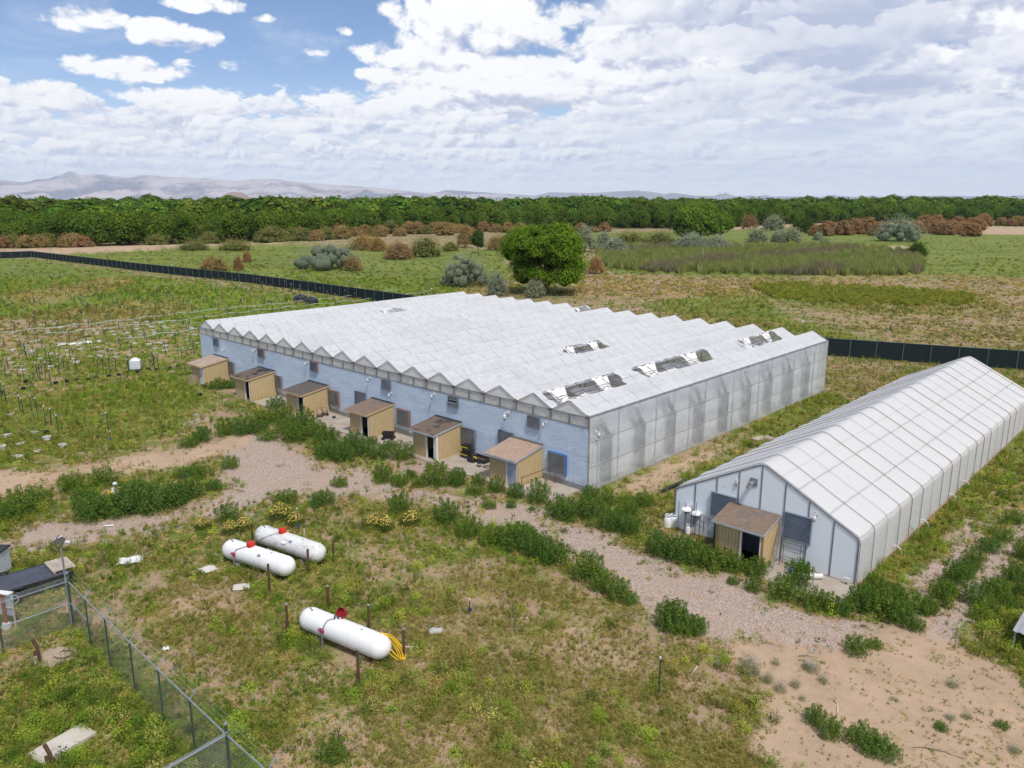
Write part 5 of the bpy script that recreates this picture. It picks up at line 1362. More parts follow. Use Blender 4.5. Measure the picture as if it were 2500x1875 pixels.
rowb(((535,952,64,30),(566,948,44,24),(640,1040,64,46),(690,1035,64,52),(720,1082,74,62),(770,1075,64,62),(800,1088,64,54),(550,1068,54,46),(592,1066,64,52),(630,1062,54,44),(495,1082,54,46),(465,1094,50,32),(800,1124,64,52),(840,1132,60,60),(868,1105,64,56),(745,1052,54,60),(675,1000,54,36),(890,1118,54,42),(930,1124,54,46),(950,1100,46,30),(905,1086,40,24),(700,1062,60,56),(655,1078,50,34)), 'in the green row before the left four sheds', GA, 1.0)
for (x, b, w, h, l) in ((985,1126,58,58,'weed bush hiding the left corner of the white trimmed shed'),(935,1180,64,52,'broad weed bush on the gravel left of the white trimmed shed'),(975,1189,52,34,'low weed bush joined to the right of the broad one on the gravel'),(1004,1168,28,26,'small weed bush in front of the white trimmed shed doorway'),(1023,1192,38,38,'weed bush at the left of the thick clump between the two nearest sheds'),(1067,1190,66,72,'tallest weed bush of the clump between the two nearest sheds'),(1116,1190,50,58,'weed bush in the middle of the clump between the two nearest sheds'),(1159,1210,46,34,'low rounded weed bush at the right front of the clump between the sheds'),(1170,1187,40,42,'weed bush against the left wall of the nearest shed'),(1211,1205,46,50,'weed bush left of the grey door'),(1259,1221,56,52,'weed bush in front of the grey door'),(1317,1234,66,74,'big rounded weed bush at the right corner of the nearest shed'),(1193,1244,52,18,'low creeping weed on the gravel before the nearest shed'),(1248,1243,30,22,'small weed tuft on the gravel, middle one before the nearest shed'),(1298,1248,18,13,'tiny weed tuft on the gravel, right one before the nearest shed'),(1143,1241,14,11,'tiny weed tuft on the gravel, left one before the nearest shed'),(977,1261,68,66,'upright weed bush on the lower edge of the gravel, left one of two'),(1090,1284,72,70,'upright weed bush on the lower edge of the gravel, right one of two'),(564,1147,46,46,'single conical weed bush standing alone on the gravel'),(1789,1430,32,26,'small weed tuft in front of the long hedge of the smaller greenhouse'),(2090,1605,62,52,'rounded weed bush standing alone on the sand at lower right'),(2132,1588,38,34,'small weed bush joined to the lone one on the sand'),(1640,1535,78,80,'bright leafy weed bush on the road edge at lower right of centre'),(1690,1548,54,50,'weed bush at the right foot of the bright leafy one'),(830,1190,50,32,'grey green weed bush on the gravel middle left'),(700,1235,60,40,'weed bush above the left tanks beside the track'),(785,1240,64,42,'weed bush behind the far tank beside the track'),(556,1282,58,62,'dark weed bush left of the far tank'),(2445,1785,34,18,'small weed on the sand near the right edge'),(2295,1790,36,26,'small dark weed on the sand near the bottom right')):
    wbush(x, b, w, h, l, None)
rowb(((1375,1275,80,70),(1440,1270,76,74),(1490,1302,66,84),(1535,1310,60,60),(1530,1260,60,50),(1480,1235,60,40),(1440,1215,50,34),(1570,1240,60,40)), 'in the bank at the blue wall corner', 'weed bushes at the corner of the large greenhouse', 1.0)
rowb(((1615,1367,76,76),(1660,1378,76,86),(1705,1388,76,86),(1752,1398,76,80),(1788,1402,60,66)), 'in the hedge left of the small shed doorway', 'weed bushes in front of the smaller greenhouse', 1.0)
rowb(((1845,1412,76,62),(1838,1450,44,52),(1910,1472,78,84),(1945,1442,66,92),(1985,1492,66,66),(2022,1498,56,56),(2052,1508,52,50)), 'in the row right of the small shed doorway', 'weed bushes in front of the smaller greenhouse', 1.0)
rowb(((2100,1500,80,84),(2150,1512,84,78),(2195,1532,76,70),(2135,1460,60,60),(2175,1480,60,60),(2235,1545,50,44)), 'in the clump at the smaller greenhouse right corner', 'weed bushes at the right corner of the smaller greenhouse', 1.0)
D = R2D
rowb(((1010,1166,64,50),(1060,1186,64,52),(1112,1198,74,70),(1162,1216,64,72),(1202,1226,64,62),(1272,1262,84,88),(1332,1302,64,62),(1300,1284,54,56),(1130,1170,50,44),(1360,1310,40,34)), 'in the row along the lower track edge', 'weed bushes along the lower edge of the track', D)
rowb(((1452,1372,74,66),(1502,1376,54,50),(1475,1378,50,36)), 'in the trio at the track bend', 'weed bushes at the bend of the track', D)
rowb(((42,1120,94,64),(15,1135,60,50),(85,1090,60,34),(155,1068,52,60),(222,1056,54,54),(200,1132,94,76),(290,1117,94,80),(342,1112,92,82),(415,1082,64,52),(465,1063,38,30),(245,1122,80,60),(385,1098,60,60),(430,1038,60,34),(400,1035,50,24),(180,1085,60,40)), 'on the island between the two left tracks', 'weed bushes between the two tracks at left', D)
rowb(((2005,1332,52,60),(2030,1302,72,72),(2062,1267,74,72),(2100,1232,74,70),(2132,1197,64,54),(2162,1172,64,50),(2192,1132,54,44),(2085,1250,60,50),(2045,1285,60,50)), 'in the strip left of the right gravel lane', 'weed bushes left of the right hand lane', D)
rowb(((2110,1342,54,50),(2102,1312,74,66),(2150,1292,92,62),(2190,1262,74,80),(2208,1212,64,72),(2140,1330,60,44),(2180,1320,70,50),(2215,1300,60,70)), 'right of the gravel lane', 'weed bushes right of the right hand lane', D)
rowb(((1975,1330,64,56),(1940,1345,50,34),(1790,1600,60,54),(1860,1625,74,50),(1900,1645,70,44),(1760,1570,44,44),(720,1655,60,60),(1930,1310,60,44)), 'among clumps on the lower sand and bottom edge', 'weed clumps on open ground', D)
# yellow flowering weeds by the tanks
FLM = []
for i in range(3):
    V, F, T = None, None, None
    rs = np.random.RandomState(500 + i); n = 1300; d = blob_dirs(n, rs, 0.0); C = d * np.array([.48, .48, .85]) * rs.uniform(.5, 1.05, (n, 1)); C[:, 2] = np.abs(C[:, 2]) + .02
    V, F = rhombs(C, d + rs.normal(0, .5, C.shape), rs.uniform(.02, .045, n), rs, .6)
    yel = (C[:, 2] > .42) & (rs.rand(n) < .5)
    T = np.where(yel[:, None], np.array((.74, .60, .20)) * rs.uniform(.8, 1.2, (n, 1)), np.array((.09, .13, .03)) * rs.uniform(.7, 1.3, (n, 1)))
    FLM.append(np_mesh('flowers', V, F, LEAF, np.repeat(T, 4, 0), link=False))
for fi, (x, b, w, h) in enumerate(sorted(((555,1308,44,40),(590,1300,50,40),(680,1278,60,56),(715,1290,50,44),(905,1296,60,44),(935,1300,54,44),(1000,1288,60,44),(490,1296,44,34),))):
    p = gp(x, b); d = math.hypot(p[1], CAMH); W = w / FPX * d; Hh = h / FPX * d
    t = bpy.data.objects.new('flowering_weed', FLM[rr.randrange(3)]); COL.objects.link(t); t.location = (p[0], p[1] + W * .3, 0); t.scale = (W, W, Hh); t.rotation_euler = (0, 0, rr.uniform(0, 6.28))
    tag(t, ORD[fi] + ' yellow flowering weed from left in the row behind the domed tanks', 'flowering weed', 'yellow flowering weeds behind the tanks')

SGM = []
for i in range(3):
    rs = np.random.RandomState(600 + i); n = 1500; d = blob_dirs(n, rs, 0.0); C = d * np.array([.5, .5, .9]) * rs.uniform(.4, 1.08, (n, 1)); C[:, 2] = np.abs(C[:, 2]) + .02
    V, F = rhombs(C, d + rs.normal(0, .6, C.shape), rs.uniform(.015, .04, n), rs, .4)
    T = np.where((C[:, 2] > .5)[:, None], np.array((.36, .37, .38)), np.array((.20, .23, .13))) * rs.uniform(.7, 1.25, (n, 1))
    SGM.append(np_mesh('sage_leaves', V, F, LEAF, np.repeat(T, 4, 0), link=False))
SGL = [(360,665,54,54),(140,640,22,24),(345,700,22,22),(405,690,22,22),(490,745,30,36),(570,805,34,36),(675,775,28,32),(780,665,44,30),(745,640,24,16),(860,745,26,28),(720,865,18,20),(870,1130,18,28),(945,1100,22,30),(1740,775,34,24),(1720,995,26,18),(540,620,24,14),(1840,990,26,22),(2160,1220,34,26)]
for i, (x, y, w, h) in enumerate(sorted(SGL)):
    px, py = 1700 + .3617 * x, 1400 + .3617 * y; p = gp(px, py); d = math.hypot(p[1], CAMH)
    t = bpy.data.objects.new('sage_bush', SGM[i % 3]); COL.objects.link(t); t.location = (p[0], p[1] + .1, 0); t.scale = (w / FPX * d, w / FPX * d, h / FPX * d); t.rotation_euler = (0, 0, rr.uniform(0, 6.28))
    tag(t, ORD[i] + ' from left of the small grey lavender sage bushes dotting the lower right sand', 'sage bush', 'sage bushes on the sand')
STK = weathered('dry_twig', (.14, .10, .07), (.22, .16, .11), 4)
for i, (x, y, L, a, l) in enumerate(((440,470,.9,-.5,'dark dry twig at the upper left of the sand'),(1440,1180,1.2,-.2,'dark dry branch near the bottom of the sand, left piece'),(1560,1190,1.3,-.5,'dark weedy branch near the bottom of the sand, right piece'),(690,560,.8,-.3,'thin dry twig in the middle of the sand edge'),(945,885,.4,1.3,'short pale stick standing out on the open sand'))):
    p = gp(1700 + .3617 * x, 1400 + .3617 * y); m = MB(); m.tube([(0, 0, .03), (L * .4, .08, .06), (L * .7, -.02, .1), (L, .1, .04)], [.02, .018, .012, .006], 5); m.tube([(L * .4, .08, .06), (L * .6, .3, .12)], [.012, .005], 4)
    o = m.build('twig', STK); o.location = p; o.rotation_euler = (0, 0, a); tag(o, l, 'twig')

# ---------------------------------------------------------------- objects on the lot
RUSTM = weathered('rusty_pipe', (.085, .045, .032), (.15, .08, .055), 4, .8, .1, .2)
TANKW = mat('tank_white', lambda t: bsdf(t, t.mix(t.mul(t.sm(t.noise(t.obj(), 1.2, 5, .6), .5, .72), .25), (.83, .83, .85), (.6, .6, .58)), .32, 0, None, .5))
TANKD = mat('tank_dirty', lambda t: bsdf(t, t.mix(t.mul(t.sm(t.noise(t.vm('MULTIPLY', t.obj(), (1.2, 2, 2)), 1.6, 6, .68, .8), .46, .66), .75), (.72, .72, .71), (.38, .38, .37)), .5, 0, None, .4))
REDD = weathered('red_dome', (.62, .035, .02), (.50, .03, .02), 3, .45, 0, .05)
DRED = weathered('dark_red_lid', (.30, .015, .02), (.22, .012, .018), 3, .4, 0, .05)
YEL = weathered('yellow_hose', (.80, .52, .02), (.72, .45, .02), 3, .5, 0, .05)
YELP = weathered('yellow_paint', (.78, .62, .03), (.66, .5, .03), 3, .6, 0, .05)
GALV = weathered('galvanised', (.42, .46, .50), (.28, .31, .34), 3, .4, .6, .05)
DGREENP = weathered('dark_green_post', (.045, .075, .07), (.08, .11, .10), 3, .5, .3)
PALW = weathered('pallet_wood', (.55, .49, .42), (.40, .33, .26), 3)
PINKW = weathered('sun_bleached_wood', (.42, .31, .22), (.30, .21, .14), 3)
BLUEMK = weathered('blue_tag', (.02, .05, .28), (.03, .06, .3), 3)

def tank(a, b, label, mt, lidopen=False, reg=.30, dome=.36, zc=.72, rad=.54):
    a, b = Vector(a[:2]), Vector(b[:2]); L = (b - a).length; ang = math.atan2((b - a).y, (b - a).x); c = (a + b) / 2
    t = thing('propane_tank', label, 'propane tank', (c.x, c.y, 0), ang, 'white propane tanks on the weedy lot')
    R = Matrix.Rotation(math.pi / 2, 3, 'Y'); h = L / 2; hl = h - rad
    pr = [(.001, -h)] + [(rad * math.sin(k * math.pi / 16), -hl - rad * math.cos(k * math.pi / 16)) for k in range(1, 9)] + [(rad, -hl * .33), (rad, hl * .33)] + [(rad * math.cos(k * math.pi / 16), hl + rad * math.sin(k * math.pi / 16)) for k in range(0, 8)] + [(.001, h)]
    m = MB(); m.lathe(pr, (0, 0, zc), 36, R); m.build('shell', mt, t, smooth=True)
    for xs_ in (-hl, -hl * .33, hl * .33, hl):
        m = MB(); m.tube([(xs_, (rad + .002) * math.cos(w), zc + (rad + .002) * math.sin(w)) for w in np.linspace(0, 6.28, 33)[:-1]], .007, 4, closed=True); m.build('weld_seam', weathered('seam_grey', (.55, .55, .55), (.4, .35, .3), 6) if 'seam_grey' not in bpy.data.materials else bpy.data.materials['seam_grey'], t)
    if not lidopen: m = MB(); m.box((L * .1, -rad * .72, zc + rad * .69), (.22, .012, .14), R=Matrix.Rotation(math.radians(-46), 3, 'X')); m.build('data_plate', GALV, t)
    for s in (-1, 1):
        m = MB(); x = s * hl * .62
        m.b2((x - .13, -.42, -.02), (x + .13, .42, .24)); m.build('cradle', CONC, t)
        m = MB(); m.b2((x - .05, -.35, .2), (x + .05, .35, .36)); m.build('saddle', DARKPIPE, t)
    top = zc + rad; dx = L * (dome - .5)
    if not lidopen:
        m = MB(); m.lathe([(.20, -.07), (.215, .0), (.215, .17), (.19, .23), (.12, .26), (.001, .265)], (dx, 0, top), 22); m.build('valve_dome', REDD, t, smooth='auto')
    else:
        m = MB(); R2 = Matrix.Rotation(math.radians(62), 3, 'X')
        m.lathe([(.24, 0), (.25, .17), (.24, .175), (.225, .02), (.001, .015)], (dx + .05, .34, top + .12), 24, R2); m.build('open_lid', DRED, t, smooth='auto')
        m = MB(); [m.lathe([(.03, -.03), (.03, .09), (.045, .10), (.04, .13), (.001, .14)], (dx + x_, y_, top), 8) for x_, y_ in ((-.1, 0), (0, .05), (-.03, -.1), (.09, .02))]; m.build('valves', DARKPIPE, t)
    for k, (x_, y_) in enumerate(((-h + .55, .0), (-h + .72, -.08))) if mt is not TANKD or True else ():
        m = MB(); m.lathe([(.045, 0), (.045, .03), (.001, .035)], (x_, y_ , zc + math.sqrt(rad ** 2 - y_ ** 2) - .005), 10); m.build('port', BLACKM, t)
    m = MB(); m.lathe([(.05, 0), (.05, .03), (.001, .03)], (L * .22, -.06, top - .012), 10); m.build('port', GALV, t)
    if not lidopen or True:
        rx = L * (reg - .5)
        if mt is not TANKD:
            m = MB(); pts = [(dx - .1, -.1, top + .02), (dx - .3, -.3, top - .05), (rx, -.48, zc + .34), (rx, -.6, zc + .15), (rx, -.62, zc - .1), (rx + .02, -.6, .1)]
            m.tube(pts, .018, 6); m.build('gas_line', DARKPIPE, t)
            m = MB(); m.box((rx, -.62, zc + .12), (.12, .12, .14)); m.lathe([(.09, -.03), (.10, 0), (.09, .04)], (rx - .12, -.62, zc + .16), 10); m.build('regulator', weathered('maroon', (.35, .03, .10), (.2, .1, .15), 3) if 'maroon' not in bpy.data.materials else bpy.data.materials['maroon'], t)
            m = MB(); m.tube([(rx, -.64, zc), (rx, -.66, -.02)], .035, 6); m.build('riser', GALV, t)
        else:
            m = MB(); m.tube([(dx - .1, -.1, top + .02), (dx - .5, -.4, zc + .40), (dx - 1.1, -.56, zc + .1), (dx - 1.6, -.62, zc - .3)], .014, 6); m.build('gas_line', DARKPIPE, t)
            m = MB(); m.box((L * .02, -.46, zc + .3), (.34, .02, .26), R=Matrix.Rotation(math.radians(-55), 3, 'X')); m.build('plate', WHITE, t)
    return t
P6 = lambda x, y: (500 + .2803 * x, 1230 + .2803 * y)
tank(gp(*P6(183, 375), .72), gp(*P6(764, 560), .72), 'clean white propane tank with a red dome, left one of the near pair', TANKW, reg=.27, dome=.40)
tank(gp(*P6(466, 250), .72), gp(*P6(1030, 445), .72), 'grimy white propane tank with a red dome, farthest of the three', TANKD, dome=.40)
tank(gp(*P6(857, 975), .72), gp(*P6(1599, 1275), .72), 'nearest white propane tank with its dark red lid flipped open', TANKW, True, reg=.36, dome=.42)

# yellow hose coiled over the tank end
ps = gp(*P6(1640, 1290), 0); t = thing('hose_coil', 'coil of thick yellow hose hanging over the end of the nearest propane tank', 'hose', (ps[0], ps[1], 0), -.55)
t.rotation_euler = (0, 0, 0); HA = gp(931, 1545, 1.22); HB = gp(976, 1612, .03)
for k in range(6):
    m = MB(); A_ = Vector(HA) + Vector((.05 * k, -.03 * k, -.04 * (k % 3))); B_ = Vector(HB) + Vector((-.06 + .05 * k, .02 * k, 0)); C_ = (A_ + B_) / 2 - Vector((ps[0], ps[1], 0)); u_ = (A_ - B_) / 2; s_ = Vector((.8, .6, .1)) * (.17 + .05 * (k % 4))
    m.tube([C_ + u_ * math.cos(w) + s_ * math.sin(w) for w in np.linspace(0, 6.28, 30)[:-1]], .024, 6, closed=True)
    o = m.build('loop', YEL, t)

# pipe bollards round the tanks
BLL = ['rusty pipe bollard behind the nearest tank, at its far end', 'rusty pipe bollard at the left end of the nearest tank', 'white capped pipe bollard behind the middle of the nearest tank', 'rusty pipe bollard right of the yellow hose', 'tallest rusty pipe bollard in front of the nearest tank', 'pale pipe post behind the grimy tank, near its right end', 'rusty pipe bollard standing alone right of the grimy tank', 'rusty pipe bollard in front of the grimy tank, near its right end', 'rusty pipe bollard at the right end of the clean domed tank', 'rusty pipe bollard between the two domed tanks', 'rusty pipe bollard behind the clean domed tank', 'rusty pipe bollard behind the far end of the grimy tank']
for i, (tx, ty, bx, by) in enumerate(((1065,708,1075,890),(703,865,722,1108),(1422,873,1430,1095),(1727,1080,1735,1345),(1328,1278,1340,1565),(865,195,868,300),(1113,316,1122,502),(895,393,905,605),(547,522,565,768),(634,288,640,412),(408,168,416,332),(630,110,634,192))):
    a = gp(*P6(bx, by)); d = math.hypot(a[1], CAMH); h = (by - ty) * .2803 / FPX * d / .97
    t = thing('bollard', BLL[i], 'bollard', a, 0, 'pipe bollards guarding the propane tanks')
    m = MB(); m.tube([(0, 0, -.1), (0.02, 0, h - .06)], .062, 10); m.build('pipe', PALW if i == 5 else RUSTM, t, smooth='auto')
    m = MB(); m.lathe([(.066, 0), (.066, .05), (.04, .085), (.001, .09)], (0.02, 0, h - .062), 10); m.build('cap', GALV if i in (0, 2, 3, 1) else RUSTM, t)

# chain-link fence of galvanised pipe
def mesh_f(t):
    u = t.attr('uvw', 'Vector'); x, y, z = t.sep(u)
    a = t.m('PINGPONG', t.add(x, z), .055); b = t.m('PINGPONG', t.sub(x, z), .055)
    k = t.m('MINIMUM', a, b); on = t.m('LESS_THAN', k, .0065)
    d = bsdf(t, (.30, .33, .34), .5, .3); tp = t.N.new('ShaderNodeBsdfTransparent')
    ms = t.N.new('ShaderNodeMixShader'); t.put(ms.inputs[0], on); t.L.new(tp.outputs[0], ms.inputs[1]); t.L.new(d, ms.inputs[2]); return ms.outputs[0]
NET = mat('chain_link', mesh_f)
def chain_run(pts, label, H=2.3, arms=True, skipfirst=False, mid=(), term=()):
    t = thing('chain_link_fence', label, 'fence', (pts[0][0], pts[0][1], 0)); o = Vector((pts[0][0], pts[0][1], 0)); P = [Vector((p[0], p[1], 0)) - o for p in pts]
    dirv = (P[-1] - P[0]).normalized(); nrm = Vector((-dirv.y, dirv.x, 0))
    if nrm.x < 0: nrm = -nrm
    m = MB(); m.tube([(p.x, p.y, H) for p in P], .032, 8); m.build('top_rail', GALV, t, smooth='auto')
    s = 0; V = []; F = []; U = []
    for i, p in enumerate(P):
        if i: s += (p - P[i - 1]).length
        for z in (.03, H): V.append((p.x, p.y, z)); U.append((s, 0, z, 1))
    F = [(2 * i, 2 * i + 2, 2 * i + 3, 2 * i + 1) for i in range(len(P) - 1)]
    np_mesh('chain_mesh', np.array(V), np.array(F), NET, attrs={'uvw': np.array(U)}, parent=t)
    for i, p in enumerate(P):
        if i == 0 and skipfirst: continue
        tt = i in term
        m = MB(); m.tube([(p.x, p.y, -.05), (p.x, p.y, H + (.42 if tt else .02))], .055 if tt else .038, 8); po = m.build('post', DGREENP, t, smooth='auto')
        if arms and not tt:
            m = MB(); q = p + nrm * .30; m.tube([(p.x, p.y, H + .02), (q.x, q.y, H + .36)], .024, 6); m.build('barb_arm', GALV, po)
        m = MB(); m.lathe([(.06, -.03), (.065, 0), (.05, .05), (.001, .06)], (p.x, p.y, H + (.42 if tt else .02)), 8); m.build('cap', GALV, po)
    for k in range(3):
        f = (k + 1) / 3; m = MB(); m.tube([(p.x + nrm.x * .3 * f, p.y + nrm.y * .3 * f, H + .02 + .33 * f - (.03 if i % 1 else 0)) for i, p in enumerate(P)], .006, 4); m.build('barbed_wire', GALV, t)
    for (a, b, z) in mid:
        m = MB(); m.tube([P[a] + Vector((0, 0, z)), P[b] + Vector((0, 0, z))], .028, 6); m.build('brace_rail', GALV, t)
    return t
FA = [(-20.55, 33.25), (-18.92, 31.65), (-17.2, 29.98), (-15.28, 28.14), (-13.32, 26.27), (-11.38, 24.42), (-9.42, 22.56), (-7.55, 20.85), (-5.7, 19.1)]
chain_run(FA, 'galvanised chain-link fence with barbed wire arms running down the lower left', term=(0, 6), mid=((0, 1, 1.2),))
chain_run([(-20.55, 33.25), (-22.5, 31.1), (-24.6, 28.8), (-26.6, 26.6)], 'galvanised chain-link fence branch leaving the left corner post toward the left edge', arms=False, skipfirst=True, mid=((0, 3, 1.2),))
chain_run([(-9.42, 22.56), (-10.6, 21.1), (-12.2, 19.1)], 'galvanised chain-link fence branch leaving the capped post at the bottom', arms=False, skipfirst=True)

# solar light on a pole at the fence corner
t = thing('solar_light', 'solar security light on a pole at the fence corner', 'light', (-20.75, 33.42, 0), 0)
m = MB(); m.tube([(0, 0, 0), (0, 0, 4.15)], .045, 8); m.build('pole', GALV, t)
m = MB(); m.box((.02, -.06, 4.3), (.36, .05, .36), R=Matrix.Rotation(.5, 3, 'Y') @ Matrix.Rotation(-.7, 3, 'X')); m.build('panel', BLACKM, t)
m = MB(); m.box((-.08, 0, 4.4), (.34, .1, .05), R=Matrix.Rotation(-.45, 3, 'Y')); m.box((.32, .05, 4.18), (.2, .14, .05)); m.build('lamp_head', WHITE, t)

# flatbed trailer with a container box, pallet on its rear
Q7 = lambda x, y: (x * .3465, 1300 + .3465 * y)
def trailer():
    ang = math.radians(45); b = (-22.85, 37.35)
    t = thing('flatbed_trailer', 'black flatbed trailer with a white spoked wheel at the left edge', 'trailer', (b[0], b[1], 0), ang)
    DK = weathered('trailer_deck', (.055, .06, .085), (.10, .105, .13), 2.5, .45, .1, .1)
    m = MB(); m.b2((-4.6, -.1, .66), (0, 1.9, .76)); m.build('deck', DK, t)
    m = MB(); m.b2((-4.6, -.14, .52), (.02, -.103, .78)); m.b2((-4.6, 1.903, .52), (.02, 1.94, .78)); m.b2((.003, -.10, .5), (.06, 1.9, .7)); m.build('frame', BLACKM, t)
    for y in (-.32, 2.12):
        m = MB(); R = Matrix.Rotation(math.pi / 2, 3, 'X')
        m.lathe([(.2, -.1), (.33, -.11), (.37, -.06), (.37, .06), (.33, .11), (.2, .1)], (-2.75, y, .36), 24, R); w = m.build('wheel', BLACKM, t, smooth='auto')
        m = MB(); m.lathe([(.001, -.03), (.06, -.05), (.08, -.02), (.19, -.03), (.215, -.125), (.23, -.125), (.225, .0), (.001, .0)] if y > 0 else [(.001, .03), (.06, .05), (.08, .02), (.19, .03), (.215, .125), (.23, .125), (.225, .0), (.001, .0)], (-2.75, y, .36), 20, R); m.build('rim', WHITE, w, smooth='auto')
        for k in range(5):
            m = MB(); c = (-2.75 + .13 * math.cos(k * 1.2566), y - .055, .36 + .13 * math.sin(k * 1.2566)); m.lathe([(.03, 0), (.03, .02), (.001, .02)], c, 8, R); m.build('rim_hole', BLACKM, w)
        m = MB(); m.tube([(-2.75 + .52 * math.cos(w_), y + (.0), .42 + .44 * math.sin(w_)) for w_ in np.linspace(.1, 3.04, 9)], .03, 4); m.b2((-3.25, y - .12, .80), (-2.25, y + .12, .83)); m.build('fender', BLACKM, t)
    m = MB(); m.b2((.02, .1, .45), (.08, .25, .58)); m.b2((.02, 1.6, .45), (.08, 1.75, .58)); m.build('tail_light', REDD, t)
    p = thing('pallet', 'bleached wooden pallet lying on the rear end of the flatbed trailer', 'pallet', (0, 0, 0), ang)
    p.location = t.location; p.location.z = .78
    for k in range(8): m = MB(); m.b2((-.75, .2 + k * .205, .10), (.30, .33 + k * .205, .125)); m.build('slat', PALW, p)
    for x in (-.73, -.27, .19): m = MB(); m.b2((x, .2, 0.0), (x + .08, 1.8, .098)); m.build('runner', PALW, p)
    c = thing('container_box', 'pale grey metal box with a dark top cut off by the left edge', 'container', (-26.95, 36.3, 0), 0)
    m = MB(); m.b2((-1.9, 0, .12), (0, 2.6, 1.42)); m.build('body', weathered('pale_grey_sheet', (.50, .54, .56), (.40, .44, .46), 3), c)
    m = MB(); m.b2((-2, -.08, 1.42), (.08, 2.68, 1.5)); m.build('lid', BLACKM, c)
    m = MB(); m.b2((-.5, -.12, 0), (-.38, -.005, 1.6)); m.build('corner_post', RUSTM, c)
    m = MB(); m.b2((-1.8, .1, 0), (-.1, 2.5, .118)); m.build('base', BLACKM, c)
trailer()

def at7(x, y, z=0): return gp(*Q7(x, y), z)
# electric panel behind the fence
a = at7(60, 665); t = thing('electrical_panel', 'grey electrical panel on a rusty post behind the chain-link at the left edge', 'electrical panel', a, -.2)
m = MB(); m.box((0, .08, 1.15), (.75, .12, 1.1)); m.build('cabinet', weathered('panel_grey', (.42, .47, .55), (.33, .38, .45), 3), t, bevel=.01)
m = MB(); m.box((0, .02, 1.74), (.8, .3, .05)); m.build('hood', WHITE, t)
m = MB(); m.tube([(.05, -.12, 0), (.0, -.12, 1.75)], .075, 8); m.build('post', weathered('orange_rust', (.30, .10, .035), (.2, .06, .03), 3), t)
m = MB(); m.tube([(-.5, 0, 0), (-.5, 0, 1.5)], .04, 6); m.tube([(.42, 0, 0), (.42, 0, 1.5)], .04, 6); m.tube([(-.5, 0, 1.0), (.42, 0, 1.0)], .03, 6); m.build('rack', PALW, t)
m = MB(); m.box((.05, -.12, .12), (.3, .2, .35)); m.build('box', WHITE, t)
# rusty bent posts, pads
for (x, y, h, l) in ((285, 920, 1.15, 'rusty bent iron post standing in the weeds beside a round well pad'), (375, 1665, 1.0, 'rusty iron post at the bottom edge beside the pale slab')):
    a = at7(x, y); t = thing('iron_post', l, 'post', a, .3, 'rusty iron posts inside the fenced corner')
    m = MB(); m.tube([(0, 0, -.05), (-.03, 0, h * .6), (-.16, .02, h)], .07, 6); m.build('pipe', RUSTM, t); m = MB(); m.box((-.12, 0, h * .45), (.18, .06, .22)); m.build('bracket', RUSTM, t)
a = at7(232, 940); o = MB().tube([(0, 0, -.02), (0, 0, .42)], .03, 6).build('standpipe', GALV); o.location = a; tag(o, 'short grey standpipe beside the rusty bent post', 'pipe')
a = at7(395, 880); m = MB(); m.lathe([(.82, -.03), (.82, .04), (.80, .05), (.001, .055)], (0, 0, 0), 26); o = m.build('well_pad', weathered('tan_concrete', (.42, .33, .25), (.33, .25, .18), 1.2, .9, 0, .3)); o.location = a; tag(o, 'round tan concrete well pad in the weeds inside the fence', 'concrete pad')
m = MB(); m.tube([(.3 + .38 * math.cos(w), .3 * math.sin(w) + .1, .09) for w in np.linspace(-2.6, 2.4, 16)], .02, 5); o = m.build('hose', BLACKM); o.location = a; tag(o, 'black hose curved over the round concrete pad', 'hose')
a = at7(440, 1500); m = MB(); m.box((0, 0, .04), (1.0, 2.0, .14)); o = m.build('concrete_pad', weathered('pale_concrete', (.58, .54, .48), (.46, .41, .35), 1)); o.location = a; o.rotation_euler = (0, 0, -.55); tag(o, 'pale rectangular concrete slab in tall weeds at the bottom left', 'concrete pad')
# sheets, stones and litter
def sheet(loc, w, d, rz, label, mt=WHITE, name='sheet', amp=.05):
    n = 8; V = [((i / n - .5) * w, (j / n - .5) * d, .06 + amp * math.sin(i * 1.3 + j) + amp * .6 * math.sin(j * 2.1)) for i in range(n + 1) for j in range(n + 1)]
    F = [(i * (n + 1) + j, (i + 1) * (n + 1) + j, (i + 1) * (n + 1) + j + 1, i * (n + 1) + j + 1) for i in range(n) for j in range(n)]
    o = np_mesh(name, np.array(V), np.array(F), mt, smooth=True); o.location = loc; o.rotation_euler = (0, 0, rz); s = o.modifiers.new('solid', 'SOLIDIFY'); s.thickness = .015
    return tag(o, label, 'sheet' if name == 'sheet' else name.replace('_', ' '))
sheet(at7(920, 200), 1.3, .95, .3, 'crumpled white plastic sheet lying on the lot left of the tanks')
sheet(at7(1465, 262), .85, .8, .8, 'off-white flat board half covered by weeds left of the tanks', weathered('offwhite', (.68, .66, .62), (.55, .52, .48), 2), amp=.015)
sheet(at7(1700, 388), .85, .7, .2, 'pale square paving slab in the weeds below the tanks', weathered('slab_pale', (.62, .58, .52), (.50, .46, .42), 2), 'paving_slab', .01)
sheet(at7(1170, 825), .28, .25, .2, 'small scrap of white plastic below the chain-link fence rail', WHITE, 'plastic_scrap', .04)
sheet(gp(266, 1285), .6, .2, .1, 'white strip of plastic lying on the gravel track at left', WHITE, 'plastic_strip', .01)
def rock(loc, s, label, mt=None, seed=1):
    iv, jf = ico(); V = iv * (1 + .22 * np.sin(iv[:, [0]] * 5 + seed) * np.cos(iv[:, [1]] * 4 + seed)) * np.array(s)
    o = np_mesh('rock', V, jf, mt or weathered('grey_stone', (.5, .49, .47), (.36, .35, .34), 3), smooth=True); o.location = loc; return tag(o, label, 'rock')
rock(gp(1064, 1542), (.34, .26, .18), 'single pale grey rock in the grass right of the nearest tank')
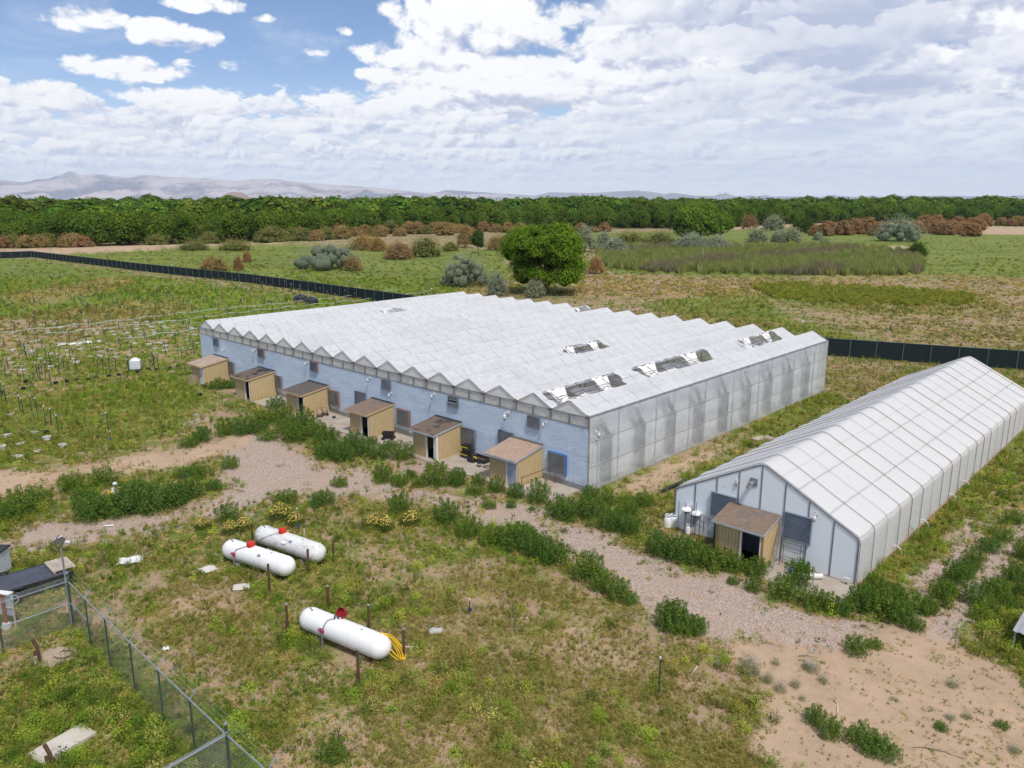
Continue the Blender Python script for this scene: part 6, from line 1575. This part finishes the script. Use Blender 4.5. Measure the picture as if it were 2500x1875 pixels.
# metal T-post and stakes near the tanks
def tpost(loc, h, label, group, tilt=(0, 0), tagm=None, top=True, r=.025):
    t = thing('t_post', label, 'post', loc, rr.uniform(0, 3), group); t.rotation_euler = (tilt[0], tilt[1], t.rotation_euler[2])
    m = MB(); m.b2((-r, -.006, -.05), (r, .006, h)); m.b2((-.006, .006, -.05), (.006, r * 1.4, h)); m.build('shaft', DGREENP, t)
    if top: m = MB(); m.b2((-r - .003, -.009, h), (r + .003, r * 1.5, h + .10)); m.build('white_tip', WHITE, t)
    if tagm: m = MB(); m.box((0, -.03, h * .35), (.14, .05, .16)); m.build('tag', tagm, t)
    return t
tpost(gp(1608, 1703), 1.75, 'dark steel post standing alone in the lower centre lot', None, r=.03)
tpost(gp(729, 1305), 1.6, 'dark steel post with a blue tag right of the far domed tank', None, tagm=BLUEMK)
tpost(gp(1147, 1500), .75, 'short post with a blue tag right of the tanks', None, tagm=BLUEMK)
tpost(gp(452, 1178), 1.3, 'steel post with a blue tag on the weedy island left', None, tagm=BLUEMK)
tpost(gp(271, 1080), .9, 'short steel post with a blue tag at the field edge left', None, tagm=BLUEMK)
# yellow hydrant posts
a = gp(280, 1232); t = thing('hydrant_post', 'yellow valve posts with a white domed pipe top among the island weeds', 'valve post', a, 0)
m = MB(); m.tube([(0, 0, 0), (0, 0, 1.15)], .09, 10); m.lathe([(.1, 0), (.14, .03), (.14, .12), (.06, .17), (.001, .18)], (.12, .1, 1.35), 12); m.build('pipe', WHITE, t)
m = MB(); m.tube([(.12, .1, 0), (.12, .1, 1.36)], .06, 8); m.build('riser', GALV, t)
m = MB(); m.tube([(-.02, -.14, 0), (-.02, -.14, .95)], .085, 8); m.tube([(-.32, .0, 0), (-.32, 0, 1.0)], .05, 8); m.build('marker', YELP, t)
for (bx, by, tx, ty, l) in ((632, 1006, 628, 973, 'left one of two thin yellow marker stakes by the shed with the black felt roof'), (652, 996, 646, 971, 'right one of two thin yellow marker stakes by the shed with the black felt roof')):
    a = gp(bx, by); h = (by - ty) / FPX * math.hypot(a[1], CAMH) * 1.05; o = MB().tube([(0, 0, 0), (-.14, 0, h)], .035, 6).build('marker_stake', YELP); o.location = a; tag(o, l, 'stake', 'yellow marker stakes')
# garden wagon, mower, bins near the sheds
Z1 = lambda x, y, z=0: gp(440 + .2803 * x, 680 + .2803 * y, z)
Z2 = lambda x, y, z=0: gp(900 + .2803 * x, 850 + .2803 * y, z)
Z4 = lambda x, y, z=0: gp(1600 + .2803 * x, 1080 + .2803 * y, z)
Z8 = lambda x, y, z=0: gp(.2803 * x, 600 + .2803 * y, z)
def wagon():
    t = thing('garden_wagon', 'black garden wagon parked at the side of the third shed', 'wagon', Z1(1815, 1405), -.1)
    m = MB(); p = [(-.5, -.32), (.5, -.32), (.5, .32), (-.5, .32)]; b = [(x * .8, y * .8, .38) for x, y in p]; u = [(x, y, .68) for x, y in p]
    m.v += b + u; m.f += [(3, 2, 1, 0), (0, 1, 5, 4), (1, 2, 6, 5), (2, 3, 7, 6), (3, 0, 4, 7)]; o = m.build('tub', BLACKM, t); o.modifiers.new('s', 'SOLIDIFY').thickness = .03
    for x in (-.38, .38):
        for y in (-.3, .3):
            m = MB(); m.lathe([(.06, -.05), (.15, -.05), (.16, 0), (.15, .05), (.06, .05)], (x, y, .16), 14, Matrix.Rotation(math.pi / 2, 3, 'X')); m.build('wheel', BLACKM, t)
    m = MB(); m.b2((-.4, -.03, .14), (.4, .03, .36)); m.b2((-.4, -.25, .14), (-.36, .25, .18)); m.b2((.36, -.25, .14), (.4, .25, .18)); m.build('chassis', DARKPIPE, t)
    m = MB(); m.tube([(.42, 0, .3), (.62, 0, .75), (.5, .0, 1.12)], .022, 6); m.tube([(.5, -.12, 1.12), (.5, .12, 1.12)], .025, 6); m.build('handle', DARKPIPE, t)
wagon()
def totes():
    a = Z2(850, 960)
    t = thing('storage_tote', 'stacked black storage totes with yellow straps beside the white trimmed shed', 'storage tote', a, -TH)
    m = MB(); m.box((0, 0, .28), (.75, .5, .52)); m.box((0.03, .02, .85), (.7, .46, .46)); m.build('tote', BLACKM, t, bevel=.03)
    m = MB(); m.box((0, 0, .56), (.80, .55, .05)); m.box((.03, .02, 1.1), (.74, .5, .04)); m.build('lid', BLACKM, t)
    m = MB(); m.box((0, -.262, .36), (.76, .02, .05)); m.box((.03, -.222, .95), (.7, .02, .05)); m.box((-.24, -.27, .75), (.05, .02, .3)); m.build('latch', YELP, t)
    a = Z2(865, 985); t = thing('tool_case', 'open black tool case with a yellow handle before the stacked totes', 'tool case', (a[0] + .3, a[1] - .35, 0), -TH)
    m = MB(); m.box((0, 0, .2), (.6, .4, .4)); m.build('case', BLACKM, t, bevel=.02); m = MB(); m.tube([(.2, 0, .4), (.25, 0, .55), (.45, 0, .55), (.5, 0, .4)], .04, 6); m.build('handle', YELP, t)
    a = Z2(975, 990); t = thing('storage_tray', 'flat black plastic tray with a brown lining on the concrete between the two nearest sheds', 'tray', (a[0], a[1], 0.08), -TH)
    m = MB(); m.b2((-.75, -.45, 0), (.75, .45, .08)); m.b2((-.75, -.45, .08), (.75, -.38, .3)); m.b2((-.75, .38, .08), (.75, .45, .3)); m.b2((-.75, -.38, .08), (-.68, .38, .3)); m.b2((.68, -.38, .08), (.75, .38, .3)); m.build('tub', BLACKM, t)
    m = MB(); m.b2((-.66, -.36, .085), (.4, .36, .1)); m.build('lining', RUSTM, t)
    a = Z2(965, 1040); t = thing('bucket', 'black bucket on the concrete left of the nearest shed', 'bucket', (a[0], a[1], .08), 0)
    m = MB(); m.lathe([(.14, 0), (.18, .36), (.19, .36), (.19, .39), (.17, .39), (.13, .03), (.001, .03)], (0, 0, 0), 16); m.build('body', BLACKM, t, smooth='auto'); m = MB(); m.lathe([(.162, .14), (.177, .27)], (0, 0, 0), 16); m.build('label_band', PALW, t)
    a = Z2(1030, 1045); o = MB().tube([(.28 * math.cos(w), .22 * math.sin(w), .1 + .03 * w / 6) for w in np.linspace(0, 11, 34)], .022, 5).build('hose', weathered('brown_hose', (.16, .12, .06), (.1, .08, .05), 3)); o.location = a; tag(o, 'loose loop of brown hose on the concrete beside the nearest shed', 'hose')
totes()
def sprayer(x, y, l, s=1.0):
    a = Z1(x, y); t = thing('spray_pump', l, 'pump', (a[0], a[1], .08), rr.uniform(0, 3), 'wheeled pumps beside the third shed from the left'); t.scale = (s, s, s)
    m = MB(); m.lathe([(.16, .2), (.24, .26), (.26, .42), (.2, .6), (.1, .66)], (0, 0, 0), 14); m.build('body', PINKW, t, smooth=True)
    for w in (-.24, .24): m = MB(); m.lathe([(.05, -.04), (.14, -.04), (.14, .04), (.05, .04)], (w, 0, .15), 12, Matrix.Rotation(math.pi / 2, 3, 'Y')); m.build('wheel', BLACKM, t)
    m = MB(); m.tube([(-.2, .1, .2), (-.22, .3, .85), (.22, .3, .85), (.2, .1, .2)], .02, 6); m.tube([(-.2, 0, .15), (.2, 0, .15)], .025, 6); m.build('handle', DARKPIPE, t)
sprayer(1215, 1215, 'left wheeled beige pump on the concrete beside the grey shingled shed'); sprayer(1265, 1200, 'right wheeled beige pump on the concrete beside the grey shingled shed')
a = Z1(1340, 1222); o = MB().lathe([(.1, 0), (.15, .02), (.17, .14), (.15, .15), (.09, .04), (.001, .04)], (0, 0, 0), 12).build('plant_pot', BLACKM); o.location = (a[0], a[1], .08); tag(o, 'small black pot on the concrete right of the beige pumps', 'pot')
# handrail at the nearest shed
t = thing('pipe_rail', 'low rusty pipe railing at the right side of the nearest shed', 'railing', bw(-3.6, -1.8, 0), -TH)
m = MB(); m.tube([(0, -.9, 0), (0, -.9, .95)], .03, 6); m.build('post', RUSTM, t); m = MB(); m.tube([(0, -.9, .9), (0, 1.7, .9)], .025, 6); m.build('rail', RUSTM, t); m = MB(); m.tube([(.9, 1.6, 0), (.9, 1.6, .8)], .03, 6); m.build('post', RUSTM, t)
# pallet leaning on the leftmost shed, white jug
a = Z1(100, 935); t = thing('pallet', 'bleached broken pallet leaning against the leftmost shed', 'pallet', a, -TH); t.rotation_euler = (math.radians(68), 0, -TH + .25)
for k in range(6): m = MB(); m.b2((-.5, .02 + k * .2, .04), (.5, .12 + k * .2, .06)); m.build('slat', PINKW, t)
for x in (-.5, -.04, .42): m = MB(); m.b2((x, 0, -.05), (x + .07, 1.2, .038)); m.build('runner', PINKW, t)
a = Z1(178, 1025); t = thing('bucket', 'small bucket with a white handle in the grass before the leftmost shed', 'bucket', a, 0); m = MB(); m.lathe([(.15, 0), (.19, .34), (.17, .34), (.14, .03), (.001, .03)], (0, 0, 0), 14); m.build('body', BLACKM, t); m = MB(); m.tube([(-.18, 0, .33), (-.12, 0, .45), (.12, 0, .45), (.18, 0, .33)], .015, 5); m.build('handle', WHITE, t)
a = Z1(215, 950); o = MB().lathe([(.2, 0), (.26, .3), (.24, .3), (.18, .03), (.001, .03)], (0, 0, 0), 14).build('plant_pot', BLACKM); o.location = a; tag(o, 'black pot at the white door of the leftmost shed', 'pot')

# ---- by the smaller greenhouse
def lp(x, y, l, s=1.0, z=0.0):
    a = Z4(x, y); t = thing('gas_cylinder', l, 'gas cylinder', (a[0], a[1], z), rr.uniform(0, 3), 'white gas cylinders left of the small shed'); t.scale = (s, s, s)
    m = MB(); m.lathe([(.11, .0), (.12, .03), (.15, .06), (.155, .34), (.12, .42), (.05, .45), (.001, .46)], (0, 0, 0), 18); m.build('body', TANKW, t, smooth='auto')
    m = MB(); m.tube([(.1 * math.cos(w), .1 * math.sin(w), .53) for w in np.linspace(.5, 5.8, 12)], .02, 5); m.tube([(.1, .0, .43), (.1, 0, .53)], .02, 5); m.tube([(-.1, .0, .43), (-.1, 0, .53)], .02, 5); m.build('collar', TANKW, t)
    m = MB(); m.lathe([(.03, .43), (.03, .5), (.001, .51)], (0, 0, 0), 8); m.build('valve', BLUEP, t)
lp(105, 745, 'left white gas cylinder beside the smaller greenhouse corner', 1.6); lp(155, 740, 'right white gas cylinder beside the smaller greenhouse corner', 1.6); lp(200, 745, 'small low white gas cylinder right of the two tall ones', 1.1); lp(285, 800, 'white gas cylinder in the grass inside the wire cage, left one', 1.2); lp(338, 790, 'white gas cylinder in the grass inside the wire cage, right one', 1.2)
def heater(x, y, zt, l):
    a = Z4(x, y); t = thing('gas_heater', l, 'heater', a, 0, 'white patio style heaters'); m = MB(); m.tube([(0, 0, 0), (0, 0, zt)], .03, 6); m.build('pole', GALV, t)
    m = MB(); m.lathe([(.001, .2), (.12, .19), (.3, .1), (.33, .02), (.30, 0), (.12, -.04), (.001, -.04)], (0, 0, zt), 18); m.build('hood', TANKW, t, smooth='auto'); m = MB(); m.lathe([(.2, -.02), (.22, -.10), (.1, -.16)], (0, 0, zt), 14); m.build('burner', weathered('burner_brown', (.25, .17, .1), (.2, .12, .08), 3) if 'burner_brown' not in bpy.data.materials else bpy.data.materials['burner_brown'], t)
heater(258, 800, 1.55, 'white domed heater head on a pole, left one at the wire cage'); heater(345, 810, 1.35, 'white domed heater head on a pole, right one behind the wire cage')
a = Z4(400, 840); t = thing('wire_cage', 'open cage of rusty rods and wire mesh left of the small shed', 'cage', (a[0], a[1], 0), -TH)
for k, (x, y, h) in enumerate(((-1.5, -.2, 2.0), (-1.05, -.2, 2.05), (-.75, 0, 1.95), (-.35, -.2, 2.25), (0, -.3, 1.7), (.25, -.3, 1.6), (.55, -.25, 1.6), (.8, .1, 1.5))):
    m = MB(); m.tube([(x, y, 0), (x + .02, y, h)], .018, 5); m.build('rod', RUSTM, t)
for z in (.7, 1.1, 1.5):
    m = MB(); m.tube([(-1.5, .35, z + .15), (.8, .1, z - .25), (.8, -.25, z - .25)], .012, 4); m.build('wire', DARKPIPE, t)
for k in range(9): m = MB(); x = -1.4 + k * .27; m.tube([(x, .32 - k * .02, .3), (x, .32 - k * .02, 1.62 - k * .04)], .007, 4); m.build('wire', DARKPIPE, t)
a = Z4(472, 815); o = MB().lathe([(.15, 0), (.19, .42), (.17, .42), (.14, .03), (.001, .03)], (0, 0, 0), 14).build('plant_pot', BLACKM); o.location = (a[0], a[1], .55); tag(o, 'black bucket hanging in the wire cage left of the small shed', 'bucket')
t = thing('ladder', 'aluminium ladder leaning on the right side of the small shed', 'ladder', bw(14.12, -1.9, 0), -TH)
for x in (0, .38): m = MB(); m.tube([(x * .4 + .15, -.4 - x * .3, 0), (x * .4 + .02, .75 - x * .2, 2.2)], .028, 6); m.build('side_rail', GALV, t)
for k in range(6): u = (k + .5) / 6; m = MB(); m.tube([(.15 - .13 * u, -.4 + 1.15 * u, 2.2 * u), (.30 - .13 * u, -.514 + 1.19 * u, 2.2 * u)], .015, 5); m.build('rung', GALV, t)
t = thing('wire_shelf', 'black wire shelf rack under the right louvre', 'shelf', bw(15.0, -1.45, .08), -TH)
for x in (-.55, .55):
    for y in (-.2, .2): m = MB(); m.tube([(x, y, 0), (x, y, 1.55)], .016, 5); m.build('post', DARKPIPE, t)
for z in (.45, 1.0, 1.45):
    m = MB(); m.tube([(-.55, -.2, z), (.55, -.2, z), (.55, .2, z), (-.55, .2, z)], .012, 4, closed=True)
    for k in range(8): m.tube([(-.48 + k * .137, -.2, z), (-.48 + k * .137, .2, z)], .006, 4)
    m.build('shelf', DARKPIPE, t)
t = thing('water_bottle', 'blue and white bottle standing under the wire shelf', 'bottle', bw(15.35, -2.3, .09), 0); m = MB(); m.lathe([(.11, 0), (.12, .03), (.12, .3), (.05, .38), (.05, .44), (.001, .44)], (0, 0, 0), 14); m.build('body', BLUEP, t, smooth='auto'); m = MB(); m.lathe([(.123, .05), (.123, .2)], (0, 0, 0), 14); m.build('label_band', WHITE, t)
t = thing('film_roll', 'fat white roll of plastic film on the concrete slab', 'roll', bw(16.4, -2.0, .09), -TH + .75); m = MB(); m.lathe([(.04, -.55), (.15, -.55), (.15, .55), (.04, .55)], (0, 0, .15), 18, Matrix.Rotation(math.pi / 2, 3, 'Y')); m.build('film', WHITE, t, smooth='auto'); m = MB(); m.lathe([(.04, -.56), (.04, .56)], (0, 0, .15), 10, Matrix.Rotation(math.pi / 2, 3, 'Y')); m.build('core', BLACKM, t)
t = thing('planter_tray', 'black tray with a green plant behind the white roll', 'planter', bw(15.75, -1.6, .09), -TH); m = MB(); m.box((0, 0, .1), (.6, .4, .18)); m.build('tray', BLACKM, t)
V, F, T = crown([(0, 0, .3, .28, .2)], 160, .07, 3, GREEN, core=0); np_mesh('plant', V, F, LEAF, T, parent=t)
t = thing('floodlight', 'small white floodlight at the foot of the smaller greenhouse corner', 'light', bw(17.95, -1.35, .09), -TH); m = MB(); m.box((0, 0, .25), (.28, .1, .22)); m.build('head', WHITE, t); m = MB(); m.tube([(0, 0, 0), (0, 0, .15)], .03, 6); m.build('foot', BLACKM, t)
# pipes sticking out along the right wall of the smaller greenhouse
for k, (y, l) in enumerate(((9.3, 'nearest white pipe elbow at the base of the right greenhouse wall'), (15.2, 'middle white pipe elbow at the base of the right greenhouse wall'), (18.6, 'farthest white pipe elbow at the base of the right greenhouse wall'), (4.3, 'short white pipe stub at the foot of the right greenhouse wall'))):
    o = MB().tube([(0, 0, .5), (.2, 0, .52), (.35, .15, .35), (.4, .3, .02)], .035, 6).build('drain_pipe', WHITE); o.location = bw(18.4, y); o.rotation_euler = (0, 0, -TH); tag(o, l, 'pipe', 'white pipe ends along the right greenhouse wall')
# corrugated sheet roof at the right edge
a = gp(2472, 1541, .95); t = thing('metal_canopy', 'corner of a low corrugated metal roof at the right edge', 'roof', (a[0], a[1], 0), -TH)
V = []; nn = 40
for i in range(nn + 1):
    for j in (0, 1): V.append((i * .07, (j * 3.0), .95 + .05 * (i % 4 < 1) + .02 * (i % 2)))
np_mesh('corrugated_sheet', np.array(V), np.array([(2 * i, 2 * i + 2, 2 * i + 3, 2 * i + 1) for i in range(nn)]), SKIRT, parent=t)
for (x, y) in ((.1, .1), (2.7, .1), (.1, 2.9), (2.7, 2.9)): m = MB(); m.tube([(x, y, 0), (x, y, .96)], .04, 6); m.build('post', GALV, t)
# debris between the greenhouses
def board(px, py, L, w, rz, l, mt=PALW, h=.05, name='board'):
    a = gp(px, py); o = MB().box((0, 0, h / 2 + .03), (L, w, h)).build(name, mt); o.location = a; o.rotation_euler = (0, 0, rz); tag(o, l, name.replace('_', ' '))
board(1645, 1190, 3.0, .22, -.2 + 1.0, 'black plastic edging strip between the two greenhouses', BLACKM, .18, 'edging_strip'); board(1862, 1073, 1.8, .9, .4, 'broken pale slab in the grass between the greenhouses', CONC, .12, 'slab_piece')
board(1270, 1512, .9, .07, .1, 'short white stick in the dry grass right of the tanks', PALW, .03, 'stick'); board(1005, 1582, .95, .08, -.12, 'pale wooden lath right of the bollard by the yellow hose', PALW, .03, 'lath')
board(1695, 1640, .8, .07, 1.0, 'pale stick near the road edge', PALW, .03, 'stick'); board(2045, 1735, .5, .06, 1.2, 'short grey stick on the sand', PALW, .03, 'stick')

# ---- dark screen fence round the far field
SCREEN = mat('screen_cloth', lambda t: bsdf(t, t.mix(t.noise(t.obj(), 1.5, 4, .6), (.012, .022, .026), (.028, .04, .042)), .9, 0, None, .1))
SRAIL = weathered('rail_steel', (.16, .22, .24), (.24, .28, .29), 2, .5, .4)
def screen_fence(p, q, label, H=2.15, step=3.05, dx=.0):
    p, q = Vector((*p, 0)), Vector((*q, 0)); L = (q - p).length; n = max(1, int(round(L / step))); ang = math.atan2(q.y - p.y, q.x - p.x)
    t = thing('screen_fence', label, 'fence', p, ang)
    V = []; F = []
    for i in range(n * 4 + 1):
        x = L * i / (n * 4); w = .03 * math.sin(i * 1.7)
        V += [(x, w, .02), (x, w * .5, H - .03)]
    F = [(2 * i, 2 * i + 2, 2 * i + 3, 2 * i + 1) for i in range(n * 4)]; np_mesh('screen', np.array(V), np.array(F), SCREEN, parent=t)
    m = MB(); m.tube([(0, 0, H), (L, 0, H)], .03, 5); m.build('top_rail', SRAIL, t)
    pm = None
    for i in range(n + 1):
        if pm is None:
            m = MB(); m.tube([(0, -.05, 0), (0, -.05, H + .02), (0, -.22, H + .33)], .035, 5); o = m.build('post', SRAIL, t); pm = o.data
        else: o = bpy.data.objects.new('post', pm); COL.objects.link(o); o.parent = t
        o.location = (L * i / n, 0, 0)
    return t
F0, F1, F2, F3 = (-166.5, 275.0), (-103.6, 220.7), (-61.4, 187.3), (-12.0, 139.5)
screen_fence((-215, 235), F0, 'dark screened fence cut off by the left edge, farthest stretch past the corner')
screen_fence(F0, F1, 'dark screened fence stretch starting at the far left corner'); screen_fence(F1, F2, 'dark screened fence stretch crossing the middle left field'); screen_fence(F2, F3, 'dark screened fence stretch that ends behind the big greenhouse roof')
screen_fence((40.0, 98.9), (84, 79), 'dark screened fence stretch behind the right greenhouse, from the big greenhouse to the right edge', 2.3)
# thin field poles
for (x, b, tp, l) in ((423, 661, 626, 'thin tall pole just behind the fence in the left field'), (1055, 716, 689, 'thin pole with a white box in the field above the roof'), (1961, 801, 762, 'thin pole with a white insulator in the right meadow')):
    a = gp(x, b); h = (b - tp) / FPX * math.hypot(a[1], CAMH); t = thing('field_pole', l, 'pole', a, 0, 'thin poles in the meadow'); m = MB(); m.tube([(0, 0, 0), (0, 0, h)], .07, 6); m.build('shaft', SRAIL, t); m = MB(); m.box((-.1, 0, h * .42), (.3, .2, .25)); m.build('insulator', WHITE, t)

# ---- planting field: steel posts and white ring pots in rows
def row(a, b0, b1, st): 
    k = b0
    while k < b1: yield a, k; k += st
TPL = 'thin dark steel stake with a white tip in the planting field rows'
t0 = tpost((0, 0, 0), 1.5, TPL, 'steel stakes in the rows of the planting field', top=True, r=.034); fst = True
rp = random.Random(77); pts = []
for r_ in range(22):
    a = 62.0 + r_ * 4.1
    for (aa, b) in row(a, -16 + (r_ % 2) * .8, 78, 3.3 + r_ * .13): pts.append((aa + rp.uniform(-.3, .3), b + rp.uniform(-.35, .35)))
spots = []
for (a, b) in pts:
    x, y, z = bw(-a, b); px, py = prj(np.array(x), np.array(y), 0.)
    if -20 < px < 880 and py > 672 and rp.random() < .72: spots.append((y, x))
spots.sort(); spots = spots[:230]
near = [(335,1165),(355,1170),(398,1170),(445,1225),(180,1450),(210,1480),(285,1470),(330,1500),(405,1580),(450,1575),(518,1659),(20,1360),(57,1390),(960,1659),(905,1095),(965,1110),(1015,1110),(1310,1095),(1350,1090),(520,1080),(560,1075),(300,970),(330,990),(190,920),(225,950),(410,1020),(440,1030)]
for k, (y, x) in enumerate([(Z8(*q)[1], Z8(*q)[0]) for q in near] + spots):
    o = t0 if fst else dup(t0); fst = False
    o.location = (x, y, 0); o.rotation_euler = (rp.uniform(-.05, .05), rp.uniform(-.06, .06), rp.uniform(0, 3)); s = rp.uniform(.85, 1.2); o.scale = (1.25, 1.25, s * (1.15 if k < len(near) else 1))
def potm():
    m = MB(); m.lathe([(.30, 0), (.36, .26), (.40, .27), (.41, .32), (.34, .33), (.30, .24), (.001, .22)], (0, 0, 0), 16); return m
t0 = thing('ring_pot', 'whitish fabric pot half hidden by grass in the planting field rows', 'planting pot', (0, 0, 0), 0, 'white pots in the rows of the planting field')
m = MB(); m.lathe([(.34, 0), (.38, .24), (.42, .26), (.43, .32), (.34, .33), (.32, .24)], (0, 0, 0), 16); m.f = m.f[:-2]; m.build('fabric', weathered('pot_fabric', (.70, .69, .68), (.46, .45, .43), 2), t0)
m = MB(); m.lathe([(.33, .2), (.001, .24)], (0, 0, 0), 16); m.build('soil', INTER, t0)
fst = True; spots = []
for r_ in range(17):
    a = 72.0 + r_ * 3.0
    for (aa, b) in row(a, -22, 62, 1.55 + r_ * .06): 
        x, y, z = bw(-aa, b + rp.uniform(-.3, .3)); px, py = prj(np.array(x), np.array(y), 0.)
        if -20 < px < 700 and rp.random() < (.62 if r_ < 10 else .45): spots.append((y, x))
spots.sort(); spots = spots[:140]
hand = [(75, 1470), (300, 1620), (40, 1655), (100, 1320)]
H5 = [(62, 210), (160, 275), (265, 182), (365, 235), (482, 285), (300, 325), (135, 370), (5, 305), (85, 40)]
for (y, x) in [gp(.3165 * p, 1000 + .3165 * q)[1::-1] for p, q in H5] + spots:
    o = t0 if fst else dup(t0); fst = False
    s = rp.uniform(.6, .95); o.location = (x, y, rp.uniform(-.16, .02)); o.rotation_euler = (rp.uniform(-.12, .12), rp.uniform(-.12, .12), rp.uniform(0, 6)); o.scale = (s * rp.uniform(.9, 1.2), s, s * rp.uniform(.7, 1.3))
t0 = thing('black_pot', 'black nursery pot at the near end of the planting field rows', 'planting pot', (0, 0, 0), 0, 'black pots at the near end of the planting field')
m = MB(); m.lathe([(.2, 0), (.26, .42), (.28, .42), (.27, .45), (.22, .44), (.2, .3), (.001, .3)], (0, 0, 0), 14); m.build('body', BLACKM, t0); fst = True
for q in ((1365, 1090), (1480, 1075), (1555, 1060), (1200, 1110), (950, 1145), (835, 1160), (770, 1175), (670, 1180), (585, 1190), (490, 1205), (225, 1195), (205, 1255), (1290, 1085), (1035, 1135), (10, 1290), (405, 1640)):
    o = t0 if fst else dup(t0); fst = False; o.location = Z8(*q); o.location.z = -.12; o.scale = (.9,) * 3
# caged liquid tote
a = Z8(1185, 1085); t = thing('liquid_tote', 'white caged liquid tote standing in the grass of the planting field', 'liquid tote', a, .3)
m = MB(); m.box((0, 0, .72), (1.12, 1.0, 1.0)); m.lathe([(.56, 1.2), (.35, 1.42), (.2, 1.5), (.001, 1.52)], (0, 0, 0), 10); m.build('bladder', mat('tote_plastic', lambda t: bsdf(t, (.74, .78, .84), .4, 0, None, .4)), t, bevel=.08)
for z in (.25, .5, .75, 1.0, 1.22): m = MB(); m.tube([(-.6, -.54, z), (.6, -.54, z), (.6, .54, z), (-.6, .54, z)], .015, 4, closed=True); m.build('cage_bar', GALV, t)
for x in (-.6, -.3, 0, .3, .6): m = MB(); m.tube([(x, -.55, .1), (x, -.55, 1.24)], .014, 4); m.build('cage_bar', GALV, t)
m = MB(); m.b2((-.6, -.5, 0), (.6, .5, .2)); m.build('base', BLACKM, t)
# black water tanks
for i, (q, l) in enumerate(((Z1(1050, 205), 'black ribbed water tank beyond the big greenhouse, farther one'), (Z1(1142, 228), 'black ribbed water tank beyond the big greenhouse, nearer one'))):
    t = thing('water_tank', l, 'water tank', q, 0, 'black water tanks in the planting field'); m = MB(); m.lathe([(1.25, 0), (1.3, .1), (1.25, .3), (1.3, .5), (1.25, .7), (1.3, .9), (1.2, 1.15), (.6, 1.38), (.3, 1.42), (.28, 1.55), (.001, 1.56)], (0, 0, 0), 24); m.build('shell', weathered('black_tank', (.02, .02, .028), (.05, .05, .07), 2, .4, 0, .05), t, smooth='auto')
    m = MB(); m.lathe([(.12, 0), (.12, .08), (.001, .09)], (.35, -.2, 1.44), 8); m.build('lid', BLUEP if i else GALV, t)
# pale irrigation tape and crumpled row cover in the field
sheet(Z8(690, 853), 5.2, 1.7, .55, 'crumpled white row cover lying between the pots of the planting field', WHITE, 'row_cover', .12)
TAPE = weathered('pale_tape', (.50, .56, .52), (.38, .44, .40), 2)
for k, (a, b0, b1) in enumerate(((96, -4, 70), (102.5, -10, 66), (84.0, 2, 40))):
    m = MB(); m.tube([(*bw(-a + .7 * math.sin(b * .15 + k), b)[:2], .42 + .12 * math.sin(b * 1.1)) for b in np.linspace(b0, b1, 60)], .045, 4); o = m.build('trellis_netting', TAPE); tag(o, ['long pale netting strip across the middle of the planting field', 'long pale netting strip in the far rows of the planting field', 'short pale netting strip nearest the greenhouse in the planting field'][k], 'netting')

# ---------------------------------------------------------------- air
def haze():
    m = bpy.data.materials.new('haze'); m.use_nodes = True; t = NT(m.node_tree); t.N.clear()
    out = t.N.new('ShaderNodeOutputMaterial'); v = t.N.new('ShaderNodeVolumePrincipled')
    v.inputs['Color'].default_value = (.64, .78, 1.0, 1); v.inputs['Density'].default_value = HAZE_D; v.inputs['Anisotropy'].default_value = 0.0
    t.L.new(v.outputs[0], out.inputs['Volume'])
    mb = MB(); mb.b2((-31000, -31000, -6.0), (31000, 31000, 1150.0)); o = mb.build('haze', m); tag(o, kind='stuff')
HAZE_D = 3.2e-5
haze()
